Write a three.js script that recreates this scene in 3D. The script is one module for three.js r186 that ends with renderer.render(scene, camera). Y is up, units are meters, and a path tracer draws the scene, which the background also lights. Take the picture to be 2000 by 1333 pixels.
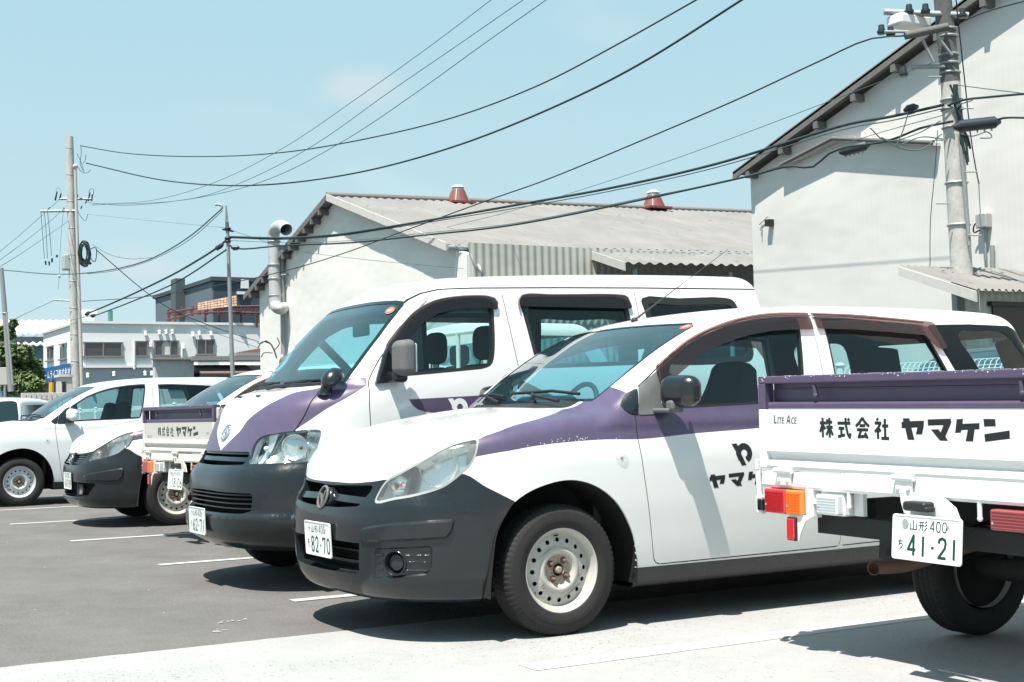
import * as THREE from 'three';
import { mergeGeometries } from 'three/addons/utils/BufferGeometryUtils.js';
import { RoundedBoxGeometry } from 'three/addons/geometries/RoundedBoxGeometry.js';
import { FontLoader } from 'three/addons/loaders/FontLoader.js';
import { TextGeometry } from 'three/addons/geometries/TextGeometry.js';
import { createNoise3D } from 'simplex-noise';

// ---------------------------------------------------------------- camera, sky, sun, exposure
// x runs along the parked cars (their rear is +x), y is up, z runs across the bays towards the aisle side the camera stands on
const scene = new THREE.Scene();
const CAM = new THREE.Vector3(-3.30119547, 1.03912798, 5.36648013);
const AX = [new THREE.Vector3(0.86919583, -0.02258387, 0.493952), new THREE.Vector3(-0.00586288, 0.99841551, 0.05596512), new THREE.Vector3(-0.49443325, -0.05154063, 0.86768619)];
const FOC = 2656.482, PW = 2000, PH = 1333;
const camera = new THREE.PerspectiveCamera(2 * Math.atan(PH / 2 / FOC) * 180 / Math.PI, PW / PH, 0.05, 3000);
camera.position.copy(CAM);
camera.up.copy(AX[1]);
camera.lookAt(CAM.clone().sub(AX[2]));
scene.add(camera);

const EXPO = 1.9;   // exposed for the shaded sides of the cars, as the photograph is
const SUN = new THREE.Vector3(-0.36, 1, 0.22).normalize();
const CLOUDS = [[712, 172, 95, 42, 0.6], [745, 150, 50, 24, 0.4], [255, 515, 85, 30, 0.5], [300, 530, 60, 20, 0.4]];   // thin clouds: where they stand in the sky as seen from here
{ // sky: pale summer haze, deeper overhead, a few thin clouds low in the north
  const W = 1024, H = 512, d = new Float32Array(W * H * 4), n3 = createNoise3D(rng(7));
  for (let j = 0; j < H; j++) for (let i = 0; i < W; i++) {
    const th = (j + 0.5) / H * Math.PI - Math.PI / 2, ph = (i + 0.5) / W * 2 * Math.PI - Math.PI;
    const y = Math.sin(th), x = Math.cos(th) * Math.cos(ph), z = Math.cos(th) * Math.sin(ph);
    const e = Math.max(0, y);
    const t = Math.pow(e, 0.6);
    let r = 0.68 * (1 - t) + 0.19 * t, g = 0.86 * (1 - t) + 0.53 * t, b = 0.90 * (1 - t) + 0.71 * t;
    // brightening around the sun (hazy summer air)
    const c = x * SUN.x + y * SUN.y + z * SUN.z, a = Math.acos(Math.min(1, Math.max(-1, c)));
    const au = 0.5 * Math.exp(-a / 0.22) + 0.1 * Math.exp(-a / 0.8);
    r += au; g += au * 0.98; b += au * 0.93;
    // thin cloud
    let s = 0, am = 1, f = 3.2;
    for (let o = 0; o < 5; o++) { s += am * n3(x * f + 3, y * f * 2.6, z * f); am *= 0.5; f *= 2.1; }
    const cl = Math.max(0, Math.min(1, (s - 0.75) * 1.0)) * Math.min(1, e * 7) * 0.3;
    r += (0.86 - r) * cl; g += (0.93 - g) * cl; b += (0.95 - b) * cl;
    for (const [px, py, w, hh, k] of CLOUDS) { const dx = (x * AX[0].x + y * AX[0].y + z * AX[0].z), dy = (x * AX[1].x + y * AX[1].y + z * AX[1].z), dz = -(x * AX[2].x + y * AX[2].y + z * AX[2].z); if (dz < 0.5) continue; const u = (dx / dz * FOC + 1000 - px) / w, v = (666.5 - dy / dz * FOC - py) / hh, q = u * u + v * v; if (q > 4) continue; const nn = n3(x * 22, y * 40, z * 22) * 0.5 + n3(x * 60 + 5, y * 90, z * 60) * 0.3, m = Math.max(0, Math.min(1, (Math.exp(-q * 1.2) * (1.1 + nn) - 0.22) * 1.3)) * k; r += (0.74 - r) * m; g += (0.80 - g) * m; b += (0.84 - b) * m; }
    if (y < 0) { r = 0.5; g = 0.52; b = 0.52; }
    const k = (j * W + i) * 4; d[k] = r / EXPO; d[k + 1] = g / EXPO; d[k + 2] = b / EXPO; d[k + 3] = 1;
  }
  const t = new THREE.DataTexture(d, W, H, THREE.RGBAFormat, THREE.FloatType);
  t.mapping = THREE.EquirectangularReflectionMapping; t.magFilter = t.minFilter = THREE.LinearFilter; t.needsUpdate = true;
  scene.background = t; scene.environment = t; scene.environmentIntensity = 1;
}
const sun = new THREE.DirectionalLight(0xfff6ea, 5);
sun.position.copy(SUN).multiplyScalar(80); sun.target.position.set(2, 0, -8); sun.position.add(sun.target.position);
sun.castShadow = true; sun.shadow.mapSize.set(4096, 4096); sun.shadow.radius = 1;
Object.assign(sun.shadow.camera, { left: -45, right: 60, top: 60, bottom: -45, near: 1, far: 250 });
scene.add(sun, sun.target);

const renderer = new THREE.WebGLRenderer({ antialias: true });
renderer.setSize(1024, 682);
renderer.toneMapping = THREE.LinearToneMapping;
renderer.toneMappingExposure = EXPO;
renderer.shadowMap.enabled = true;

function rng(seed) { let a = seed >>> 0; return () => { a = (a + 0x6D2B79F5) | 0; let t = Math.imul(a ^ (a >>> 15), 1 | a); t = (t + Math.imul(t ^ (t >>> 7), 61 | t)) ^ t; return ((t ^ (t >>> 14)) >>> 0) / 4294967296; }; }
// a point of the place from a photo pixel and its distance along the view axis / its plane
function rayOf(px, py) { return AX[0].clone().multiplyScalar((px - 1000) / FOC).addScaledVector(AX[1], -(py - 666.5) / FOC).addScaledVector(AX[2], -1); }
function at(px, py, depth) { return CAM.clone().addScaledVector(rayOf(px, py), depth); }
function onPlane(px, py, axis, val) { const r = rayOf(px, py), t = (val - CAM.getComponent(axis)) / r.getComponent(axis); return CAM.clone().addScaledVector(r, t); }
// ---------------------------------------------------------------- naming and tagging
const usedNames = new Map();
function numbered(n) { const k = usedNames.get(n) || 0; usedNames.set(n, k + 1); return k ? n + '_' + String(k).padStart(3, '0') : n; }
function thing(name, label, category, pos = [0, 0, 0], group) {
  const o = new THREE.Group(); o.name = numbered(name); o.position.set(...pos); scene.add(o);
  o.userData.label = label; o.userData.category = category; if (group) o.userData.group = group;
  return o;
}
function shadows(o) { o.traverse(m => { if (m.isMesh) { m.castShadow = true; m.receiveShadow = true; } }); return o; }
function part(name, geo, mat, parent, label) {
  const m = new THREE.Mesh(Array.isArray(geo) ? mg(geo) : geo, mat); m.name = name; m.castShadow = m.receiveShadow = true;
  if (label) m.userData.label = label;
  parent.add(m); return m;
}
function solo(name, geo, mat, label, category, group) {
  const m = part(numbered(name), geo, mat, scene); m.userData.label = label; m.userData.category = category; if (group) m.userData.group = group; return m;
}
function struct(name, geo, mat) { const m = part(numbered(name), geo, mat, scene); m.userData.kind = 'structure'; return m; }
// merge geometries of different kinds (indexed or not, with or without uv)
function mg(list) {
  list = list.filter(Boolean);
  const out = list.map(g => {
    let q = g.index ? g.toNonIndexed() : g;
    for (const k of Object.keys(q.attributes)) if (!['position', 'normal', 'uv'].includes(k)) q.deleteAttribute(k);
    if (!q.attributes.normal) q.computeVertexNormals();
    if (!q.attributes.uv) q.setAttribute('uv', new THREE.BufferAttribute(new Float32Array(q.attributes.position.count * 2), 2));
    return q;
  });
  return out.length === 1 ? out[0] : mergeGeometries(out);
}
const V = (x, y, z) => new THREE.Vector3(x, y, z);
function box(w, h, d, x = 0, y = 0, z = 0, r = 0) {
  const g = r > 0 ? new RoundedBoxGeometry(w, h, d, 2, Math.min(r, w * 0.49, h * 0.49, d * 0.49)) : new THREE.BoxGeometry(w, h, d);
  return g.translate(x, y, z);
}
// uv in metres from the dominant normal axis
function metricUV(g, s = 1) {
  const q = g.index ? g.toNonIndexed() : g, p = q.attributes.position, n = q.attributes.normal, uv = new Float32Array(p.count * 2);
  for (let i = 0; i < p.count; i++) {
    const ax = Math.abs(n.getX(i)), ay = Math.abs(n.getY(i)), az = Math.abs(n.getZ(i)), x = p.getX(i), y = p.getY(i), z = p.getZ(i);
    const [u, v] = ay > ax && ay > az ? [x, z] : ax > az ? [z, y] : [x, y];
    uv[i * 2] = u * s; uv[i * 2 + 1] = v * s;
  }
  q.setAttribute('uv', new THREE.BufferAttribute(uv, 2)); return q;
}
function rod(a, b, r, r2 = r, seg = 8) {
  const d = b.clone().sub(a), L = d.length(), g = new THREE.CylinderGeometry(r2, r, L, seg);
  g.translate(0, L / 2, 0); g.applyQuaternion(new THREE.Quaternion().setFromUnitVectors(V(0, 1, 0), d.normalize())); return g.translate(a.x, a.y, a.z);
}
function tube(pts, r, seg = 24, rs = 6, closed = false) { return new THREE.TubeGeometry(new THREE.CatmullRomCurve3(pts, closed, 'centripetal'), seg, r, rs, closed); }
// extrude a 2D outline (x,y) by depth d along z, with a small bevel, centred on z
function plate(pts, d, bevel = 0, holes = []) {
  const s = new THREE.Shape(pts.map(p => new THREE.Vector2(p[0], p[1])));
  for (const h of holes) s.holes.push(new THREE.Path(h.map(p => new THREE.Vector2(p[0], p[1]))));
  const g = new THREE.ExtrudeGeometry(s, { depth: d - 2 * bevel, bevelEnabled: bevel > 0, bevelSize: bevel, bevelThickness: bevel, bevelSegments: 2, bevelOffset: -bevel, steps: 1 });
  return g.translate(0, 0, -d / 2 + bevel);
}
function rrect(x0, y0, x1, y1, r, n = 5) {
  const o = [], c = [[x1 - r, y1 - r, 0], [x0 + r, y1 - r, 1], [x0 + r, y0 + r, 2], [x1 - r, y0 + r, 3]];
  for (const [cx, cy, q] of c) for (let i = 0; i <= n; i++) { const a = (q + i / n) * Math.PI / 2; o.push([cx + r * Math.cos(a), cy + r * Math.sin(a)]); }
  return o;
}
function spline2(pts, closed = true, n = 8) {   // smooth outline through points
  const c = new THREE.CatmullRomCurve3(pts.map(p => V(p[0], p[1], 0)), closed, 'centripetal');
  return c.getPoints(pts.length * n).slice(0, closed ? -1 : undefined).map(p => [p.x, p.y]);
}
// monotone-ish 1D interpolation through [x, y] pairs
function curve(tab) {
  const n = tab.length, xs = tab.map(t => t[0]), ys = tab.map(t => t[1]), m = new Array(n);
  const d = []; for (let i = 0; i < n - 1; i++) d.push((ys[i + 1] - ys[i]) / (xs[i + 1] - xs[i]));
  m[0] = d[0]; m[n - 1] = d[n - 2];
  for (let i = 1; i < n - 1; i++) m[i] = d[i - 1] * d[i] <= 0 ? 0 : 2 * d[i - 1] * d[i] / (d[i - 1] + d[i]);
  return x => {
    if (x <= xs[0]) return ys[0] + m[0] * (x - xs[0]);
    if (x >= xs[n - 1]) return ys[n - 1] + m[n - 1] * (x - xs[n - 1]);
    let i = 0; while (x > xs[i + 1]) i++;
    const h = xs[i + 1] - xs[i], t = (x - xs[i]) / h, t2 = t * t, t3 = t2 * t;
    return (2 * t3 - 3 * t2 + 1) * ys[i] + (t3 - 2 * t2 + t) * h * m[i] + (-2 * t3 + 3 * t2) * ys[i + 1] + (t3 - t2) * h * m[i + 1];
  };
}
const smax = (a, b, k) => { const h = Math.max(k - Math.abs(a - b), 0); return Math.max(a, b) + h * h / (4 * k); };
const smin = (a, b, k) => -smax(-a, -b, k);
const sstep = (a, b, x) => { const t = Math.min(1, Math.max(0, (x - a) / (b - a))); return t * t * (3 - 2 * t); };

// ---------------------------------------------------------------- body surfaces: mesh a smooth field, then cut panels out of it exactly
function meshField(F, lo, hi, h) {
  const nx = Math.ceil((hi[0] - lo[0]) / h) + 1, ny = Math.ceil((hi[1] - lo[1]) / h) + 1, nz = Math.ceil((hi[2] - lo[2]) / h) + 1;
  const v = new Float32Array(nx * ny * nz), id = (i, j, k) => (i * ny + j) * nz + k;
  for (let i = 0; i < nx; i++) for (let j = 0; j < ny; j++) for (let k = 0; k < nz; k++) v[id(i, j, k)] = F(lo[0] + i * h, lo[1] + j * h, lo[2] + k * h);
  const vid = new Int32Array(nx * ny * nz).fill(-1), P = [], I = [];
  for (let i = 0; i < nx - 1; i++) for (let j = 0; j < ny - 1; j++) for (let k = 0; k < nz - 1; k++) {
    let m = 0; const c = [];
    for (let q = 0; q < 8; q++) { const a = v[id(i + (q & 1), j + ((q >> 1) & 1), k + (q >> 2))]; c.push(a); if (a < 0) m++; }
    if (m === 0 || m === 8) continue;
    let sx = 0, sy = 0, sz = 0, n = 0;
    for (let q = 0; q < 8; q++) for (const b of [1, 2, 4]) if (!(q & b)) {
      const a = c[q], e = c[q | b]; if ((a < 0) === (e < 0)) continue;
      const t = a / (a - e);
      sx += (q & 1) + (b === 1 ? t : 0); sy += ((q >> 1) & 1) + (b === 2 ? t : 0); sz += (q >> 2) + (b === 4 ? t : 0); n++;
    }
    vid[id(i, j, k)] = P.length / 3;
    P.push(lo[0] + (i + sx / n) * h, lo[1] + (j + sy / n) * h, lo[2] + (k + sz / n) * h);
  }
  const quad = (a, b, c, d, flip) => { if (flip) I.push(a, c, b, a, d, c); else I.push(a, b, c, a, c, d); };
  for (let i = 1; i < nx - 1; i++) for (let j = 1; j < ny - 1; j++) for (let k = 1; k < nz - 1; k++) {
    const a = v[id(i, j, k)] < 0;
    if (a !== v[id(i + 1, j, k)] < 0) quad(vid[id(i, j - 1, k - 1)], vid[id(i, j, k - 1)], vid[id(i, j, k)], vid[id(i, j - 1, k)], !a);
    if (a !== v[id(i, j + 1, k)] < 0) quad(vid[id(i - 1, j, k - 1)], vid[id(i - 1, j, k)], vid[id(i, j, k)], vid[id(i, j, k - 1)], !a);
    if (a !== v[id(i, j, k + 1)] < 0) quad(vid[id(i - 1, j - 1, k)], vid[id(i, j - 1, k)], vid[id(i, j, k)], vid[id(i - 1, j, k)], !a);
  }
  const N = new Array(P.length), e = 0.0015;
  for (let q = 0; q < P.length; q += 3) {
    let x = P[q], y = P[q + 1], z = P[q + 2], gx, gy, gz, L;
    for (let it = 0; it < 4; it++) {
      const f = F(x, y, z);
      gx = (F(x + e, y, z) - F(x - e, y, z)) / (2 * e); gy = (F(x, y + e, z) - F(x, y - e, z)) / (2 * e); gz = (F(x, y, z + e) - F(x, y, z - e)) / (2 * e);
      L = gx * gx + gy * gy + gz * gz + 1e-9;
      if (it < 3) { let s = f / L; const mx = 0.5 * h / Math.sqrt(L); s = Math.max(-mx, Math.min(mx, s)); x -= s * gx; y -= s * gy; z -= s * gz; }
    }
    L = Math.sqrt(L); P[q] = x; P[q + 1] = y; P[q + 2] = z; N[q] = gx / L; N[q + 1] = gy / L; N[q + 2] = gz / L;
  }
  return { P, N, I };
}
function compact(s) {
  const map = new Map(), P = [], N = [], I = [];
  for (const i of s.I) { let j = map.get(i); if (j === undefined) { j = P.length / 3; map.set(i, j); P.push(s.P[i * 3], s.P[i * 3 + 1], s.P[i * 3 + 2]); N.push(s.N[i * 3], s.N[i * 3 + 1], s.N[i * 3 + 2]); } I.push(j); }
  return { P, N, I };
}
// split a surface by the sign of f(x, y, z, nx, ny, nz): [where f < 0, the rest]
function split(s, f) {
  const n = s.P.length / 3, val = new Float64Array(n);
  for (let i = 0; i < n; i++) { let q = f(s.P[i * 3], s.P[i * 3 + 1], s.P[i * 3 + 2], s.N[i * 3], s.N[i * 3 + 1], s.N[i * 3 + 2]); if (Math.abs(q) < 2e-5) q = 2e-5; val[i] = q; }
  const P = s.P.slice(), N = s.N.slice(), A = [], B = [], cache = new Map();
  const cut = (a, b) => {
    const k = a < b ? a * 4194304 + b : b * 4194304 + a; let r = cache.get(k); if (r !== undefined) return r;
    const t = val[a] / (val[a] - val[b]); r = P.length / 3;
    const q = c => P[a * 3 + c] + (P[b * 3 + c] - P[a * 3 + c]) * t, w = c => N[a * 3 + c] + (N[b * 3 + c] - N[a * 3 + c]) * t;
    P.push(q(0), q(1), q(2)); const x = w(0), y = w(1), z = w(2), L = Math.hypot(x, y, z) || 1; N.push(x / L, y / L, z / L);
    cache.set(k, r); return r;
  };
  for (let i = 0; i < s.I.length; i += 3) {
    const t = [s.I[i], s.I[i + 1], s.I[i + 2]], c = t.map(q => val[q] < 0), m = c.filter(Boolean).length;
    if (m === 3) A.push(...t); else if (m === 0) B.push(...t);
    else {
      const odd = m === 1 ? c.indexOf(true) : c.indexOf(false), a = t[odd], b = t[(odd + 1) % 3], d = t[(odd + 2) % 3], ab = cut(a, b), ad = cut(a, d);
      const [one, two] = m === 1 ? [A, B] : [B, A];
      one.push(a, ab, ad); two.push(ab, b, d, ab, d, ad);
    }
  }
  return [compact({ P, N, I: A }), compact({ P, N, I: B })];
}
function offset(s, d) { const P = s.P.slice(); for (let i = 0; i < P.length; i++) P[i] += s.N[i] * (typeof d === 'function' ? d(s.P[i - i % 3], s.P[i - i % 3 + 1], s.P[i - i % 3 + 2]) : d); return { P, N: s.N, I: s.I }; }
function flipped(s) { const I = []; for (let i = 0; i < s.I.length; i += 3) I.push(s.I[i], s.I[i + 2], s.I[i + 1]); return { P: s.P, N: s.N.map(v => -v), I }; }
function surfGeo(s) {
  const g = new THREE.BufferGeometry();
  g.setAttribute('position', new THREE.BufferAttribute(new Float32Array(s.P), 3)); g.setAttribute('normal', new THREE.BufferAttribute(new Float32Array(s.N), 3));
  const uv = new Float32Array(s.P.length / 3 * 2); for (let i = 0; i < uv.length / 2; i++) { uv[2 * i] = s.P[3 * i] + 0.3 * s.P[3 * i + 2]; uv[2 * i + 1] = s.P[3 * i + 1] + 0.5 * s.P[3 * i + 2]; }
  g.setAttribute('uv', new THREE.BufferAttribute(uv, 2)); g.setIndex(s.I); return g;
}
// walls along the open edges of a surface, from offset d0 to offset d1 along its normals
function rimWall(s, d0, d1) {
  const cnt = new Map(), key = (a, b) => a < b ? a + '_' + b : b + '_' + a;
  for (let i = 0; i < s.I.length; i += 3) for (let q = 0; q < 3; q++) { const a = s.I[i + q], b = s.I[i + (q + 1) % 3], k = key(a, b); const e = cnt.get(k); if (e) e.n++; else cnt.set(k, { n: 1, a, b }); }
  const pos = [], nor = [];
  for (const { n, a, b } of cnt.values()) if (n === 1) {
    const g = (i, d) => [s.P[i * 3] + s.N[i * 3] * d, s.P[i * 3 + 1] + s.N[i * 3 + 1] * d, s.P[i * 3 + 2] + s.N[i * 3 + 2] * d];
    const A0 = g(a, d0), B0 = g(b, d0), A1 = g(a, d1), B1 = g(b, d1);
    const u = [B0[0] - A0[0], B0[1] - A0[1], B0[2] - A0[2]], w = [s.N[a * 3], s.N[a * 3 + 1], s.N[a * 3 + 2]];
    const sg = d1 < d0 ? 1 : -1;
    let x = (u[1] * w[2] - u[2] * w[1]), y = (u[2] * w[0] - u[0] * w[2]), z = (u[0] * w[1] - u[1] * w[0]); const L = Math.hypot(x, y, z) || 1; x /= L; y /= L; z /= L;
    const T = sg > 0 ? [A0, A1, B0, B0, A1, B1] : [A0, B0, A1, B0, B1, A1];
    for (const p of T) { pos.push(...p); nor.push(x, y, z); }
  }
  const q = new THREE.BufferGeometry(); q.setAttribute('position', new THREE.BufferAttribute(new Float32Array(pos), 3)); q.setAttribute('normal', new THREE.BufferAttribute(new Float32Array(nor), 3)); return q;
}
// a panel with turned-in edges
function panelGeo(s, lip = 0.012) { return mg([surfGeo(s), rimWall(s, 0, -lip)]); }
// signed distance to a closed outline (negative inside)
function polySD(pts) {
  const n = pts.length; let x0 = 1e9, x1 = -1e9, y0 = 1e9, y1 = -1e9; for (const p of pts) { x0 = Math.min(x0, p[0]); x1 = Math.max(x1, p[0]); y0 = Math.min(y0, p[1]); y1 = Math.max(y1, p[1]); }
  return (x, y) => {
    const bx = Math.max(x0 - x, x - x1, 0), by = Math.max(y0 - y, y - y1, 0); if (bx + by > 0.25) return Math.hypot(bx, by);
    let d = 1e9, ins = false;
    for (let i = 0, j = n - 1; i < n; j = i++) {
      const [ax, ay] = pts[j], [cx, cy] = pts[i], ex = cx - ax, ey = cy - ay, wx = x - ax, wy = y - ay;
      const t = Math.max(0, Math.min(1, (wx * ex + wy * ey) / (ex * ex + ey * ey || 1e-12))), dx = wx - ex * t, dy = wy - ey * t;
      d = Math.min(d, dx * dx + dy * dy);
      if ((ay > y) !== (cy > y) && x < (cx - ax) * (y - ay) / (cy - ay) + ax) ins = !ins;
    }
    d = Math.sqrt(d); return ins ? -d : d;
  };
}
function lineSD(pts) { // distance to an open polyline
  return (x, y) => { let d = 1e9; for (let i = 1; i < pts.length; i++) { const [ax, ay] = pts[i - 1], [cx, cy] = pts[i], ex = cx - ax, ey = cy - ay, wx = x - ax, wy = y - ay, t = Math.max(0, Math.min(1, (wx * ex + wy * ey) / (ex * ex + ey * ey))); d = Math.min(d, (wx - ex * t) ** 2 + (wy - ey * t) ** 2); } return Math.sqrt(d); };
}

function weld(list) { // join surfaces, sharing vertices that coincide
  const map = new Map(), P = [], N = [], I = [];
  for (const s of list) for (const i of s.I) {
    const k = Math.round(s.P[i * 3] * 2e5) + '_' + Math.round(s.P[i * 3 + 1] * 2e5) + '_' + Math.round(s.P[i * 3 + 2] * 2e5); let j = map.get(k);
    if (j === undefined) { j = P.length / 3; map.set(k, j); P.push(s.P[i * 3], s.P[i * 3 + 1], s.P[i * 3 + 2]); N.push(s.N[i * 3], s.N[i * 3 + 1], s.N[i * 3 + 2]); } I.push(j);
  }
  const J = []; for (let i = 0; i < I.length; i += 3) if (I[i] !== I[i + 1] && I[i + 1] !== I[i + 2] && I[i] !== I[i + 2]) J.push(I[i], I[i + 1], I[i + 2]);
  return { P, N, I: J };
}
// cut a thin strip |d| < w out of a surface along the zero line of a signed function, only where lim < 0: [strip, rest]
function stripSplit(s, d, w, lim) {
  const [near, far] = lim ? split(s, lim) : [s, { P: [], N: [], I: [] }];
  const [a, b] = split(near, (...q) => d(...q) - w), [c, e] = split(a, (...q) => -d(...q) - w);
  return [c, weld([far, b, e])];
}
function signedLine(pts) { // signed distance to an open polyline (left of its direction negative)
  return (x, y) => { let d = 1e9, sg = 1; for (let i = 1; i < pts.length; i++) { const [ax, ay] = pts[i - 1], [cx, cy] = pts[i], ex = cx - ax, ey = cy - ay, wx = x - ax, wy = y - ay; let t = (wx * ex + wy * ey) / (ex * ex + ey * ey); if (i > 1) t = Math.max(0, t); if (i < pts.length - 1) t = Math.min(1, t); const q = (wx - ex * t) ** 2 + (wy - ey * t) ** 2; if (q < d - 1e-12) { d = q; sg = ex * wy - ey * wx > 0 ? -1 : 1; } } return sg * Math.sqrt(d); };
}
// ---------------------------------------------------------------- body fields (local: x from the front axle to the rear, y up, z across, 0 on the centre line)
const wagonField = (() => {
  const ws = curve([[0.15, 0.77], [0.22, 0.805], [0.3, 0.832], [0.45, 0.848], [0.62, 0.856], [0.78, 0.854], [0.88, 0.842], [0.96, 0.820], [1.02, 0.80], [1.1, 0.77]]);
  const xf = curve([[0.1, -0.72], [0.17, -0.76], [0.22, -0.815], [0.28, -0.848], [0.36, -0.86], [0.5, -0.864], [0.57, -0.86], [0.62, -0.848], [0.65, -0.828], [0.69, -0.802], [0.74, -0.79], [0.80, -0.775], [0.9, -0.74], [1.1, -0.7]]);
  const hood = curve([[-1.2, 0.40], [-0.84, 0.71], [-0.80, 0.775], [-0.75, 0.83], [-0.67, 0.888], [-0.55, 0.942], [-0.4, 0.987], [-0.2, 1.027], [0, 1.055], [0.2, 1.072], [0.4, 1.08], [1, 1.085]]);
  const wg = curve([[0.9, 0.835], [1.0, 0.812], [1.15, 0.782], [1.35, 0.728], [1.5, 0.672], [1.6, 0.63]]);
  const roof = curve([[0.6, 1.40], [0.85, 1.485], [1.0, 1.522], [1.3, 1.566], [1.6, 1.59], [2.0, 1.603], [2.5, 1.603], [3.0, 1.592], [3.4, 1.566], [3.7, 1.53]]);
  return (x, y, zz) => {
    const z = Math.abs(zz), w = ws(y);
    // plan outline of the lower body
    let plan;
    const x1 = 0.1, x2 = 3.1;
    if (x < x1) { const a = x1 - xf(y), p = 3.2; plan = (Math.pow(Math.pow((x1 - x) / a, p) + Math.pow(z / w, p), 1 / p) - 1) * 0.85; }
    else if (x > x2) { const a = 0.55 - 0.06 * Math.max(0, y - 0.9), p = 4; plan = (Math.pow(Math.pow((x - x2) / a, p) + Math.pow(z / w, p), 1 / p) - 1) * 0.6; }
    else plan = z - w;
    const hy = hood(x) - 0.068 * Math.pow(z / 0.8, 2.6);
    let lower = smax(plan, (y - hy) * 0.93, 0.05);
    lower = smax(lower, 0.185 - y, 0.03);
    // cabin
    const t = (y - 1.055) / 0.43;
    const xw = 0.19 + (y - 1.055) * 1.53 + 0.27 * z * z - 0.035 * Math.sin(Math.PI * Math.min(1, Math.max(0, t)));
    const side = (z - wg(y) + 0.02 * Math.max(0, x - 2.2) ** 2) * 0.96;
    const ry = roof(x) - 0.03 * Math.pow(z / 0.6, 2.4);
    const xr = 3.42 - (y - 1.5) * 0.36 - 0.22 * z * z;
    let cab = smax(side, (xw - x) * 0.547, 0.06);
    cab = smax(cab, (x - xr) * 0.94, 0.09);
    cab = smax(cab, (y - ry) * 0.97, 0.085);
    cab = smax(cab, 0.96 - y, 0.03);
    return smin(lower, cab, 0.035);
  };
})();
const vanField = (() => {
  const ws = curve([[0.2, 0.79], [0.28, 0.83], [0.42, 0.862], [0.7, 0.868], [1.0, 0.864], [1.15, 0.855], [1.27, 0.84], [1.5, 0.797], [1.75, 0.738], [1.85, 0.712], [2.0, 0.67]]);
  const xf = curve([[0.2, -0.60], [0.26, -0.70], [0.31, -0.77], [0.38, -0.797], [0.445, -0.80], [0.475, -0.777], [0.6, -0.772], [0.68, -0.76], [0.72, -0.738], [0.76, -0.70], [0.80, -0.675], [0.88, -0.645], [0.95, -0.617], [1.03, -0.58], [1.1, -0.535], [1.15, -0.475], [1.19, -0.395], [1.215, -0.31], [1.235, -0.275], [1.3, -0.215], [1.5, -0.03], [1.73, 0.205], [1.95, 0.5]]);
  const av = curve([[0.2, 0.86], [0.95, 0.89], [1.15, 0.72], [1.25, 0.6], [1.75, 0.42], [2.0, 0.4]]);
  const roof = curve([[-0.1, 1.70], [0.2, 1.80], [0.35, 1.862], [0.5, 1.905], [0.76, 1.94], [1.09, 1.962], [1.9, 1.996], [2.8, 2.013], [3.3, 2.015], [3.6, 2.0]]);
  const wy = curve([[0.2, 1], [1.1, 0.9], [1.2, 0.55], [1.25, 0.72], [1.8, 0.72], [2, 0.7]]);
  return (x, y, zz) => {
    const z = Math.abs(zz), w = ws(y), a = av(y), x1 = xf(y) + a;
    let plan;
    if (x < x1) { const p = 3.1; plan = (Math.pow(Math.pow((x1 - x) / a, p) + Math.pow(z / w, p), 1 / p) - 1) * 0.8 * wy(y); }
    else plan = z - w;
    const xr = 3.30 - 0.09 * Math.max(0, y - 1.0) - 0.10 * Math.max(0, y - 1.6) - 0.1 * z * z;
    let f = smax(plan, x - xr, 0.09);
    f = smax(f, (y - roof(x) + 0.045 * Math.pow(z / 0.65, 2.2)) * 0.96, 0.11);
    return smax(f, 0.24 - y, 0.03);
  };
})();
// ---------------------------------------------------------------- materials
function noiseTex(seed, size, fn, rep = 1, srgb = false) {   // fn(u, v, n) -> [r, g, b] 0..1, tileable noise n(u, v, freq)
  const r = createNoise3D(rng(seed)), d = new Uint8Array(size * size * 4);
  const n = (u, v, f) => { // tile by blending
    const a = r(u * f, v * f, 0), b = r((u - 1) * f, v * f, 0), c = r(u * f, (v - 1) * f, 0), e = r((u - 1) * f, (v - 1) * f, 0);
    return a * (1 - u) * (1 - v) + b * u * (1 - v) + c * (1 - u) * v + e * u * v;
  };
  for (let j = 0; j < size; j++) for (let i = 0; i < size; i++) { const q = fn(i / size, j / size, n), k = (j * size + i) * 4; d[k] = q[0] * 255; d[k + 1] = q[1] * 255; d[k + 2] = q[2] * 255; d[k + 3] = 255; }
  const t = new THREE.DataTexture(d, size, size); t.wrapS = t.wrapT = THREE.RepeatWrapping; t.magFilter = THREE.LinearFilter; t.minFilter = THREE.LinearMipmapLinearFilter; t.generateMipmaps = true; t.repeat.set(rep, rep);
  if (srgb) t.colorSpace = THREE.SRGBColorSpace; t.needsUpdate = true; return t;
}
const clamp01 = v => Math.max(0, Math.min(1, v));
const lin = (r, g, b) => new THREE.Color().setRGB(r, g, b);
const std = (c, rough = 0.6, o = {}) => new THREE.MeshStandardMaterial({ color: Array.isArray(c) ? lin(...c) : c, roughness: rough, ...o });
const phys = (c, rough, o = {}) => new THREE.MeshPhysicalMaterial({ color: lin(...c), roughness: rough, ...o });
const dust = noiseTex(3, 256, (u, v, n) => { const q = 0.5 + 0.25 * n(u, v, 6) + 0.2 * n(u, v, 24); return [q, q, q]; }, 2);
const blotch = noiseTex(5, 256, (u, v, n) => { const q = clamp01(0.9 + 0.09 * n(u, v, 5) + 0.07 * n(u, v, 19)); return [q, q, q]; }, 1.3);
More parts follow.
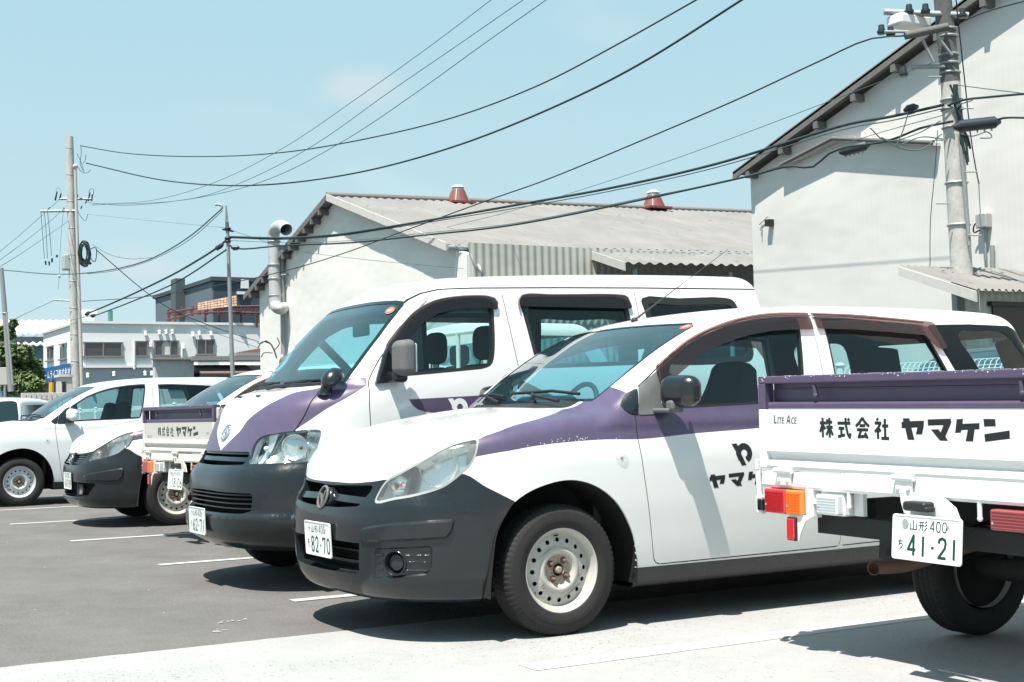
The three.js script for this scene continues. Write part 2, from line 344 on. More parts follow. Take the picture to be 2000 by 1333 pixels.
const M = {
  white: phys([0.705, 0.72, 0.72], 0.32, { clearcoat: 0.55, clearcoatRoughness: 0.08, roughnessMap: dust }),
  silverWhite: phys([0.66, 0.69, 0.71], 0.32, { clearcoat: 0.6, clearcoatRoughness: 0.08 }),
  purple: phys([0.09, 0.068, 0.135], 0.40, { clearcoat: 0.3, clearcoatRoughness: 0.2, map: blotch }),
  plum: phys([0.085, 0.06, 0.12], 0.5, { clearcoat: 0.3, clearcoatRoughness: 0.25, map: blotch }),
  plastic: phys([0.0125, 0.0175, 0.0215], 0.38, { map: blotch, roughnessMap: dust, clearcoat: 0.12, clearcoatRoughness: 0.35 }),
  black: std([0.012, 0.013, 0.014], 0.5),
  gloss: phys([0.01, 0.012, 0.014], 0.12, { clearcoat: 1, clearcoatRoughness: 0.03 }),
  glossFrit: phys([0.012, 0.02, 0.025], 0.06),
  frit: phys([0.006, 0.011, 0.013], 0.3, { specularIntensity: 0.25 }),
  void: std([0.004, 0.004, 0.005], 0.9),
  gap: std([0.006, 0.007, 0.008], 0.9),
  rubber: std([0.016, 0.016, 0.017], 0.75),
  tyre: std([0.015, 0.0148, 0.0148], 0.8, { map: blotch }),
  liner: std([0.035, 0.048, 0.052], 0.85),
  trim: std([0.022, 0.030, 0.034], 0.7),
  seat: std([0.010, 0.014, 0.017], 0.95),
  greyPlastic: std([0.12, 0.128, 0.13], 0.75, { map: blotch }),
  glass: phys([0.66, 0.86, 0.88], 0.0, { transmission: 1, thickness: 0, ior: 1.5 }),
  screen: phys([0.36, 0.76, 0.86], 0.0, { transmission: 0.965, thickness: 0, ior: 1.95 }),
  privacy: phys([0.30, 0.42, 0.45], 0.0, { transmission: 1, thickness: 0, ior: 1.5 }),
  visor: phys([0.27, 0.165, 0.165], 0.12, { transmission: 0.94, thickness: 0, ior: 1.48 }),
  darkVisor: phys([0.06, 0.042, 0.046], 0.18, { transmission: 0.88, thickness: 0, ior: 1.48 }),
  lens: phys([0.93, 0.97, 0.97], 0.06, { transmission: 1, thickness: 0, ior: 1.45 }),
  chrome: std([0.8, 0.82, 0.83], 0.14, { metalness: 1 }),
  reflector: std([0.86, 0.88, 0.89], 0.25, { metalness: 0.9 }),
  lampWhite: std([0.7, 0.72, 0.72], 0.4),
  steel: std([0.45, 0.46, 0.46], 0.5, { metalness: 0.6 }),
  galv: std([0.33, 0.36, 0.37], 0.55, { metalness: 0.35, map: blotch }),
  red: phys([0.55, 0.02, 0.025], 0.15, { clearcoat: 1 }),
  amber: phys([0.85, 0.2, 0.02], 0.15, { clearcoat: 1 }),
  rust: std([0.13, 0.075, 0.05], 0.85),
};
// worn steel wheel paint: cream enamel with rust freckles
const wheelTex = noiseTex(11, 256, (u, v, n) => {
  const s = n(u, v, 9) + 0.6 * n(u, v, 26), q = clamp01((s - 0.72) * 3.5); const b = 0.93 + 0.05 * n(u, v, 5);
  return [b * (0.80 - 0.40 * q), b * (0.79 - 0.50 * q), b * (0.76 - 0.55 * q)];
}, 2, true);
M.wheelCream = std([0.82, 0.82, 0.82], 0.45, { map: wheelTex });
M.wheelSilver = std([0.58, 0.6, 0.61], 0.4, { metalness: 0.25, map: blotch });
const rustTex = noiseTex(13, 128, (u, v, n) => { const s = clamp01(0.28 + 0.6 * n(u, v, 5) + 0.35 * n(u, v, 17)); return [0.74 - 0.32 * s, 0.70 - 0.38 * s, 0.64 - 0.40 * s]; }, 3, true);
M.rustyHub = std([0.8, 0.8, 0.8], 0.8, { map: rustTex });

// ---------------------------------------------------------------- strokes for lettering (unit boxes, y down)
const GL = {
  '山': [[[.5, .06], [.5, .88]], [[.1, .36], [.1, .9], [.9, .9], [.9, .36]]],
  '形': [[[.04, .2], [.56, .2]], [[.0, .5], [.6, .5]], [[.2, .2], [.19, .6], [.08, .96]], [[.43, .2], [.43, .97]], [[.93, .06], [.66, .3]], [[.95, .34], [.66, .62]], [[.98, .62], [.62, .97]]],
  '株': [[[.02, .28], [.46, .28]], [[.24, .03], [.24, .97]], [[.22, .34], [.03, .72]], [[.28, .4], [.43, .58]], [[.6, .1], [.52, .36]], [[.57, .24], [.96, .24]], [[.5, .48], [.99, .48]], [[.75, .03], [.75, .97]], [[.72, .52], [.5, .86]], [[.78, .52], [.99, .86]]],
  '式': [[[.03, .28], [.97, .28]], [[.1, .52], [.52, .52]], [[.3, .52], [.3, .84]], [[.04, .92], [.56, .82]], [[.62, .03], [.65, .4], [.76, .78], [.9, .94], [.96, .74]], [[.78, .06], [.9, .17]]],
  '会': [[[.5, .02], [.3, .24], [.03, .42]], [[.5, .02], [.7, .24], [.97, .42]], [[.3, .38], [.7, .38]], [[.1, .57], [.9, .57]], [[.42, .58], [.22, .9], [.76, .86]], [[.66, .7], [.86, .97]]],
  '社': [[[.2, .03], [.27, .14]], [[.04, .25], [.43, .25], [.28, .48], [.04, .66]], [[.25, .46], [.25, .98]], [[.3, .5], [.44, .64]], [[.54, .38], [.96, .38]], [[.74, .06], [.74, .92]], [[.47, .94], [1, .94]]],
  'ち': [[[.12, .26], [.86, .2]], [[.46, .03], [.28, .58], [.5, .44], [.74, .46], [.84, .64], [.7, .86], [.36, .95]]],
  'そ': [[[.24, .1], [.74, .08], [.22, .44], [.88, .36], [.56, .52], [.44, .74], [.54, .92], [.78, .95]]],
  'ス': [[[.12, .15], [.82, .15], [.6, .55], [.08, .92]], [[.55, .58], [.92, .92]]],
  'ホ': [[[.06, .3], [.94, .3]], [[.5, .04], [.5, .95]], [[.28, .48], [.08, .78]], [[.72, .48], [.94, .78]]],
  'ー': [[[.06, .5], [.94, .5]]],
  'ム': [[[.45, .08], [.18, .82], [.85, .76]], [[.62, .5], [.92, .94]]],
  'ラ': [[[.18, .1], [.82, .1]], [[.1, .38], [.86, .38], [.72, .7], [.3, .95]]],
  'イ': [[[.82, .06], [.5, .42], [.1, .62]], [[.54, .4], [.54, .96]]],
  'フ': [[[.1, .14], [.86, .14], [.7, .58], [.22, .94]]],
  '0': [[[.5, .04], [.2, .12], [.1, .35], [.1, .65], [.2, .88], [.5, .96], [.8, .88], [.9, .65], [.9, .35], [.8, .12], [.5, .04]]],
  '1': [[[.5, .02], [.5, .98]]],
  '2': [[[.1, .28], [.18, .1], [.5, .03], [.82, .1], [.9, .28], [.78, .5], [.1, .94], [.95, .94]]],
  '3': [[[.1, .2], [.25, .07], [.5, .03], [.8, .1], [.86, .28], [.74, .44], [.42, .48], [.78, .54], [.92, .73], [.8, .9], [.5, .97], [.2, .92], [.06, .78]]],
  '4': [[[.72, .98], [.72, .03], [.06, .7], [.98, .7]]],
  '6': [[[.72, .03], [.4, .3], [.14, .62], [.16, .84], [.5, .97], [.84, .84], [.88, .66], [.76, .5], [.5, .46], [.2, .56]]],
  '7': [[[.1, .22], [.1, .06], [.92, .06], [.5, .98]]],
  '8': [[[.5, .03], [.22, .1], [.16, .28], [.3, .44], [.5, .48], [.74, .55], [.9, .72], [.8, .9], [.5, .97], [.2, .9], [.1, .72], [.26, .55], [.5, .48], [.7, .44], [.84, .28], [.78, .1], [.5, .03]]],
  '9': [[[.28, .97], [.6, .7], [.86, .38], [.84, .16], [.5, .03], [.16, .16], [.12, .34], [.24, .5], [.5, .54], [.8, .44]]],
  '-': [[[.2, .52], [.8, .52]]],
};
function glyph(c, ch, x, y, w, h, lw) {
  c.lineWidth = lw; c.lineJoin = 'round'; c.lineCap = 'butt';
  for (const s of GL[ch] || []) { c.beginPath(); s.forEach((p, i) => { const X = x + p[0] * w, Y = y + p[1] * h; if (i) c.lineTo(X, Y); else c.moveTo(X, Y); }); c.stroke(); }
}
function canvasTex(w, h, draw) {
  const cv = document.createElement('canvas'); cv.width = w; cv.height = h; const c = cv.getContext('2d'); draw(c, w, h);
  const t = new THREE.CanvasTexture(cv); t.colorSpace = THREE.SRGBColorSpace; t.magFilter = THREE.LinearFilter; t.anisotropy = 8; return t;
}
// number plate, 330 x 165 mm, faces -x, centred on its middle
function numberPlate(parent, kana, digits, pos, tilt = 0, seal = false, yaw = 0) {
  const t = canvasTex(512, 256, c => {
    c.fillStyle = '#e4e9e8'; c.fillRect(0, 0, 512, 256);
    c.strokeStyle = '#16302b'; const up = '山形';
    glyph(c, up[0], 128, 24, 60, 62, 7); glyph(c, up[1], 200, 24, 64, 62, 7);
    '400'.split('').forEach((d, i) => glyph(c, d, 282 + i * 44, 24, 33, 62, 7.5));
    c.strokeStyle = '#123a30'; glyph(c, kana, 40, 140, 46, 58, 7);
    const D = digits.split(''); let x = 118;
    for (const d of D) { const w = d === '-' ? 34 : 62; glyph(c, d, x, 112, w, 118, d === '-' ? 16 : 17); x += w + 22; }
  });
  const s = plate(rrect(-0.165, -0.0825, 0.165, 0.0825, 0.012), 0.004, 0.0012);
  const p = s.attributes.position, uv = s.attributes.uv; for (let i = 0; i < p.count; i++) uv.setXY(i, (p.getX(i) + 0.165) / 0.33, (p.getY(i) + 0.0825) / 0.165);
  const m = part('number_plate', s.rotateY(-Math.PI / 2), std([0.93, 0.93, 0.93], 0.4, { map: t }), parent);
  m.position.set(...pos); m.rotation.set(0, yaw, tilt);
  const rim = plate(rrect(-0.165, -0.0825, 0.165, 0.0825, 0.012), 0.004, 0.0015, [rrect(-0.158, -0.0755, 0.158, 0.0755, 0.009).reverse()]).rotateY(-Math.PI / 2).translate(-0.0025, 0, 0);
  part('plate_rim', rim, M.lampWhite, m);
  const bolts = [-1, 1].map(q => new THREE.CylinderGeometry(q > 0 || !seal ? 0.006 : 0.015, q > 0 || !seal ? 0.006 : 0.015, 0.006, 14).rotateZ(Math.PI / 2).translate(-0.004, 0.052, q * 0.1));
  part('plate_bolt', bolts, M.steel, m);
  return m;
}
M.lensHazy = phys([0.90, 0.93, 0.92], 0.10, { transmission: 0.94, thickness: 0, ior: 1.5 });
M.housing = std([0.66, 0.70, 0.71], 0.24, { metalness: 0.8 });
M.lampRim = std([0.28, 0.30, 0.30], 0.5);
M.plasticGloss = phys([0.007, 0.0085, 0.01], 0.28, { clearcoat: 0.7, clearcoatRoughness: 0.15, map: blotch });
M.visorEdge = phys([0.30, 0.13, 0.11], 0.25, { clearcoat: 0.5 });
M.letter = std([0.012, 0.015, 0.018], 0.45);
M.ductMetal = std([0.50, 0.52, 0.53], 0.5, { metalness: 0.2, map: blotch });
M.ventRed = std([0.20, 0.055, 0.045], 0.7, { map: blotch });
M.ductMetal = std([0.50, 0.52, 0.53], 0.5, { metalness: 0.2, map: blotch });
M.ventRed = std([0.20, 0.055, 0.045], 0.7, { map: blotch });
M.dirtyPipe = std([0.55, 0.53, 0.50], 0.7, { map: blotch });
GL['た'] = [[[.08, .26], [.62, .2]], [[.36, .04], [.1, .94]], [[.5, .46], [.9, .42]], [[.56, .62], [.5, .84], [.66, .93], [.94, .9]]];
M.reflectorPale = std([0.80, 0.83, 0.83], 0.3, { metalness: 0.7 });
// ---------------------------------------------------------------- wheels (axis along z, outer face at z = 0 facing +z)
function tyreGeo(R, rb, W, near) {
  const k = R / 0.302, prof = []; // [r, z] from the outer bead over the tread to the inner bead
  const S = [[rb - 0.002, -0.016], [rb + 0.006, -0.006], [rb + 0.02, -0.001], [rb + 0.034, 0.002], [rb + 0.036, 0.0035], [rb + 0.052, 0.004], [rb + 0.054, 0.0025], [R - 0.034, 0.000], [R - 0.032, -0.002], [R - 0.02, -0.006], [R - 0.012, -0.012], [R - 0.006, -0.020], [R - 0.002, -0.030]];
  const T = []; const tw = W - 0.06;
  for (const [a, d] of [[0, 0], [0.2, 0], [0.205, 1], [0.255, 1], [0.26, 0], [0.47, 0], [0.475, 1], [0.525, 1], [0.53, 0], [0.74, 0], [0.745, 1], [0.795, 1], [0.8, 0], [1, 0]]) T.push([R - 0.007 * d, -0.030 - tw * a]);
  prof.push(...S, ...T); for (let i = S.length - 1; i >= 0; i--) prof.push([S[i][0], -W - S[i][1]]);
  const nt = near ? 288 : 96, pos = [], idx = [], n = prof.length, uv = [];
  for (let i = 0; i <= nt; i++) {
    const a = i / nt * Math.PI * 2, groove = near && i % 4 === 0;
    for (let j = 0; j < n; j++) {
      let [r, z] = prof[j];
      if (groove && r > R - 0.022 && (z > -0.030 - tw * 0.2 || z < -0.030 - tw * 0.8)) r -= 0.0045;
      if (near && (i % 4 === 2) && r > R - 0.004 && z < -0.030 - tw * 0.25 && z > -0.030 - tw * 0.75) r -= 0.004;
      pos.push(r * Math.cos(a), r * Math.sin(a), z); uv.push(i / nt * 6, j / n * 1.5);
    }
  }
  for (let i = 0; i < nt; i++) for (let j = 0; j < n - 1; j++) { const a = i * n + j, b = a + n; idx.push(a, b, a + 1, a + 1, b, b + 1); }
  const g = new THREE.BufferGeometry(); g.setAttribute('position', new THREE.Float32BufferAttribute(pos, 3)); g.setAttribute('uv', new THREE.Float32BufferAttribute(uv, 2)); g.setIndex(idx);
  g.computeVertexNormals();
  for (let j = 0; j < n; j++) { const q = g.attributes.normal, a = j, b = nt * n + j; const x = q.getX(a) + q.getX(b), y = q.getY(a) + q.getY(b), z = q.getZ(a) + q.getZ(b), L = Math.hypot(x, y, z); q.setXYZ(a, x / L, y / L, z / L); q.setXYZ(b, x / L, y / L, z / L); }
  return g;
}
function lathe(pts, seg = 64) { return new THREE.LatheGeometry(pts.map(p => new THREE.Vector2(p[0], p[1])), seg).rotateX(Math.PI / 2); } // profile [r, z]
const wheelKit = new Map();
function wheelParts(kind) {
  if (wheelKit.has(kind)) return wheelKit.get(kind);
  const near = kind === 'near', rb = 0.19, k = {};
  k.tyre = tyreGeo(0.302, rb, 0.17, near);
  k.rim = mg([
    lathe([[0.180, -0.165], [0.176, -0.12], [0.165, -0.10], [0.165, -0.05], [0.172, -0.035], [0.176, -0.024], [0.183, -0.020], [0.187, -0.013], [0.190, -0.007], [0.1945, -0.007], [0.1955, -0.011], [0.193, -0.016]], near ? 96 : 48),
    (() => { const s = new THREE.Shape(); s.absarc(0, 0, 0.166, 0, Math.PI * 2); const h0 = new THREE.Path(); h0.absarc(0, 0, 0.107, 0, Math.PI * 2, true); s.holes.push(h0);
      for (let i = 0; i < 16; i++) { const a = (i + 0.5) / 16 * Math.PI * 2, h = new THREE.Path(); h.absellipse(0.139 * Math.cos(a), 0.139 * Math.sin(a), 0.0105, 0.0105, 0, Math.PI * 2, true); s.holes.push(h); }
      const g = new THREE.ExtrudeGeometry(s, { depth: 0.004, bevelEnabled: false, curveSegments: near ? 48 : 24 }), p = g.attributes.position;
      for (let i = 0; i < p.count; i++) { const r = Math.hypot(p.getX(i), p.getY(i)); p.setZ(i, p.getZ(i) - 0.056 + 0.018 * (1 - (r - 0.107) / 0.06)); }
      g.computeVertexNormals(); return g; })(),
    lathe([[0.109, -0.0385], [0.103, -0.031], [0.096, -0.0265], [0.088, -0.026], [0.080, -0.030], [0.074, -0.038], [0.070, -0.046], [0.066, -0.048]], near ? 72 : 36),
  ]);
  k.hub = mg([lathe([[0.068, -0.0475], [0.05, -0.047], [0.033, -0.047], [0.032, -0.041], [0.030, -0.041], [0.0295, -0.056]], 40), lathe([[0.017, -0.056], [0.016, -0.034], [0.012, -0.031], [0, -0.031]], 20)]);
  k.nuts = [0, 1, 2, 3].map(i => { const a = Math.PI / 2 * i + 0.35; return mg([new THREE.CylinderGeometry(0.0095, 0.0105, 0.018, 6).rotateX(Math.PI / 2).translate(0.05 * Math.cos(a), 0.05 * Math.sin(a), -0.038), new THREE.SphereGeometry(0.0085, 10, 6).translate(0.05 * Math.cos(a), 0.05 * Math.sin(a), -0.029), new THREE.CylinderGeometry(0.016, 0.016, 0.001, 18).rotateX(Math.PI / 2).translate(0.05 * Math.cos(a), 0.05 * Math.sin(a), -0.0462)]); });
  k.bore = lathe([[0.0296, -0.0555], [0.0, -0.0555]], 24);
  k.back = mg([k.bore, lathe([[0.165, -0.075], [0, -0.075]], 32), lathe([[0.0, -0.150], [0.12, -0.150], [0.178, -0.135]], 32)]);
  k.valve = rod(V(0.158, 0.01, -0.045), V(0.163, 0.012, -0.012), 0.004);
  wheelKit.set(kind, k); return k;
}
function addWheel(parent, x, y, z, left, mat, kind, spin = 0, scale = 1) {
  const k = wheelParts(kind), w = new THREE.Group(); w.name = 'wheel'; parent.add(w);
  w.position.set(x, y, z); w.rotation.set(0, left ? 0 : Math.PI, 0); w.scale.setScalar(scale);
  const s = new THREE.Matrix4().makeRotationZ(spin);
  for (const [n, g, m] of [['tyre', k.tyre, M.tyre], ['rim', k.rim, mat], ['hub', k.hub, M.rustyHub], ['brake_drum', k.back, M.void]]) { const q = part(n, g, m, w); q.rotation.z = spin; }
  for (const g of k.nuts) { const q = part('wheel_nut', g, M.rust, w); q.rotation.z = spin; }
  if (kind === 'near') part('valve', k.valve, M.rubber, w).rotation.z = spin + 1;
  return w;
}
// ---------------------------------------------------------------- ground
const P3 = (px, py, axis, val) => onPlane(px, py, axis, val);
const asphaltTex = noiseTex(41, 1024, (() => { const r = rng(77); return (u, v, n) => { const g = r(); const f = n(u, v, 130), pit = clamp01((n(u, v, 85) - 0.52) * 3); let b = 0.63 + 0.045 * n(u, v, 3) + 0.03 * n(u, v, 11) + 0.10 * (g - 0.5) + 0.07 * f - 0.20 * pit + (g > 0.9985 ? 0.32 : 0) - (g < 0.006 ? 0.16 : 0); return [b * 1.0, b * 0.982, b * 0.965]; }; })(), 1, true);
asphaltTex.repeat.set(0.4, 0.4);
const grainBump = noiseTex(43, 512, (() => { const r = rng(78); return (u, v, n) => { const q = 0.5 + 0.22 * n(u, v, 60) + 0.22 * n(u, v, 120) + 0.2 * (r() - 0.5); return [q, q, q]; }; })(), 1); grainBump.repeat.set(0.9, 0.9);
const paleTex = noiseTex(45, 1024, (() => { const r = rng(79); return (u, v, n) => { const g = r(), p = clamp01((n(u, v, 60) + 0.7 * n(u, v, 130) - 0.62) * 2.2); let b = 0.90 + 0.03 * n(u, v, 4) + 0.02 * n(u, v, 17) - 0.30 * p + 0.05 * (g - 0.5); return [b * 1.0, b * 0.996, b * 0.992]; }; })(), 1, true); paleTex.repeat.set(0.5, 0.5);
const streak = noiseTex(47, 512, (u, v, n) => { const q = clamp01(0.86 + 0.10 * n(u, v, 4) + 0.06 * n(u, v, 21)); return [q, q, q]; }, 1); streak.repeat.set(0.06, 0.17);
function sheet(pts, y, mat, name) { const g = new THREE.ShapeGeometry(new THREE.Shape(pts.map(p => new THREE.Vector2(p[0], -p[1])))).rotateX(-Math.PI / 2).translate(0, y, 0); const p = g.attributes.position, uv = g.attributes.uv; for (let i = 0; i < p.count; i++) uv.setXY(i, p.getX(i), p.getZ(i)); return struct(name, g, mat); }
sheet([[-600, -900], [900, -900], [900, 300], [-600, 300]], -0.02, std([0.13, 0.13, 0.125], 0.95, { map: asphaltTex }), 'ground');
sheet([[-40, -60], [5.3, -60], [5.3, 30], [-40, 30]], 0, std([0.33, 0.33, 0.335], 0.92, { map: asphaltTex, bumpMap: grainBump, bumpScale: 0.004 }), 'parking_lot');
{ const r = rng(4), pts = []; for (let i = 0; i <= 300; i++) pts.push([-14 + 19 * i / 300, -0.78 + 0.012 * (r() - 0.5)]); pts.push([5, 16], [-14, 16]); sheet(pts, 0.004, std([0.395, 0.405, 0.41], 0.85, { map: paleTex, bumpMap: grainBump, bumpScale: 0.005 }), 'pale_pavement'); }
const lineMat = std([0.56, 0.565, 0.56], 0.7, { map: paleTex });
function parkingLine(x0, x1, z, w, y, label) { const r = rng(Math.floor(100 - z * 7)), a = [], b = []; for (let i = 0; i <= 60; i++) { const x = x0 + (x1 - x0) * i / 60; a.push([x, z - w / 2 + 0.004 * (r() - 0.5)]); b.push([x, z + w / 2 + 0.004 * (r() - 0.5)]); } const m = sheet([...a, ...b.reverse()], y, lineMat, 'parking_line'); m.userData.label = label; return m; }
for (const [x, z, l] of [[-0.59, -1.96, 'white bay line passing under the nearest wagon bumper'], [-0.69, -4.37, 'white bay line passing under the one-box van'], [-0.80, -6.83, 'white bay line beside the middle truck'], [-0.89, -9.30, 'white bay line passing under the grey bumpered wagon'], [-1.0, -11.72, 'white bay line beside the plain white wagon'], [-1.1, -14.15, 'farthest white bay line']]) parkingLine(x, 4.9, z, 0.10, 0.004, l);
parkingLine(-0.53, 4.9, 0.57, 0.15, 0.006, 'white line painted on the pale pavement');
{ const r = rng(12); const mk = (px, py, n, w) => { const c = P3(px, py, 1, 0.003), list = []; for (let i = 0; i < n; i++) list.push(new THREE.CircleGeometry(1, 7).rotateX(-Math.PI / 2).scale(0.006 + 0.03 * r() * r(), 1, 0.003 + 0.007 * r()).rotateY(0.7 * (r() - 0.5)).translate(c.x + w * (r() - 0.5), 0.0035 + i * 0.0002, c.z + 0.05 * (r() - 0.5))); return list; };
  const m = struct('paint_spatter', mg([...mk(462, 1213, 12, 0.2), ...mk(432, 1233, 5, 0.07), ...mk(598, 1150, 3, 0.05)]), lineMat); }
{ const r = rng(17), list = []; for (let i = 0; i < 150; i++) { const x = -5 + 7 * r(), z = -9 + 9 * r(), s = 0.0015 + 0.0025 * r(); list.push(new THREE.DodecahedronGeometry(s, 0).scale(1, 0.6, 1).rotateY(r() * 3).translate(x, s * 0.4, z)); } const m = solo('loose_grit', list, std([0.5, 0.49, 0.46], 0.9), 'scattered pale grit on the asphalt in front of the vehicles', 'grit'); m.userData.kind = 'stuff'; }

// ---------------------------------------------------------------- white mesh fence behind the bays
{ const f = thing('mesh_fence', 'white rolled-top wire mesh fence running behind the parked vehicles', 'fence', [5.5, 0, 0]);
  const wm = std([0.72, 0.74, 0.74], 0.45), panel = [], H = 1.36, S = 2.0;
  for (let i = 0; i <= 32; i++) { const z = 0.05 + i * (S - 0.1) / 32; panel.push(rod(V(0, 0.12, z), V(0, H - 0.06, z), 0.0035, 0.0035, 5)); const loop = [V(0, H - 0.06, z), V(0.03, H + 0.0, z), V(0.075, H + 0.02, z), V(0.09, H - 0.03, z), V(0.05, H - 0.06, z)]; panel.push(tube(loop, 0.0035, 8, 5)); }
  for (const [y, x] of [[0.12, 0], [0.30, 0], [0.5, 0], [0.7, 0], [0.9, 0], [1.08, 0], [H - 0.06, 0], [H + 0.02, 0.06], [H - 0.03, 0.092]]) panel.push(rod(V(x, y, 0.02), V(x, y, S - 0.02), 0.0042, 0.0042, 5));
  const pg = mg(panel), post = mg([new THREE.CylinderGeometry(0.035, 0.035, H + 0.02, 14).translate(0, (H + 0.02) / 2, 0), new THREE.SphereGeometry(0.045, 14, 8).scale(1, 0.6, 1).translate(0, H + 0.03, 0), box(0.09, 0.03, 0.12, 0.02, H - 0.09, 0, 0.01)]);
  for (let i = 0; i < 26; i++) { part('post', post, wm, f).position.z = 6 - i * S; if (i) { part('mesh_panel', pg, wm, f).position.z = 6 - i * S; } }
  part('kerb', box(0.2, 0.14, 52, 0, 0.05, -20), std([0.4, 0.4, 0.38], 0.9), f); }

// ---------------------------------------------------------------- buildings
const ribs = (pitch, seed, dir = 0) => noiseTex(seed, 64, (u, v) => { const t = dir ? v : u; const q = 0.5 + 0.5 * Math.sin(t * Math.PI * 4); return [q, q, q]; });
const wallRib = ribs(1, 51); wallRib.repeat.set(4.5, 1);
const shedWall = std([0.80, 0.805, 0.775], 0.7, { map: streak, bumpMap: wallRib, bumpScale: 0.004 });
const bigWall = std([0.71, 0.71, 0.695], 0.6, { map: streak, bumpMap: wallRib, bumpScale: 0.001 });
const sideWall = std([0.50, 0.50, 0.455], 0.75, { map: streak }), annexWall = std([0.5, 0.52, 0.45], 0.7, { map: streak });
const roofTex = noiseTex(53, 512, (u, v, n) => { const s = n(u, v, 5) * 0.5 + n(u, v, 16) * 0.3, l = clamp01((n(u * 1, v, 30) - 0.55) * 2); const b = 0.66 + 0.09 * s - 0.16 * l; return [b * 1.0, b * 0.99, b * 0.975]; }, 1, true); roofTex.repeat.set(0.12, 0.09);
const roofRib = ribs(1, 55); roofRib.repeat.set(1.4, 1);
const slate = std([0.50, 0.50, 0.50], 0.9, { map: roofTex });
const fascia = std([0.15, 0.15, 0.145], 0.85, { map: blotch }), fasciaPale = std([0.55, 0.54, 0.52], 0.85, { map: blotch });
function poly3(pts, thick, n, mat) { // a flat slab through 3D points, thickened along n
  const list = [], b = pts.map(p => p.clone().addScaledVector(n, -thick)); const pos = [];
  const nn = pts[1].clone().sub(pts[0]).cross(pts[2].clone().sub(pts[0])).normalize(), up = nn.dot(n) > 0;
  const shape = (() => { const u = pts[1].clone().sub(pts[0]).normalize(), w = nn.clone().cross(u); return THREE.ShapeUtils.triangulateShape(pts.map(p => new THREE.Vector2(p.clone().sub(pts[0]).dot(u), p.clone().sub(pts[0]).dot(w))), []); })();
  const tri = (a, c, d) => { for (const p of [a, c, d]) pos.push(p.x, p.y, p.z); };
  for (const [i, j, k] of shape) { if (up) { tri(pts[i], pts[j], pts[k]); tri(b[i], b[k], b[j]); } else { tri(pts[i], pts[k], pts[j]); tri(b[i], b[j], b[k]); } }
  for (let i = 0; i < pts.length; i++) { const j = (i + 1) % pts.length; if (up) { tri(pts[i], b[i], pts[j]); tri(pts[j], b[i], b[j]); } else { tri(pts[i], pts[j], b[i]); tri(pts[j], b[j], b[i]); } }
  const g = new THREE.BufferGeometry(); g.setAttribute('position', new THREE.Float32BufferAttribute(pos, 3)); g.computeVertexNormals(); return metricUV(g);
}
// a corrugated sheet roof: sine ribs running from the ridge line (a0-a1) down to the eave line (b0-b1)
function corrugated(a0, a1, b0, b1, pitch, amp, nDown = 2) {
  const L = a0.distanceTo(a1), N = Math.max(2, Math.round(L / pitch * 6)), pos = [], uv = [], idx = [], n = a1.clone().sub(a0).cross(b0.clone().sub(a0)).normalize(); if (n.y < 0) n.negate();
  for (let i = 0; i <= N; i++) { const t = i / N, A = a0.clone().lerp(a1, t), B = b0.clone().lerp(b1, t), w = amp * Math.sin(t * L / pitch * 2 * Math.PI); for (let j = 0; j <= nDown; j++) { const p = A.clone().lerp(B, j / nDown).addScaledVector(n, w); pos.push(p.x, p.y, p.z); uv.push(t * L, j / nDown * A.distanceTo(B)); } }
  const m = nDown + 1; for (let i = 0; i < N; i++) for (let j = 0; j < nDown; j++) { const a = i * m + j, b = a + m; idx.push(a, b, a + 1, a + 1, b, b + 1); }
  const g = new THREE.BufferGeometry(); g.setAttribute('position', new THREE.Float32BufferAttribute(pos, 3)); g.setAttribute('uv', new THREE.Float32BufferAttribute(uv, 2)); g.setIndex(idx); g.computeVertexNormals(); return g;
}
function corrugatedWall(p0, p1, y0, y1) { const pos = [], idx = [], uv = [], L = p0.distanceTo(p1), d = p1.clone().sub(p0).normalize(), nn = V(d.z, 0, -d.x), M2 = Math.round(L / 0.2 * 8); for (let i = 0; i <= M2; i++) { const t = i / M2, q = p0.clone().lerp(p1, t).addScaledVector(nn, 0.014 * Math.sin(t * L / 0.2 * 6.283)); for (const y of [y0, y1]) { pos.push(q.x, y, q.z); uv.push(t * L, y); } } for (let i = 0; i < M2; i++) idx.push(2 * i, 2 * i + 1, 2 * i + 2, 2 * i + 1, 2 * i + 3, 2 * i + 2); const g = new THREE.BufferGeometry(); g.setAttribute('position', new THREE.Float32BufferAttribute(pos, 3)); g.setAttribute('uv', new THREE.Float32BufferAttribute(uv, 2)); g.setIndex(idx); g.computeVertexNormals(); return g; }
const lerp3 = (a, b, t) => a.clone().lerp(b, t), dx = (p, d) => V(p.x + d, p.y, p.z), dz = (p, d) => V(p.x, p.y, p.z + d), dy = (p, d) => V(p.x, p.y + d, p.z);
const X_ = V(1, 0, 0), Z_ = V(0, 0, 1), Y_ = V(0, 1, 0);

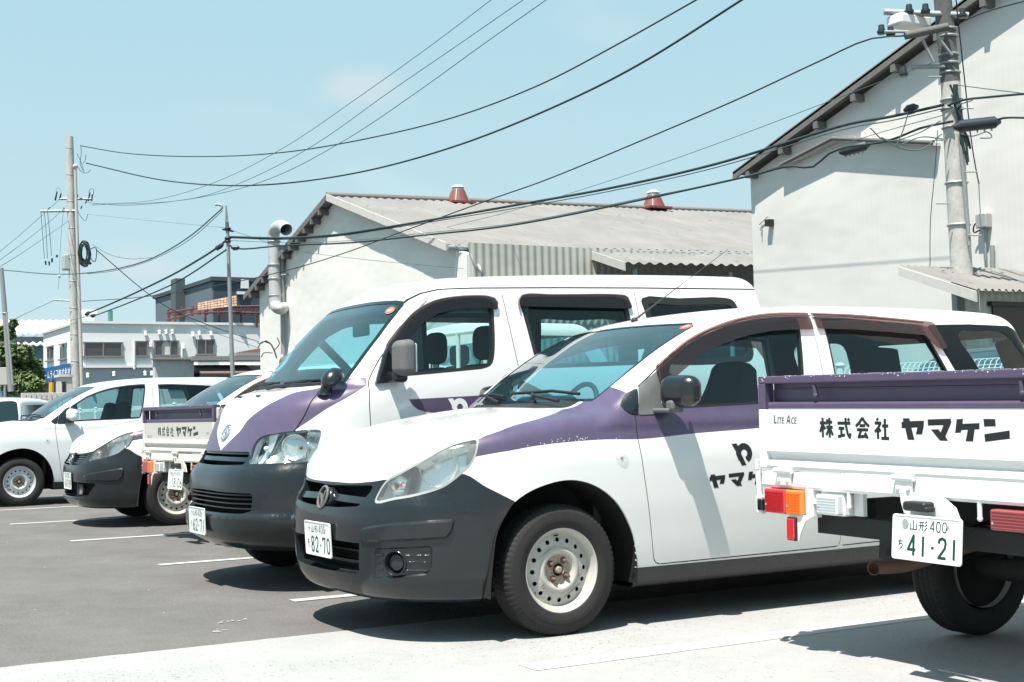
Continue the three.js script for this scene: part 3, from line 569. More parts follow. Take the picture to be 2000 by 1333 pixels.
{ // tall corrugated warehouse on the right
  const X = 13, b = thing('warehouse', 'tall pale corrugated metal warehouse on the right with a long sloping roof edge', 'warehouse');
  const e = P3(1458, 352, 0, X), s = P3(1905, 27, 0, X), k = (s.y - e.y) / (s.z - e.z), top = V(X, e.y + k * (8 - e.z), 8), far = V(X, -0.1, e.z + 0.15);
  const wall = part('wall', [poly3([V(X, -0.1, e.z + 0.12), V(X, -0.1, 8), V(X, top.y, 8), V(X, e.y + 0.05, e.z + 0.12)], 0.2, V(-1, 0, 0)), box(22, e.y, 0.2, X + 11.2, e.y / 2 - 0.05, e.z + 0.22)], bigWall, b);
  const o = 0.24, re = V(X - o, e.y - 0.06, e.z - 0.10), rt = V(X - o, top.y, 8), nrm = V(0, 1, -k).normalize();
  const roof = part('roof', poly3([re, rt, dx(rt, 24), dx(re, 24)].map(p => dy(p, 0.22)), 0.06, nrm), slate, b);
  part('verge_board', poly3([dy(re, 0.2), dy(rt, 0.2), dy(rt, 0.06), dy(re, 0.06)], 0.04, V(-1, 0, 0)), fascia, roof);
  for (let i = 0; i < 12; i++) { const z = e.z + 0.3 + i * 0.92, y = e.y + k * (z - e.z) - 0.12; part('purlin_end', box(o, 0.12, 0.1, X - o / 2 + 0.01, y + 0.07, z), fascia, roof); }
  // small hooded canopy high on the wall
  const c0 = P3(1538, 324, 0, X), c1 = P3(1640, 272, 0, X), c2 = P3(1838, 280, 0, X); const p = 0.16;
  const cn = part('wall_canopy', [poly3([dx(c0, -p), dx(c1, -p), c1, c0], 0.05, Y_), poly3([dx(c1, -p), dx(c2, -p), c2, c1].map(q => dy(q, 0.003)), 0.05, Y_)], fasciaPale, b);
  part('canopy_edge', [rod(dx(c0, -p), dx(c1, -p), 0.035), rod(dx(c1, -p), dx(c2, -p), 0.035)], fascia, cn);
  const v = P3(1508, 436, 0, X); part('wall_vent', box(0.12, 0.12, 0.12, X - 0.06, v.y, v.z), M.black, b); part('vent_pipe', [rod(dx(P3(1490, 440, 0, X), -0.03), dx(P3(1490, 462, 0, X), -0.03), 0.012), rod(dx(P3(1486, 439, 0, X), -0.03), dx(P3(1503, 423, 0, X), -0.03), 0.01)], M.steel, b);
  const me = P3(1928, 432, 0, X); part('meter_box', box(0.14, 0.22, 0.2, X - 0.07, me.y, me.z, 0.02), M.steel, b); part('conduit', [rod(dx(me, -0.04), dx(P3(1931, 560, 0, X), -0.04), 0.018), rod(dx(P3(1943, 480, 0, X), -0.05), dx(P3(1944, 545, 0, X), -0.05), 0.035)], M.galv, b);
  part('cable_loop', tube([dx(me, -0.1), dx(P3(1915, 440, 0, X), -0.12), dx(P3(1912, 455, 0, X), -0.1), dx(P3(1920, 450, 0, X), -0.06)], 0.012, 16, 5), M.black, b);
  // lean-to at the foot of the wall
  const XA = 10.9, a = thing('lean_to', 'low corrugated lean-to with wavy sheet roof against the tall warehouse', 'shed');
  const hi = P3(1757, 519, 0, XA - 0.25), lo = P3(1908, 566, 0, XA - 0.25);
  const rf = part('roof', corrugated(V(XA - 0.25, hi.y, hi.z), V(X - 0.05, hi.y + 0.02, hi.z), V(XA - 0.25, lo.y, lo.z), V(X - 0.05, lo.y + 0.02, lo.z), 0.13, 0.018, 6), slate, a);
  part('verge_board', poly3([V(XA - 0.27, hi.y - 0.02, hi.z), V(XA - 0.27, lo.y - 0.02, lo.z), V(XA - 0.27, lo.y - 0.16, lo.z), V(XA - 0.27, hi.y - 0.14, hi.z)], 0.03, V(-1, 0, 0)), fasciaPale, rf);
  const zn = lo.z - 0.18, zf = hi.z + 0.9, ya = z => hi.y + (lo.y - hi.y) * (z - hi.z) / (lo.z - hi.z) - 0.05;
  const cw = (p0, p1, y0, f) => { const N = 60, pos = [], idx = [], uv = [], L = p0.distanceTo(p1), d = p1.clone().sub(p0).normalize(), nn = V(d.z, 0, -d.x); const M2 = Math.round(L / 0.13 * 8); for (let i = 0; i <= M2; i++) { const t = i / M2, q = p0.clone().lerp(p1, t).addScaledVector(nn, 0.012 * Math.sin(t * L / 0.13 * 6.283)); for (const y of [y0, f(q)]) { pos.push(q.x, y, q.z); uv.push(t * L, y); } } for (let i = 0; i < M2; i++) idx.push(2 * i, 2 * i + 1, 2 * i + 2, 2 * i + 1, 2 * i + 3, 2 * i + 2); const g = new THREE.BufferGeometry(); g.setAttribute('position', new THREE.Float32BufferAttribute(pos, 3)); g.setAttribute('uv', new THREE.Float32BufferAttribute(uv, 2)); g.setIndex(idx); g.computeVertexNormals(); return g; };
  part('wall', [cw(V(XA, 0, zf), V(XA, 0, zn), -0.1, q => ya(q.z)), cw(V(XA, 0, zn), V(X, 0, zn), -0.1, q => ya(zn))], annexWall, a);
  const w0 = P3(1938, 598, 2, zn + 0.02), w1 = P3(2006, 640, 2, zn + 0.02); part('window', [box(w1.x - w0.x + 0.6, w0.y - w1.y + 0.2, 0.06, (w0.x + w1.x) / 2 + 0.3, (w0.y + w1.y) / 2 - 0.1, zn + 0.01)], M.black, a); part('window_frame', [box(w1.x - w0.x + 0.7, 0.06, 0.09, (w0.x + w1.x) / 2 + 0.3, w0.y + 0.03, zn + 0.02)], M.trim, a);
}

{ // gabled works shed in the middle
  const X = 11.4, b = thing('works_shed', 'pale gabled works shed with weathered grey slate-like roof behind the van', 'shed');
  const R = P3(893, 480, 0, X), A = P3(656, 384, 0, X), L1 = P3(540, 516, 0, X), L2 = P3(492, 580, 0, X), o = 0.28, Lx = 34;
  const kR = (A.y - R.y) / (R.z - A.z), kL = (A.y - L2.y) / (A.z - L2.z);
  const zW = P3(912, 520, 0, X).z, zL = P3(507, 620, 0, X).z;
  const yR = z => A.y - kR * (z - A.z) - 0.12, yL = z => A.y - kL * (A.z - z) - 0.12;
  part('wall', [poly3([V(X, -0.3, zL), V(X, -0.3, zW), V(X, yR(zW), zW), V(X, A.y - 0.12, A.z), V(X, yL(zL), zL)], 0.2, V(-1, 0, 0))], shedWall, b);
  part('side_wall', corrugatedWall(V(X + 0.05, 0, zW), V(X + Lx, 0, zW), -0.3, A.y - kR * (R.z - A.z) + 0.02), sideWall, b);
  // roof: the ridge sags up slightly towards its far end as in the photograph
  const rise = 0.75, a0 = dx(A, -o), a1 = V(X + Lx, A.y + rise, A.z), e0 = dx(V(X, yR(R.z) + 0.12, R.z), -o), e1 = V(X + Lx, yR(R.z) + 0.12 + rise * 0.9, R.z);
  const roof = part('roof', corrugated(a0, a1, e0, e1, 0.26, 0.02, 8), slate, b);
  part('roof_far_slope', poly3([a0, a1, V(X + Lx, L2.y + 0.3, L2.z), dx(V(X, yL(L2.z) + 0.12, L2.z), -o)], 0.06, V(0, 1, -kL).normalize()), slate, b);
  // verge: short white-grey boards, each a piece
  const nv = 9; for (let i = 0; i < nv; i++) { const p = lerp3(a0, e0, i / nv), q = lerp3(a0, e0, (i + 0.985) / nv); part('verge_board', poly3([dy(p, 0.06), dy(q, 0.06), dy(q, -0.14), dy(p, -0.14)].map(t => dx(t, -0.02 - 0.006 * (i % 2))), 0.03, V(-1, 0, 0)), fasciaPale, roof); }
  { const l2 = dx(V(X, yL(L2.z) + 0.12, L2.z), -o); part('verge_board', poly3([dy(a0, 0.05), dy(l2, 0.05), dy(l2, -0.12), dy(a0, -0.12)].map(t => dx(t, -0.02)), 0.03, V(-1, 0, 0)), fascia, roof); for (let i = 1; i < 12; i++) { const p = lerp3(a0, l2, i / 12); part('purlin_end', box(o, 0.14, 0.12, X - o / 2 - 0.02, p.y - 0.2, p.z), fascia, roof); } }
  part('ridge_cap', rod(dy(a0, 0.03), dy(a1, 0.03), 0.09, 0.09, 8), slate, roof);
  // gutter and downpipe
  part('gutter', rod(dz(dy(e0, -0.06), 0.05), dz(dy(lerp3(e0, e1, 0.27), -0.06), 0.05), 0.055, 0.055, 10), M.galv, roof);
  part('downpipe', [tube([V(X + 0.35, e0.y - 0.1, R.z + 0.05), V(X + 0.35, e0.y - 0.3, R.z - 0.02), V(X + 0.3, e0.y - 0.6, zW + 0.09), V(X + 0.3, e0.y - 1.0, zW + 0.09)], 0.05, 16, 10), rod(V(X + 0.3, e0.y - 1.0, zW + 0.09), V(X + 0.3, 0, zW + 0.09), 0.05)], M.galv, b);
  // lower sweep of roof over a loading bay
  const q0 = P3(1146, 484, 2, R.z), s0 = P3(1222, 514, 2, R.z + 2.6); const xa = q0.x, ym = q0.y;
  const c0 = V(xa, e0.y + (e1.y - e0.y) * (xa - e0.x) / (e1.x - e0.x) - 0.02, R.z - 0.1), c1 = V(xa + 18, c0.y + 0.35, R.z - 0.1), d0 = V(s0.x, s0.y, R.z + 2.6), d1 = V(s0.x + 18, s0.y + 0.35, R.z + 2.6);
  part('loading_bay_roof', corrugated(c0, c1, d0, d1, 0.30, 0.03, 3), slate, b); part('verge_board', poly3([dy(c0, 0.02), dy(d0, 0.02), dy(d0, -0.18), dy(c0, -0.18)].map(t => dx(t, -0.03)), 0.03, V(-1, 0, 0)), fasciaPale, b);
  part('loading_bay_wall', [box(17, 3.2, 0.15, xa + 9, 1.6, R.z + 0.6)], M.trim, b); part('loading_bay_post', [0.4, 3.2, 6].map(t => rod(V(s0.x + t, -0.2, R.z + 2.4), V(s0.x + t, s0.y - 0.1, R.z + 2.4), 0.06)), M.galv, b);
  for (let i = 0; i < 5; i++) { const p = V(X + 1.8 + i * 1.9, yR(zW) - 1.35, zW + 0.06); part('wall_bracket', rod(dy(p, -0.12), dy(p, 0.1), 0.02), M.galv, b); } part('wall_rail', rod(V(X + 0.8, yR(zW) - 1.4, zW + 0.05), V(X + 9, yR(zW) - 1.4, zW + 0.05), 0.018), M.galv, b);
  // extractor duct on the gable
  const D = (px, py, d = 0.35) => dx(P3(px, py, 0, X - d), 0), duct = thing('extractor_duct', 'grey metal extractor duct with curved ends on the shed gable', 'duct');
  const r0 = 0.185; part('pipe', tube([D(556, 602, 0.05), D(545, 603), D(538, 596), D(537, 575), D(536, 540), D(535, 500), D(534, 470)], r0, 40, 16), M.ductMetal, duct);
  part('outlet_bend', tube([D(534, 470), D(534, 458), D(537, 449), D(544, 443), D(553, 443), D(559, 449)], r0 * 1.02, 28, 16), M.ductMetal, duct);
  for (const y of [472, 518, 545, 578]) part('joint_ring', new THREE.TorusGeometry(r0 * 1.04, 0.025, 8, 28).rotateX(Math.PI / 2).translate(D(536 - (545 - y) * 0.02, y).x, D(536, y).y, D(536 - (545 - y) * 0.02, y).z), M.galv, duct);
  part('drop_pipe', rod(D(550, 480, 0.12), D(553, 692, 0.12), 0.075, 0.075, 12), M.galv, duct); part('bracket', [rod(D(536, 540, 0.3), D(562, 536, 0.05), 0.03), rod(D(533, 470, 0.3), D(550, 466, 0.05), 0.025)], M.galv, duct);
  // roof ventilators
  for (const [px, py, l] of [[895, 391, 'red roof ventilator with pale cap, left of the two on the shed ridge'], [1277, 402, 'red roof ventilator with pale cap, right of the two on the shed ridge']]) {
    const p = P3(px, py, 2, A.z + 0.1), w = p.clone().sub(CAM).dot(AX[2].clone().negate()) / FOC, t = thing('roof_ventilator', l, 'ventilator', [p.x, p.y - 0.1, p.z], 'roof ventilators');
    part('cone', new THREE.CylinderGeometry(12.5 * w, 23.5 * w, 26 * w, 8).translate(0, 13 * w, 0).rotateY(0.3), M.ventRed, t); part('base_flange', box(52 * w, 4 * w, 52 * w, 0, 0, 0), M.ventRed, t);
    part('neck', new THREE.CylinderGeometry(11.5 * w, 11.5 * w, 9 * w, 16).translate(0, 30 * w, 0), M.galv, t); part('cap', lathe([[0, 0.1 * w], [8 * w, -1 * w], [12.5 * w, -4 * w], [12.5 * w, -6 * w]].map(q => q), 18).rotateX(-Math.PI / 2).translate(0, 37 * w, 0), M.lampWhite, t);
    for (let i = 0; i < 4; i++) { const a = i * Math.PI / 2 + 0.7; part('strap', rod(V(23.8 * w * Math.cos(a), 0, 23.8 * w * Math.sin(a)), V(12.8 * w * Math.cos(a), 26 * w, 12.8 * w * Math.sin(a)), 1.0 * w), M.steel, t); }
  }
}
// ---------------------------------------------------------------- buildings across the street
const paintWall = std([0.88, 0.90, 0.91], 0.75, { map: streak }), paintWall2 = std([0.50, 0.56, 0.60], 0.8, { map: streak }), darkGlass = phys([0.05, 0.06, 0.07], 0.08, { clearcoat: 1, clearcoatRoughness: 0.05 }), alu = std([0.22, 0.21, 0.21], 0.5);
{
  const b = thing('office_block', 'pale two storey office with small dark windows and blue sign band, behind the left pole', 'office building');
  const X = 10.8, c = P3(153, 640, 0, X), z0 = c.z, topY = P3(153, 632, 0, X).y, zl = P3(84, 650, 0, X).z, x1 = P3(512, 640, 2, z0).x + 6, midY = P3(300, 716, 2, z0).y;
  const wall = part('wall', [box(x1 - X, topY - midY, 0.3, (X + x1) / 2, (topY + midY) / 2, z0 - 0.15), box(0.3, topY - midY, z0 - zl - 0.3, X + 0.15, (topY + midY) / 2, (z0 - 0.3 + zl) / 2 - 0.002)], paintWall, b);
  part('ground_floor_wall', [box(x1 - X - 0.1, midY + 0.5, 0.25, (X + x1) / 2 + 0.05, (midY - 0.5) / 2, z0 - 0.22), box(0.25, midY + 0.5, z0 - zl - 0.4, X + 0.22, (midY - 0.5) / 2, (z0 + zl) / 2)], paintWall2, b);
  part('floor_band', [box(x1 - X + 0.1, 0.12, 0.1, (X + x1) / 2, midY, z0 + 0.03), box(0.1, 0.12, z0 - zl, X - 0.03, midY, (z0 + zl) / 2)], paintWall, wall);
  part('roof', box(x1 - X + 0.2, 0.12, z0 - zl + 0.2, (X + x1) / 2, topY + 0.06, (z0 + zl) / 2), paintWall, b);
  const win = (px0, py0, px1, py1, split = 1, curtain = 0) => { const a = P3(px0, py0, 2, z0), d = P3(px1, py1, 2, z0), w = d.x - a.x, h = a.y - d.y, f = part('window', [box(w + 0.12, 0.06, 0.1, a.x + w / 2, a.y + 0.02, z0 + 0.03), box(w + 0.2, 0.07, 0.14, a.x + w / 2, d.y - 0.03, z0 + 0.05), ...Array.from({ length: split + 1 }, (_, i) => box(0.06, h, 0.09, a.x + w * i / split, a.y - h / 2, z0 + 0.03))], alu, b); for (let i = 0; i < split; i++) part('pane', box(w / split - 0.05, h - 0.04, 0.03, a.x + w * (i + 0.5) / split, a.y - h / 2, z0 + 0.01), curtain && i === (curtain - 1) ? std([0.62, 0.6, 0.56], 0.8) : darkGlass, f); };
  win(164, 670, 237, 696, 2); win(264, 668, 287, 695, 1); win(301, 667, 347, 694, 3, 2); win(384, 665, 417, 692, 2);
  const winL = (px0, px1, py0, py1) => { const a = P3(px0, py0, 0, X), d = P3(px1, py1, 0, X), w = Math.abs(d.z - a.z), h = a.y - d.y; const f = part('window', [box(0.1, 0.06, w + 0.15, X - 0.03, a.y, (a.z + d.z) / 2), box(0.14, 0.07, w + 0.2, X - 0.05, d.y, (a.z + d.z) / 2), box(0.09, h, 0.07, X - 0.03, (a.y + d.y) / 2, (a.z + d.z) / 2)], alu, b); part('pane', box(0.03, h, w, X - 0.01, (a.y + d.y) / 2, (a.z + d.z) / 2), darkGlass, f); };
  winL(92, 104, 679, 704); winL(117, 130, 674, 701);
  const hood = (px, py) => { const p = P3(px, py, 2, z0); part('vent_hood', [new THREE.SphereGeometry(0.085, 12, 8).translate(p.x, p.y, z0 + 0.06), new THREE.CylinderGeometry(0.06, 0.085, 0.12, 12).translate(p.x, p.y - 0.08, z0 + 0.1)], M.lampWhite, b); };
  for (const [px, py] of [[310, 648], [323, 647], [335, 647], [376, 652], [388, 650], [411, 650], [283, 650], [293, 672], [357, 676], [170, 732], [221, 729], [282, 728], [295, 728]]) hood(px, py);
  for (const [px, py0, py1] of [[261, 668, 722], [354, 678, 700]]) part('downpipe', rod(dz(P3(px, py0, 2, z0), 0.08), dz(P3(px, py1, 2, z0), 0.08), 0.06), M.lampWhite, b);
  { const a = P3(161, 609, 2, z0 - 6), w = 0.9; part('roof_box', [box(0.9, 0.55, 0.9, a.x - 0.4, topY + 0.55, z0 - 4), box(1.1, 0.2, 1.1, a.x - 0.4, topY + 0.85, z0 - 4)], M.lampWhite, b); part('roof_vent', rod(V(P3(215, 626, 2, z0 - 2).x, topY, z0 - 2), V(P3(215, 613, 2, z0 - 2).x, topY + 0.8, z0 - 2), 0.12), std([0.05, 0.16, 0.14], 0.6), b); }
  // blue sign band on the side wall
  const s0 = P3(76, 722, 0, X - 0.12), s1 = P3(141, 741, 0, X - 0.12), sw = Math.abs(s1.z - s0.z), shh = s0.y - s1.y;
  const t = canvasTex(1024, 160, (q, w, h) => { q.fillStyle = '#12508c'; q.fillRect(0, 0, w, h); q.strokeStyle = '#dfe9ee'; [...'スホームライフ株式会社'].forEach((g, i) => glyph(q, g, 30 + i * 88, 38, 70, 84, 11)); });
  const sg = new THREE.BoxGeometry(0.12, shh, sw), pp = sg.attributes.position, uu = sg.attributes.uv; for (let i = 0; i < pp.count; i++) uu.setXY(i, (pp.getZ(i) + sw / 2) / sw, (pp.getY(i) + shh / 2) / shh);
  part('sign_band', sg.translate(X - 0.1, (s0.y + s1.y) / 2, (s0.z + s1.z) / 2), std([1, 1, 1], 0.6, { map: t }), b);
  part('doorway', [box(0.1, 1.6, sw, X - 0.02, s1.y - 0.85, (s0.z + s1.z) / 2)], M.black, b);
}
{ // long hall with a pale wavy roof further left
  const b = thing('roofed_hall', 'low hall with pale wavy sheet roofs in two steps, behind the leafy tree', 'building'); const Z = -78;
  const a0 = P3(-30, 627, 2, Z - 6), a1 = P3(150, 625, 2, Z - 6), e0 = P3(-30, 654, 2, Z), e1 = P3(84, 650, 2, Z); e1.x = P3(150, 650, 2, Z).x;
  part('roof', corrugated(a0, a1, e0, e1, 0.42, 0.06, 4), std([0.62, 0.58, 0.56], 0.8), b);
  part('wall', [box(14, e0.y + 0.5, 0.3, (e0.x + e1.x) / 2, (e0.y - 0.6) / 2, Z - 1)], paintWall2, b);
  const l0 = P3(-30, 672, 2, Z + 1), l1 = P3(90, 669, 2, Z + 1), m0 = P3(-30, 677, 2, Z + 3), m1 = P3(90, 674, 2, Z + 3); part('lower_roof', corrugated(l0, l1, m0, m1, 0.42, 0.06, 2), std([0.66, 0.66, 0.64], 0.8), b);
  part('lower_wall', [box(12, 3.4, 0.3, (m0.x + m1.x) / 2, 1.4, Z + 1.6), box(12, 0.7, 0.1, (m0.x + m1.x) / 2, P3(60, 688, 2, Z + 1.8).y, Z + 1.8)], std([0.20, 0.32, 0.38], 0.7), b);
}
{ // dark blue-grey block with a lattice gantry in front
  const b = thing('blue_grey_block', 'dark blue-grey windowless block rising behind the office roof', 'building');
  const X = 33, c = P3(417, 548, 0, X), zl = P3(303, 566, 0, X).z, yt = c.y, xr = P3(520, 548, 2, c.z).x + 4;
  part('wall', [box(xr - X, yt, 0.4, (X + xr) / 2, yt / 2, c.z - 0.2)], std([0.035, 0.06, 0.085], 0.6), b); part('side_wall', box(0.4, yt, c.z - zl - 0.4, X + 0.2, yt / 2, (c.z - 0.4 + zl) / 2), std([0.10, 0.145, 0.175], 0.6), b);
  part('roof_edge', [box(xr - X + 0.6, 0.35, 0.6, (X + xr) / 2, yt + 0.15, c.z - 0.1), box(0.6, 0.35, c.z - zl, X + 0.1, yt + 0.15, (c.z + zl) / 2 - 0.3)], std([0.05, 0.065, 0.075], 0.6), b);
  { const p = P3(346, 556, 0, X - 0.5), q = P3(342, 606, 0, X - 0.5); part('roof_duct', [box(0.9, p.y - q.y + 1, 1.6, X - 0.45, (p.y + q.y) / 2, p.z)], std([0.07, 0.09, 0.10], 0.6), b); const d = P3(477, 555, 2, c.z + 0.1), e = P3(485, 573, 2, c.z + 0.1); part('wall_fan', [box(0.7, 0.8, 0.3, d.x, d.y, c.z + 0.1), box(0.9, 0.25, 0.3, e.x - 0.6, e.y, c.z + 0.1)], M.lampWhite, b); }
  const g = thing('lattice_gantry', 'rust red steel lattice gantry above the office roof', 'gantry'); const D = 69, rr = 0.06; const T = (px, py, d = D) => at(px, py, d);
  const chords = [[[325, 611], [380, 603], [440, 600], [520, 598]], [[325, 625], [380, 612], [440, 610], [520, 612]]]; const red = std([0.10, 0.032, 0.028], 0.75, { map: blotch });
  for (const dd of [0, 2.2]) { for (const ch of chords) for (let i = 1; i < ch.length; i++) part('chord', rod(T(...ch[i - 1], D + dd), T(...ch[i], D + dd), rr), red, g); for (let i = 0; i <= 26; i++) { const px = 326 + i * 7.4, yu = px < 380 ? 611 - (px - 325) * 0.145 : 603 - (px - 380) * 0.036, yl = px < 380 ? 625 - (px - 325) * 0.236 : 612; part('lattice_bar', rod(T(px, yu, D + dd), T(px + (i % 2 ? -6 : 6), yl + 3, D + dd), 0.045), red, g); } }
  for (let i = 0; i <= 8; i++) part('cross_bar', rod(T(330 + i * 23, 606 - Math.min(i, 2) * 3, D), T(332 + i * 23, 604 - Math.min(i, 2) * 3, D + 2.2), 0.045), red, g);
  for (const px of [328, 341, 400, 427, 470, 500]) part('strut', rod(T(px, 606), T(px + 1, 640), 0.06), red, g);
  const pn = thing('tiled_panel', 'tilted tan panel of small rectangular tiles lying on the lattice gantry', 'panel'); const A = T(385, 592, D - 0.4), B = T(461, 577, D - 0.4), C = T(462, 598, D - 0.6), E = T(385, 607, D - 0.6);
  const tan = [std([0.42, 0.27, 0.20], 0.8), std([0.48, 0.33, 0.25], 0.8), std([0.36, 0.23, 0.18], 0.8)], r = rng(3); part('backing', poly3([A, B, C, E].map(p => p.clone()), 0.12, Z_), red, pn);
  for (let i = 0; i < 12; i++) for (let j = 0; j < 4; j++) { const f = (u, v) => lerp3(lerp3(A, B, u), lerp3(E, C, u), v).addScaledVector(Z_, 0.05 + 0.02 * r()); part('tile', poly3([f((i + .08) / 12, (j + .1) / 4), f((i + .92) / 12, (j + .1) / 4), f((i + .92) / 12, (j + .9) / 4), f((i + .08) / 12, (j + .9) / 4)], 0.05, Z_), tan[Math.floor(r() * 3)], pn); }
}
{ // low white store with awning
  const b = thing('low_store', 'low white block store with grey flat roof edge and brown awning', 'store'); const Z = -44; const p = (px, py, d = 0) => { const q = P3(px, py, 2, Z + d); return q; };
  const a = p(302, 707), c = p(378, 702), e = p(560, 690), yb = -0.6; part('wall', [box(c.x - a.x, c.y - yb, 0.3, (a.x + c.x) / 2, (c.y + yb) / 2, Z - 0.15), box(e.x - c.x, c.y - yb - 0.2, 0.3, (c.x + e.x) / 2, (c.y + yb) / 2 - 0.1, Z - 0.9)], std([0.60, 0.61, 0.60], 0.85, { map: blotch }), b);
  part('roof_edge', [box(c.x - a.x + 0.2, 0.07, 0.5, (a.x + c.x) / 2, c.y + 0.02, Z - 0.1), box(e.x - c.x + 0.3, 0.16, 1.2, (c.x + e.x) / 2, c.y + 0.02, Z - 0.3), box(e.x - c.x - 1.6, 0.12, 0.9, (c.x + e.x) / 2 + 0.9, c.y + 0.2, Z - 0.7)], std([0.24, 0.25, 0.25], 0.8), b);
  const h = p(386, 712), k = p(490, 712); part('awning', poly3([V(h.x, h.y, Z - 0.6), V(k.x, h.y, Z - 0.6), V(k.x, h.y - 0.33, Z + 0.4), V(h.x, h.y - 0.33, Z + 0.4)], 0.05, Y_), std([0.16, 0.115, 0.105], 0.85), b);
  part('shop_opening', box(k.x - h.x + 1.2, 1.4, 0.1, (h.x + k.x) / 2 + 0.5, h.y - 1.0, Z - 0.70), M.black, b); part('window_panel', [box(1.3, 0.8, 0.1, h.x + 0.9, h.y - 0.75, Z - 0.6)], std([0.5, 0.52, 0.52], 0.5), b);
  const w = p(302, 733, 0.05), v = p(330, 750, 0.05); part('window', box(0.9, 0.4, 0.08, (c.x + a.x) / 2 + 0.2, w.y - 0.35, Z + 0.03), M.trim, b);
  const br = thing('brick_red_wall', 'brick red sloping wall between the office and the shed', 'wall'); const q0 = P3(455, 690, 2, -52), q1 = P3(510, 680, 2, -52), q2 = P3(510, 700, 2, -52), q3 = P3(455, 700, 2, -52); part('face', poly3([q0, q1, q2, q3], 0.3, Z_), std([0.36, 0.17, 0.14], 0.85, { map: blotch }), br);
  // bare branch against the shed corner
  const bb = thing('bare_shrub', 'leafless twiggy shrub at the shed corner beside the duct', 'shrub'); const tw = (pts, r) => part('branch', tube(pts.map(q => at(q[0], q[1], 33)), r, 12, 5), std([0.07, 0.055, 0.045], 0.9), bb);
  tw([[540, 700], [535, 685], [528, 672], [518, 666]], 0.02); tw([[535, 685], [545, 672], [541, 660]], 0.014); tw([[528, 672], [512, 668], [503, 680]], 0.013); tw([[518, 666], [508, 672], [502, 669]], 0.011); tw([[532, 690], [515, 690], [510, 698]], 0.013);
}
{ // boundary wall and cabinet on the left
  const w = thing('block_wall', 'pale concrete block wall behind the small van on the left', 'wall'), a = P3(40, 768, 2, -34), c = P3(130, 766, 2, -34); const m = std([0.55, 0.54, 0.52], 0.9, { map: blotch }); const n = 9; for (let i = 0; i < n; i++) for (let j = 0; j < 4; j++) part('block', box((c.x - a.x) / n - 0.02, 0.19, 0.15, a.x + (c.x - a.x) * (i + 0.5) / n, a.y - 0.1 - j * 0.2, -34, 0.008), m, w);
  const cb = thing('utility_cabinet', 'small beige cabinet with two narrow slots beside the left pole', 'cabinet'), q = P3(118, 736, 2, -40), r = P3(141, 738, 2, -40); part('body', box(r.x - q.x, 1.9, 0.8, (q.x + r.x) / 2, q.y - 0.95, -40.4, 0.02), std([0.52, 0.50, 0.47], 0.7), cb); part('lid', box(r.x - q.x + 0.1, 0.08, 0.9, (q.x + r.x) / 2, q.y + 0.03, -40.4), std([0.6, 0.59, 0.56], 0.7), cb); for (const t of [0.18, 0.34]) part('slot', box(0.05, 0.36, 0.02, q.x + (r.x - q.x) * t, q.y - 0.35, -39.99), M.black, cb);
  const y = thing('yellow_post', 'yellow guard post standing behind the left cars', 'bollard'), u = at(100, 746, 40); part('post', rod(V(u.x - 0.03, u.y - 1.4, u.z), V(u.x, u.y, u.z), 0.075, 0.075, 16), std([0.62, 0.33, 0.04], 0.5), y); part('cap', new THREE.SphereGeometry(0.078, 14, 8).translate(u.x, u.y, u.z), M.black, y); part('stay', rod(V(u.x - 0.1, u.y - 0.35, u.z), V(u.x - 0.22, u.y - 0.9, u.z), 0.02), std([0.6, 0.3, 0.1], 0.6), y);
  const rb = thing('grey_road_sign', 'pale board on a post beside the leaning pole at the left edge', 'sign'), v = at(9, 735, 43); part('board', box(0.32, 0.55, 0.03, v.x, v.y, v.z, 0.01), std([0.55, 0.54, 0.5], 0.7), rb); part('post', rod(V(v.x, v.y - 2, v.z - 0.03), V(v.x, v.y, v.z - 0.03), 0.04), M.galv, rb);
}
// ---------------------------------------------------------------- leafy tree on the left
function tree(label, cx, base, clumps, depth, seed) {
  const t = thing('leafy_tree', label, 'tree'), r = rng(seed), leaf = [], n0 = at(cx, base, depth);
  const trunk = [rod(V(n0.x, -0.8, n0.z), V(n0.x + 0.1, n0.y, n0.z), 0.13, 0.09)]; const pos = [], nor = [], col = [];
  for (const [px, py, rad, cnt] of clumps) {
    const c = at(px, py, depth + (r() - 0.5) * 1.2), R = rad * depth / FOC; trunk.push(rod(V(n0.x + 0.1, n0.y, n0.z), c, 0.05, 0.015, 5));
    for (let i = 0; i < cnt; i++) {
      const d = V(r() - 0.5, r() - 0.5, r() - 0.5).normalize(), q = Math.pow(r(), 0.45) * R * (0.75 + 0.5 * r()), p = c.clone().addScaledVector(d, q), s = 0.05 + 0.06 * r();
      const n = d.clone().multiplyScalar(0.5).add(V(r() - 0.5, r() * 0.9, r() - 0.5)).normalize(), u = V(r() - 0.5, r() - 0.5, r() - 0.5).cross(n).normalize(), w = n.clone().cross(u), k = 0.55 + 0.9 * r(), cc = [0.072 * k + (r() < 0.12 ? 0.06 : 0), 0.12 * k + (r() < 0.12 ? 0.05 : 0), 0.036 * k];
      const P = [p.clone().addScaledVector(u, -s), p.clone().addScaledVector(w, s * 0.5), p.clone().addScaledVector(u, s), p.clone().addScaledVector(w, -s * 0.5)];
      for (const a of [0, 1, 2, 0, 2, 3]) { pos.push(P[a].x, P[a].y, P[a].z); col.push(...cc); }
    }
  }
  part('trunk', trunk, std([0.08, 0.065, 0.05], 0.9), t);
  const g = new THREE.BufferGeometry(); g.setAttribute('position', new THREE.Float32BufferAttribute(pos, 3)); g.computeVertexNormals(); g.setAttribute('color', new THREE.Float32BufferAttribute(col, 3));
  const m = part('crown', g, new THREE.MeshStandardMaterial({ vertexColors: true, roughness: 0.7, side: THREE.DoubleSide }), t); m.userData.kind = 'stuff';
}
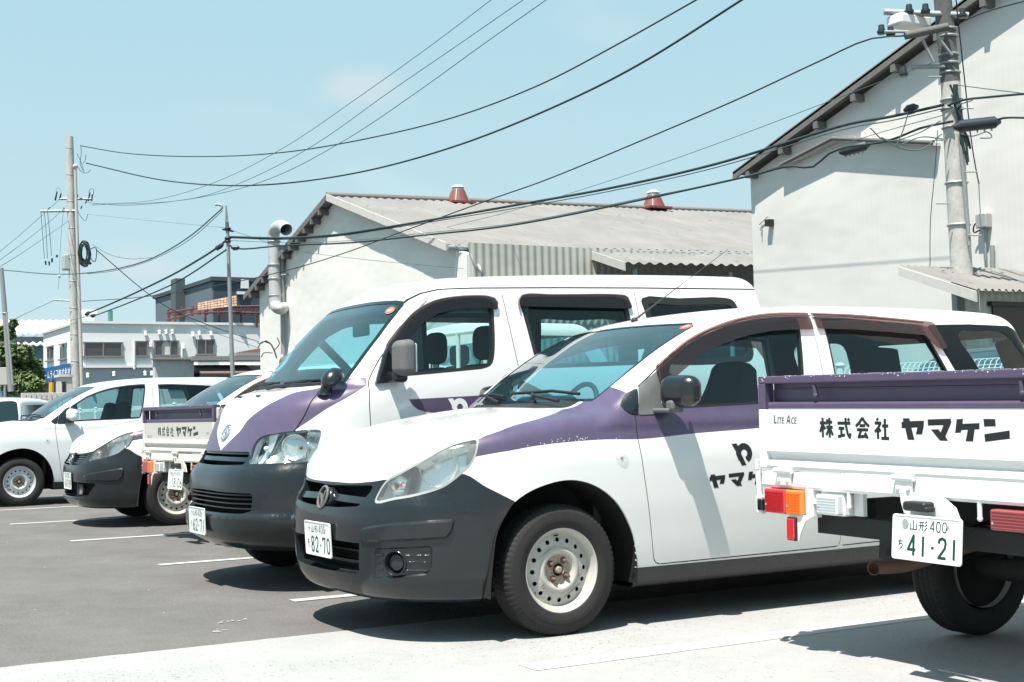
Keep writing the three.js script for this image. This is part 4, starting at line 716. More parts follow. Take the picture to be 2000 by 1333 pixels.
tree('bushy green tree at the left edge beside the leaning pole', 38, 760, [[10, 650, 17, 1500], [14, 690, 22, 2600], [30, 715, 26, 3600], [45, 690, 18, 1700], [58, 724, 24, 3200], [70, 738, 16, 1400], [28, 745, 26, 3200], [5, 730, 20, 1600], [26, 632, 8, 350], [50, 750, 22, 2200]], 46, 5);
tree('small dark shrub between the tree and the yellow post', 78, 762, [[76, 752, 11, 900], [62, 758, 12, 900]], 44, 8);
// ---------------------------------------------------------------- utility poles and overhead lines
const concrete = noiseTex(61, 256, (u, v, n) => { const s = n(u, v, 4) * 0.5 + n(u, v, 14) * 0.4; const b = 0.74 + 0.11 * s; return [b, b * 0.99, b * 0.97]; }, 1, true); concrete.repeat.set(1, 4);
const poleMat = std([0.92, 0.93, 0.92], 0.85, { map: concrete }), darkPole = std([0.2, 0.22, 0.23], 0.85, { map: concrete }), cable = std([0.012, 0.03, 0.036], 0.6), thinCable = std([0.05, 0.10, 0.11], 0.6), insul = std([0.02, 0.03, 0.04], 0.4);
const W2 = (px, depth) => px * depth / FOC;     // a width in pixels at a distance, in metres
{ // near pole at the right
  const D = 19, t = thing('utility_pole', 'thick weathered concrete utility pole on the right in front of the tall warehouse', 'utility pole'), A = (px, py, d = D) => at(px, py, d);
  part('pole', [rod(A(1889, 700), A(1857, 160), W2(22, D), W2(18.5, D), 24)], poleMat, t); part('upper_pole', rod(A(1857.2, 161), A(1838, -40), W2(18.7, D), W2(16.5, D), 24), darkPole, t);
  part('crossarm', [rod(A(1727, 23, D), A(1892, 30, D - 0.1), W2(6.5, D), W2(6.5, D), 4)], M.galv, t); part('crossarm', rod(A(1768, 70, D - 0.25), A(1852, 52, D - 0.2), W2(8, D), W2(8, D), 4), darkPole, t); part('bracket_arm', rod(A(1780, 131, D - 0.1), A(1846, 130, D - 0.1), W2(4.5, D), W2(4.5, D), 4), M.galv, t);
  part('switch_box', new RoundedBoxGeometry(W2(82, D), W2(23, D), 0.3, 3, 0.04).translate(A(1783, 45).x, A(1783, 45, D + 0.1).y, A(1783, 45, D + 0.1).z), M.lampWhite, t);
  for (const [a, b] of [[[1802, 76], [1824, 122]], [[1832, 72], [1860, 108]], [[1776, 62], [1728, 62]]]) part('brace', rod(A(...a, D - 0.2), A(...b, D - 0.2), 0.02), M.galv, t);
  for (const [px, py] of [[1776, 18], [1808, 17], [1722, 58], [1740, 62], [1765, 140], [1880, 26]]) part('insulator', [new THREE.CylinderGeometry(0.04, 0.055, 0.13, 10).translate(A(px, py, D - 0.1).x, A(px, py, D - 0.1).y, A(px, py, D - 0.1).z), new THREE.CylinderGeometry(0.065, 0.065, 0.03, 10).translate(A(px, py, D - 0.1).x, A(px, py, D - 0.1).y - 0.03, A(px, py, D - 0.1).z)], insul, t);
  for (const py of [58, 72, 108, 125, 143, 196, 214, 250, 358, 440]) { const q = A(1857 + (py - 160) * 0.0593, py, D); part('pole_band', new THREE.TorusGeometry(W2(py < 160 ? 18.6 : 19.5 + (py - 160) * 0.005, D), 0.018, 6, 24).rotateX(Math.PI / 2).translate(q.x, q.y, q.z), py < 260 ? M.galv : M.steel, t); }
  for (let i = 0; i < 7; i++) { const py = 150 + i * 62, q = A(1857 + (py - 160) * 0.0593, py, D - 0.2), sgn = i % 2 ? 1 : -1; part('step_bolt', rod(q.clone().addScaledVector(AX[0], sgn * 0.12), q.clone().addScaledVector(AX[0], sgn * 0.30), 0.01), M.galv, t); }
  { const r = rng(33); for (let i = 0; i < 9; i++) { const x0 = 1858 + 10 * r(), pts = []; for (let k = 0; k < 6; k++) pts.push(A(x0 + 8 * (r() - 0.3) + k * 4.5, 165 + k * (22 + 10 * r()), D - 0.18)); part('riser_cable', tube(pts, 0.012 + 0.008 * r(), 20, 5), cable, t); } const rp = A(1880, 300, D - 0.16); part('riser_pipe', rod(A(1875, 262, D - 0.15), A(1894, 480, D - 0.16), 0.03), M.galv, t); }
  for (const l of [[[1722, 268], [1760, 290], [1800, 292], [1840, 262]], [[1752, 285], [1766, 250], [1774, 222]], [[1700, 250], [1730, 275], [1790, 262], [1838, 236]], [[1846, 232], [1868, 208], [1900, 196]], [[1842, 240], [1862, 218], [1874, 206]], [[1876, 262], [1900, 266], [1930, 258], [1938, 268], [1915, 270]], [[1762, 282], [1800, 268], [1845, 272]]]) part('jumper_wire', tube(l.map(q => A(q[0], q[1], D - 0.2)), 0.009, 24, 5), thinCable, t);
  part('notice_plate', plate(rrect(-0.05, -0.26, 0.05, 0.26, 0.01), 0.01, 0.002).translate(A(1873, 586, D - 0.26).x, A(1873, 586, D - 0.26).y, A(1873, 586, D - 0.26).z), M.lampWhite, t);
  part('guard_sleeve', rod(A(1885.5, 640), A(1881.5, 566), W2(22.6, D), W2(22.2, D), 24), M.galv, t);
}
{ // far-left main pole with its slim conduit
  const D = 46, t = thing('utility_pole', 'tall pale concrete utility pole on the left with slim conduit and cable coil', 'utility pole'), A = (px, py, d = D) => at(px, py, d);
  part('pole', rod(A(149, 770), A(135, 267), W2(9.6, D), W2(7.2, D), 20), poleMat, t); part('conduit', [rod(A(160, 770, D - 0.2), A(146, 324, D - 0.2), W2(3.8, D), W2(2.8, D), 12), new THREE.SphereGeometry(W2(5, D), 12, 8).translate(A(146.5, 325, D - 0.2).x, A(146.5, 325, D - 0.2).y, A(146.5, 325, D - 0.2).z)], M.dirtyPipe, t);
  part('crossarm', rod(A(115, 389), A(178, 389), 0.04, 0.04, 4), M.galv, t); part('crossarm', rod(A(79, 413, D - 0.1), A(150, 412, D - 0.1), 0.045, 0.045, 4), M.galv, t); part('bracket_arm', rod(A(103, 586), A(138, 588), 0.03, 0.03, 4), M.galv, t);
  part('transformer_box', [new RoundedBoxGeometry(W2(14, D), W2(30, D), 0.4, 2, 0.04).translate(A(129, 513).x, A(129, 513).y, A(129, 513).z), rod(A(120, 502), A(138, 498), 0.03)], M.ductMetal, t);
  for (const [a, b, w] of [[[107, 392], [111, 374], 3.0], [[116, 388], [119, 378], 3], [[172, 393], [175, 376], 3], [[178, 393], [180, 380], 3], [[150, 388], [151, 380], 3], [[166, 398], [170, 389], 2.2], [[157, 408], [160, 402], 2.2], [[93, 410], [97, 405], 2], [[123, 411], [125, 406], 2], [[88, 510], [89, 518], 3], [[95, 511], [96, 519], 3], [[101, 505], [101, 513], 3.4], [[110, 503], [111, 498], 4]]) part('insulator', rod(A(...a), A(...b), W2(w, D) * 0.6, W2(w, D) * 0.45, 8), insul, t);
  for (const a of [[[108, 373], [113, 366], [118, 372], [119, 379]], [[172, 376], [177, 369], [182, 370], [181, 383]], [[79, 413], [82, 450], [86, 505]], [[86, 414], [89, 450], [92, 505]], [[92, 414], [96, 450], [100, 500]], [[124, 405], [118, 470], [115, 540], [113, 565]], [[157, 283], [158, 300], [156, 320], [161, 333]], [[167, 302], [166, 312], [161, 320]], [[176, 332], [170, 338], [158, 335], [150, 325]], [[150, 408], [155, 420], [166, 432], [171, 418]], [[150, 300], [158, 318], [164, 338]]]) part('jumper_wire', tube(a.map(q => A(...q, D - 0.15)), W2(a[0][0] < 125 && a[0][0] > 100 ? 0.5 : 0.9, D) * 0.6, 16, 5), cable, t);
  const r = rng(6), coil = []; for (let i = 0; i < 11; i++) { const w = 5 + 6 * r(), h = 17 + 8 * r(), x = 164 + 6 * (r() - 0.5), y = 490 + 8 * r(); const pts = []; for (let k = 0; k < 14; k++) { const a = k / 14 * 6.283; pts.push(A(x + w * Math.cos(a) + r(), y + h * Math.sin(a) + r(), D - 0.2 - 0.05 * i)); } coil.push(tube(pts, 0.018, 36, 5, true)); } part('cable_coil', coil, cable, t).userData.kind = 'stuff';
  part('cable_coil_loop', tube([[176, 487], [186, 484], [188, 498], [184, 512], [177, 505], [172, 494]].map(q => A(...q, D - 0.3)), 0.015, 30, 5, true), cable, t); part('cable_end', [rod(A(158, 504, D - 0.2), A(165, 511, D - 0.2), 0.05), rod(A(170, 510, D - 0.2), A(177, 516, D - 0.2), 0.045)], cable, t);
  for (let i = 0; i < 9; i++) { const py = 290 + i * 52, x = 135 + (py - 267) * 0.0278; part('pole_band', new THREE.TorusGeometry(W2(7.3 + (py - 267) * 0.0048, D), 0.009, 5, 18).rotateX(Math.PI / 2).translate(A(x, py).x, A(x, py).y, A(x, py).z), M.steel, t); if (i > 3) part('step_bolt', rod(A(x - 6, py + 6, D - 0.15), A(x - 11, py + 5, D - 0.15), 0.012), M.galv, t); }
  part('slip_joint', new THREE.SphereGeometry(0.06, 10, 6).translate(A(115, 540).x, A(115, 540).y, A(115, 540).z), M.lampWhite, t);
}
{ const D = 30, t = thing('steel_pole', 'slim grey steel pole in front of the office and the shed', 'pole'), A = (px, py, d = D) => at(px, py, d); part('pole', rod(A(455, 760), A(444, 450), W2(4.4, D), W2(3.4, D), 14), M.galv, t); part('upper_pole', rod(A(444.2, 452), A(442.6, 434), W2(4, D), W2(3.4, D), 12), darkPole, t); part('whip', [rod(A(441, 434), A(441.2, 402), 0.02), rod(A(445, 434), A(441.6, 405), 0.015)], M.galv, t); part('lamp_arm', tube([[433, 408], [433, 403], [427, 400], [420, 400]].map(q => A(...q)), 0.03, 14, 6), M.galv, t); for (const py of [447, 466, 472]) part('pole_band', new THREE.TorusGeometry(W2(4.2, D), 0.03, 5, 16).rotateX(Math.PI / 2).translate(A(444.5, py).x, A(444.5, py).y, A(444.5, py).z), M.black, t); part('arm', rod(A(434, 448), A(456, 452), 0.025), M.black, t); }
{ const D = 42, t = thing('leaning_pole', 'leaning grey pole cut off by the left edge', 'pole'), A = (px, py, d = D) => at(px, py, d); part('pole', rod(A(21, 765), A(2, 524), W2(6.2, D), W2(4.0, D), 16), M.galv, t); part('side_rail', rod(A(24, 752, D - 0.1), A(12, 610, D - 0.1), 0.03), M.steel, t); part('pole_band', new THREE.TorusGeometry(W2(5, D), 0.02, 5, 16).rotateX(Math.PI / 2).translate(A(9, 612).x, A(9, 612).y, A(9, 612).z), M.steel, t); }
// overhead lines: each hangs between real end points; depth runs from the first to the last point
function line(label, pts, d0, d1, r, mat = cable, name = 'overhead_cable', cat = 'cable') {
  const n = pts.length - 1, L = [0]; for (let i = 1; i <= n; i++) L.push(L[i - 1] + Math.hypot(pts[i][0] - pts[i - 1][0], pts[i][1] - pts[i - 1][1]));
  const p = pts.map((q, i) => { const t = L[i] / L[n], d = 1 / ((1 - t) / d0 + t / d1); return at(q[0], q[1], d); });
  return solo(name, tube(p, r * 0.72, Math.max(24, Math.round(L[n] / 14)), 6), mat, label, cat);
}
line('topmost of three thin wires fanning up to the top edge from the left pole', [[985, -20], [840, 90], [700, 190], [560, 285], [430, 352], [300, 391], [178, 399]], 26, 46, 0.010, thinCable);
line('middle of three thin wires fanning up to the top edge from the left pole', [[1050, -20], [900, 84], [760, 180], [620, 279], [500, 344], [380, 387], [180, 401]], 26, 46, 0.011, thinCable);
line('lowest of three thin wires fanning up to the top edge from the left pole', [[1095, -20], [960, 75], [800, 190], [680, 270], [540, 344], [420, 380], [250, 401], [170, 396]], 26, 46, 0.012, thinCable);
line('upper dark cable swooping from the left pole top to the top edge', [[1395, -20], [1200, 90], [1060, 163], [900, 225], [740, 266], [560, 297], [400, 306], [250, 300], [157, 285]], 24, 46, 0.022);
line('lower thick dark cable swooping from the left pole top to the top edge', [[1480, -20], [1250, 125], [1100, 201], [900, 282], [700, 337], [500, 362], [330, 354], [168, 319]], 22, 46, 0.028);
line('long dark line from the right pole arm down across the shed roof', [[1768, 70], [1700, 76], [1600, 120], [1450, 190], [1250, 276], [1060, 354], [960, 389], [790, 451], [671, 495], [569, 526], [450, 553], [280, 580], [160, 589]], 18.8, 46, 0.017);
line('thick lashed cable from the right pole to the slim steel pole', [[1843, 205], [1740, 228], [1660, 242], [1400, 320], [1200, 366], [1000, 402], [858, 427], [756, 444], [654, 459], [552, 465], [449, 463]], 18.9, 30, 0.030);
line('thin messenger wire just under the thick lashed cable', [[1843, 212], [1740, 236], [1660, 250], [1400, 327], [1200, 372], [1000, 408], [858, 431], [756, 447], [654, 462], [552, 468], [449, 465]], 18.9, 30, 0.012, thinCable);
line('lower communication cable between the right pole splice and the steel pole', [[1862, 237], [1800, 250], [1745, 272], [1690, 283], [1660, 286], [1620, 300], [1588, 326], [1540, 325], [1480, 340], [1250, 391], [1000, 440], [824, 460], [688, 474], [552, 480], [465, 486], [449, 480]], 18.8, 30, 0.024);
line('thin upper companion of the lower communication cable', [[1843, 225], [1700, 265], [1480, 338], [1250, 388], [1000, 437], [824, 456], [688, 470], [552, 474], [450, 470]], 18.9, 30, 0.008, thinCable);
line('fine wire slanting from behind the right pole down to the shed roof', [[1830, 120], [1736, 154], [1400, 281], [1240, 337], [1000, 412], [840, 452], [700, 488]], 20, 40, 0.008, thinCable);
line('cable leaving the right pole level to the right edge', [[1852, 206], [1880, 196], [1940, 189], [2030, 181]], 18.9, 17.5, 0.022); line('thin wire above it leaving the pole to the right edge', [[1868, 166], [1930, 174], [2030, 186]], 18.9, 17.5, 0.010, thinCable);
line('cable from the big black closure to the right edge', [[1945, 236], [1960, 231], [2030, 231]], 18.2, 17.6, 0.022); line('thin drop wire hanging beside the right pole to the meter box', [[1866, -20], [1872, 40], [1884, 150], [1900, 290], [1915, 370], [1930, 425]], 18.5, 21, 0.014);
line('thin service wire crossing the warehouse roof corner', [[1880, 42], [1930, 22], [2030, -5]], 18.9, 17.5, 0.014); line('fine wire from the pole down the warehouse wall', [[1832, 255], [1826, 340], [1818, 430], [1817, 530]], 18.7, 19.5, 0.008, thinCable);
line('sagging cable pair, upper, from the steel pole arm leftwards', [[433, 408], [370, 462], [296, 505], [218, 527], [117, 536], [8, 528]], 30, 42, 0.022, thinCable); line('sagging cable pair, lower, from the steel pole arm leftwards', [[434, 412], [372, 467], [298, 507], [219, 530], [170, 535]], 30, 46, 0.012, thinCable);
line('lashed cable from the steel pole down to the left pole', [[441, 470], [427, 482], [351, 529], [273, 568], [220, 592], [168, 614]], 30, 45, 0.034); line('second cable below it from the steel pole down to the left pole', [[442, 488], [430, 496], [351, 548], [253, 591], [187, 616]], 30, 45, 0.028);
line('steep stay line from the cable coil across the blue-grey block', [[187, 488], [281, 568], [331, 603], [420, 640], [505, 668]], 45.5, 62, 0.022); line('second line along the stay down across the office wall', [[335, 608], [420, 650], [505, 680]], 55, 62, 0.014, thinCable); line('thin wire above the stay from the coil', [[180, 478], [215, 498], [255, 506], [300, 503]], 45.6, 48, 0.010, thinCable);
line('left edge wire, uppermost, rising to the left pole arm', [[-20, 507], [30, 466], [78, 424], [115, 390]], 40, 46, 0.012, thinCable); line('left edge wire, middle, rising to the left pole arm', [[-20, 522], [40, 478], [100, 430], [124, 408]], 40, 46, 0.012, thinCable); line('left edge wire, lowest, rising to the left pole', [[-20, 533], [40, 496], [100, 455], [136, 430]], 40, 46, 0.012, thinCable);
line('thin wire from the left pole bracket to the tree', [[27, 624], [60, 608], [103, 588]], 44, 46, 0.012, thinCable); line('pair of low wires in front of the office, upper', [[20, 668], [80, 640], [150, 623], [185, 615]], 44, 45, 0.012, thinCable); line('pair of low wires in front of the office, lower', [[20, 676], [80, 652], [150, 630]], 44, 45, 0.010, thinCable);
line('faint thin wire from the left pole to the steel pole', [[172, 419], [300, 432], [440, 445]], 46, 30, 0.006, thinCable); line('fine wire to the right of the steel pole across the shed gable', [[446, 448], [500, 466], [560, 486], [700, 506], [905, 525]], 30, 31.5, 0.007, thinCable);
// splice boxes
function splice(label, a, b, D, r) { const t = thing('cable_splice_box', label, 'splice box'), p = at(...a, D), q = at(...b, D), d = q.clone().sub(p).normalize(); part('housing', rod(p, q, r, r, 10), insul, t); for (const [e, s] of [[p, -1], [q, 1]]) part('end_cap', rod(e, e.clone().addScaledVector(d, s * r * 0.9), r * 0.9, r * 0.35, 10), insul, t); for (let i = 0; i < 5; i++) { const c = lerp3(p, q, (i + 0.5) / 5); part('clamp', rod(dy(c, -r * 0.9), dy(c, -r * 1.35), 0.012), M.galv, t); } }
splice('big black cable closure right beside the right pole', [1874, 247], [1944, 239], 18.2, W2(12, 18.2)); splice('black cable closure hanging in front of the warehouse wall', [1648, 296], [1690, 285], 21, W2(10, 21)); splice('small black box on the cable left of the right pole', [1773, 214], [1787, 210], 19.4, W2(8.5, 19.4)); splice('small black closure just left of the steel pole', [423, 485], [433, 479], 29.8, W2(4.5, 29.8)); splice('small black closure just right of the steel pole', [454, 484], [464, 484], 29.5, W2(4, 29.5)); splice('small black closure near the conduit above the office roof', [168, 614], [173, 611], 45, W2(3.5, 45)); splice('lower small black closure near the conduit above the office roof', [178, 617], [184, 616], 45, W2(3.2, 45));
// ---------------------------------------------------------------- cutting helpers shared by the vehicles
const side = (pts, zmin = 0.3) => { const d = polySD(pts); return (x, y, z) => Math.max(d(x, y), zmin - Math.abs(z)); };
const front = (pts, xmax = 0) => { const d = polySD(pts); return (x, y, z) => Math.max(d(z, y), x - xmax); };
const diag = (pts, xmax = 0.2) => { const d = polySD(pts); return (x, y, z) => Math.max(d(x + Math.abs(z), y), x - xmax); };
const strip = (pts, w, zmin = 0.3) => { const d = lineSD(pts); return (x, y, z) => Math.max(d(x, y) - w, zmin - Math.abs(z)); };
const sym = pts => [...pts, ...pts.slice().reverse().map(p => [-p[0], p[1]])];   // close a half outline given for z >= 0 over the middle
function halves(s) { const [r, l] = split(s, (x, y, z) => z); return [l, r]; }      // [z > 0, z < 0]
function bevelPanel(s, sd, d, w) {    // raise (d > 0) or sink (d < 0) a panel with sloped edges
  const [inn, ring] = split(s, (x, y, z, ...n) => sd(x, y, z, ...n) + w);
  const a = surfGeo(offset(inn, d)), P = ring.P.slice();
  for (let i = 0; i < P.length; i += 3) { const k = d * Math.max(0, Math.min(1, -sd(P[i], P[i + 1], P[i + 2]) / w)); for (let c = 0; c < 3; c++) P[i + c] += ring.N[i + c] * k; }
  const b = surfGeo({ P, N: ring.N, I: ring.I }); b.computeVertexNormals();
  return mg([a, b]);
}
function fieldHit(F, x, y, s) { // outermost |z| of a field at (x, y), on side s
  let z = 1.0; for (let i = 0; i < 60; i++) { const f = F(x, y, z); if (f < 3e-4) break; z -= Math.max(0.0005, f * 0.7); } return s * z;
}
function fieldNormal(F, x, y, z) { const e = 0.002; return V(F(x + e, y, z) - F(x - e, y, z), F(x, y + e, z) - F(x, y - e, z), F(x, y, z + e) - F(x, y, z - e)).normalize(); }
// flat print laid on a curved side: outlines in side view
function decal(F, polys, s, off = 0.0012, holes = {}) {
  const pos = [], nor = [];
  polys.forEach((poly, k) => {
    const sh = new THREE.Shape(poly.map(p => new THREE.Vector2(...p))); for (const h of holes[k] || []) sh.holes.push(new THREE.Path(h.map(p => new THREE.Vector2(...p))));
    const g = new THREE.ShapeGeometry(sh), p = g.attributes.position, I = g.index.array; let T = [];
    for (let i = 0; i < I.length; i += 3) T.push([0, 1, 2].map(q => [p.getX(I[i + q]), p.getY(I[i + q])]));
    for (let it = 0; it < 4; it++) { const N = []; for (const t of T) { const L = [0, 1, 2].map(q => Math.hypot(t[q][0] - t[(q + 1) % 3][0], t[q][1] - t[(q + 1) % 3][1])), m = L.indexOf(Math.max(...L)); if (L[m] < 0.04) { N.push(t); continue; } const a = t[m], b = t[(m + 1) % 3], c = t[(m + 2) % 3], h = [(a[0] + b[0]) / 2, (a[1] + b[1]) / 2]; N.push([a, h, c], [h, b, c]); } T = N; }
    for (const t of T) { const q = s > 0 ? t : [t[0], t[2], t[1]]; for (const [x, y] of q) { const z = fieldHit(F, x, y, s), n = fieldNormal(F, x, y, z); pos.push(x + n.x * off, y + n.y * off, z + n.z * off); nor.push(n.x, n.y, n.z); } }
  });
  const g = new THREE.BufferGeometry(); g.setAttribute('position', new THREE.Float32BufferAttribute(pos, 3)); g.setAttribute('normal', new THREE.Float32BufferAttribute(nor, 3)); return g;
}
function orient(g, pos, normal) { return g.applyQuaternion(new THREE.Quaternion().setFromUnitVectors(V(0, 0, 1), normal)).translate(pos.x, pos.y, pos.z); } // +z of g to the normal
function archLiner(pts, z0, z1, only) { // dark inside of a wheel arch
  const out = [];
  for (const s of [only]) {
    const pos = []; const lo = Math.min(...pts.map(p => p[1])); for (let i = 0; i < pts.length; i++) { const a = pts[i], b = pts[(i + 1) % pts.length]; if (a[1] < lo + 0.01 && b[1] < lo + 0.01) continue; const q = [[...a, s * z0], [...b, s * z0], [...b, s * z1], [...a, s * z1]]; for (const k of [0, 1, 2, 0, 2, 3]) pos.push(...q[k]); }
    const g = new THREE.BufferGeometry(); g.setAttribute('position', new THREE.Float32BufferAttribute(pos, 3)); g.computeVertexNormals(); out.push(g);
    out.push(new THREE.ShapeGeometry(new THREE.Shape(pts.map(p => new THREE.Vector2(...p)))).translate(0, 0, s * z1));
  }
  return out;
}
// a front seat with built-in or separate headrest, facing -x, base at (x, y)
function seatGeo(x, y, z, w, backTop, headW, headTop, lean = 0.16) {
  const g = [];
  g.push(new RoundedBoxGeometry(0.5, 0.15, w, 3, 0.06).translate(x - 0.18, y, z));
  const H = backTop - y, b = new RoundedBoxGeometry(0.13, H, w, 3, 0.06); b.translate(0, H / 2, 0);
  const p = b.attributes.position; for (let i = 0; i < p.count; i++) { const t = p.getY(i) / H; p.setZ(i, p.getZ(i) * (1 - 0.18 * t * t)); } b.computeVertexNormals();
  g.push(b.rotateZ(-lean).translate(x + 0.05, y, z));
  const hx = x + 0.05 + H * Math.sin(lean), hh = headTop - backTop;
  const h = new THREE.SphereGeometry(1, 24, 16), hp = h.attributes.position; for (let i = 0; i < hp.count; i++) { const q = v => Math.sign(v) * Math.pow(Math.abs(v), 0.62); hp.setXYZ(i, q(hp.getX(i)) * 0.05, q(hp.getY(i)) * hh * 0.5, q(hp.getZ(i)) * headW * 0.5); } h.computeVertexNormals(); g.push(h.translate(hx + 0.02, backTop + hh / 2 + 0.015, z));
  for (const s of [-1, 1]) g.push(rod(V(hx, backTop - 0.04, z + s * headW * 0.22), V(hx + 0.02, backTop + 0.06, z + s * headW * 0.22), 0.006));
  return mg(g);
}
function highSeat(x, y, z, w, top, lean) { // one-piece seat back narrowing to a rounded head
  const H = top - y, o = []; for (const [a, b] of [[0.5, 0], [0.5, 0.5], [0.47, 0.66], [0.38, 0.78], [0.33, 0.88], [0.30, 0.95], [0.22, 0.99], [0.1, 1]]) o.push([a * w, b * H]);
  const back = plate(spline2([...o.map(p => [p[0], p[1]]), ...o.slice().reverse().map(p => [-p[0], p[1]])], true, 3), 0.13, 0.045).rotateY(Math.PI / 2).rotateZ(-lean).translate(x + 0.05, y, z);
  return mg([new RoundedBoxGeometry(0.5, 0.15, w, 3, 0.06).translate(x - 0.18, y, z), back]);
}
function steering(x, y, z, r = 0.18, tilt = 0.95) {
  const g = [new THREE.TorusGeometry(r, 0.015, 10, 40).rotateY(Math.PI / 2), new THREE.CylinderGeometry(0.055, 0.06, 0.05, 20).rotateZ(Math.PI / 2), box(0.02, 0.03, r * 2, 0, 0, 0, 0.008), box(0.02, r, 0.03, 0, -r / 2, 0, 0.008), rod(V(0, 0, 0), V(-0.4, 0, 0), 0.03)];
  return mg(g).rotateZ(-(Math.PI / 2 - tilt) + 0.2).translate(x, y, z);
}
function wiper(pts, blade) { return [...pts.slice(1).map((p, i) => rod(pts[i], p, 0.009, 0.007)), ...blade.slice(1).map((p, i) => rod(blade[i], p, 0.008, 0.008, 6))]; }

// katakana ヤ マ ケ ン as cut shapes in a unit cell (x right, y down), as lettered on the vehicles
const KATA = {
  ya: [[[0.06, 0.0], [0.36, 0.0], [0.38, 0.13], [1.0, 0.10], [0.98, 0.38], [0.90, 0.74], [0.62, 0.74], [0.70, 0.42], [0.44, 0.44], [0.56, 1.0], [0.26, 1.0], [0.16, 0.46], [0.0, 0.47], [0.0, 0.17], [0.08, 0.16]]],
  ma: [[[0.0, 0.04], [0.98, 0.0], [1.0, 0.18], [0.74, 0.80], [0.84, 1.0], [0.50, 1.0], [0.12, 0.50], [0.44, 0.48], [0.54, 0.62], [0.66, 0.30], [0.0, 0.33]]],
  ke: [[[0.08, 0.02], [0.34, 0.0], [0.32, 0.22], [1.0, 0.18], [0.99, 0.46], [0.80, 0.47], [0.72, 1.0], [0.42, 1.0], [0.52, 0.49], [0.26, 0.51], [0.24, 0.62], [0.0, 0.64]]],
  n: [[[0.0, 0.0], [0.46, 0.0], [0.47, 0.32], [0.02, 0.34]], [[0.02, 0.66], [1.0, 0.48], [1.0, 0.84], [0.04, 1.0]]],
};
function kata(x0, y0, w, h, gapw, slope = 0, n = 4) { // outlines in metres, baseline rising by slope
  const out = []; ['ya', 'ma', 'ke', 'n'].slice(0, n).forEach((k, i) => { for (const poly of KATA[k]) out.push(poly.map(p => { const x = x0 + i * (w + gapw) + p[0] * w; return [x, y0 + h * (1 - p[1]) + slope * (x - x0)]; })); }); return out;
}
// the company mark: a hooked stroke and an open ring
function markPoly(cx, cy, s) {
  const P = []; const add = (x, y) => P.push([cx + (x - 0.5) * s, cy + (0.5 - y) * s]);
  const arc = (r, a0, a1, n) => { for (let i = 0; i <= n; i++) { const a = (a0 + (a1 - a0) * i / n) * Math.PI / 180; add(0.64 + r * Math.cos(a), 0.47 - r * Math.sin(a)); } };
  add(0.0, 0.05); add(0.27, 0.03); add(0.34, 0.15); arc(0.44, 125, -62, 22); add(0.71, 0.70); arc(0.165, -70, 225, 16); add(0.73, 0.98); add(0.48, 1.0); add(0.35, 0.76); add(0.33, 0.81); add(0.18, 0.47); add(0.20, 0.40);
  return P;
}

// ---------------------------------------------------------------- the delivery wagon (three stand in the row)
const ARCH_F = spline2([[-0.385, 0.05], [-0.388, 0.205], [-0.372, 0.36], [-0.345, 0.50], [-0.30, 0.575], [-0.252, 0.632], [-0.14, 0.688], [0.03, 0.717], [0.17, 0.685], [0.285, 0.606], [0.368, 0.48], [0.403, 0.356], [0.408, 0.21], [0.405, 0.05]], true, 4);
const ARCH_R = [...ARCH_F].map(p => [2.66 - (p[0] - 0.01), p[1]]).reverse();
const HEAD = spline2([[-0.297, 0.639], [-0.285, 0.684], [-0.219, 0.742], [-0.127, 0.773], [-0.017, 0.811], [0.067, 0.844], [0.144, 0.877], [0.234, 0.906], [0.312, 0.919], [0.362, 0.923], [0.378, 0.905], [0.373, 0.851], [0.343, 0.80], [0.289, 0.764], [0.222, 0.725], [0.159, 0.70], [-0.006, 0.668], [-0.147, 0.652]], true, 4);
const DLO_F = [[0.62, 1.031], [0.605, 1.06], [0.63, 1.228], [0.83, 1.35], [0.985, 1.412], [1.1, 1.446], [1.22, 1.472], [1.36, 1.492], [1.5, 1.502], [1.60, 1.505], [1.598, 1.45], [1.545, 1.19], [1.50, 1.053], [1.19, 1.046]];
const DLO_R = [[1.752, 1.062], [1.755, 1.18], [1.765, 1.45], [1.76, 1.500], [1.95, 1.502], [2.27, 1.487], [2.495, 1.474], [2.525, 1.41], [2.62, 1.19], [2.665, 1.075]];
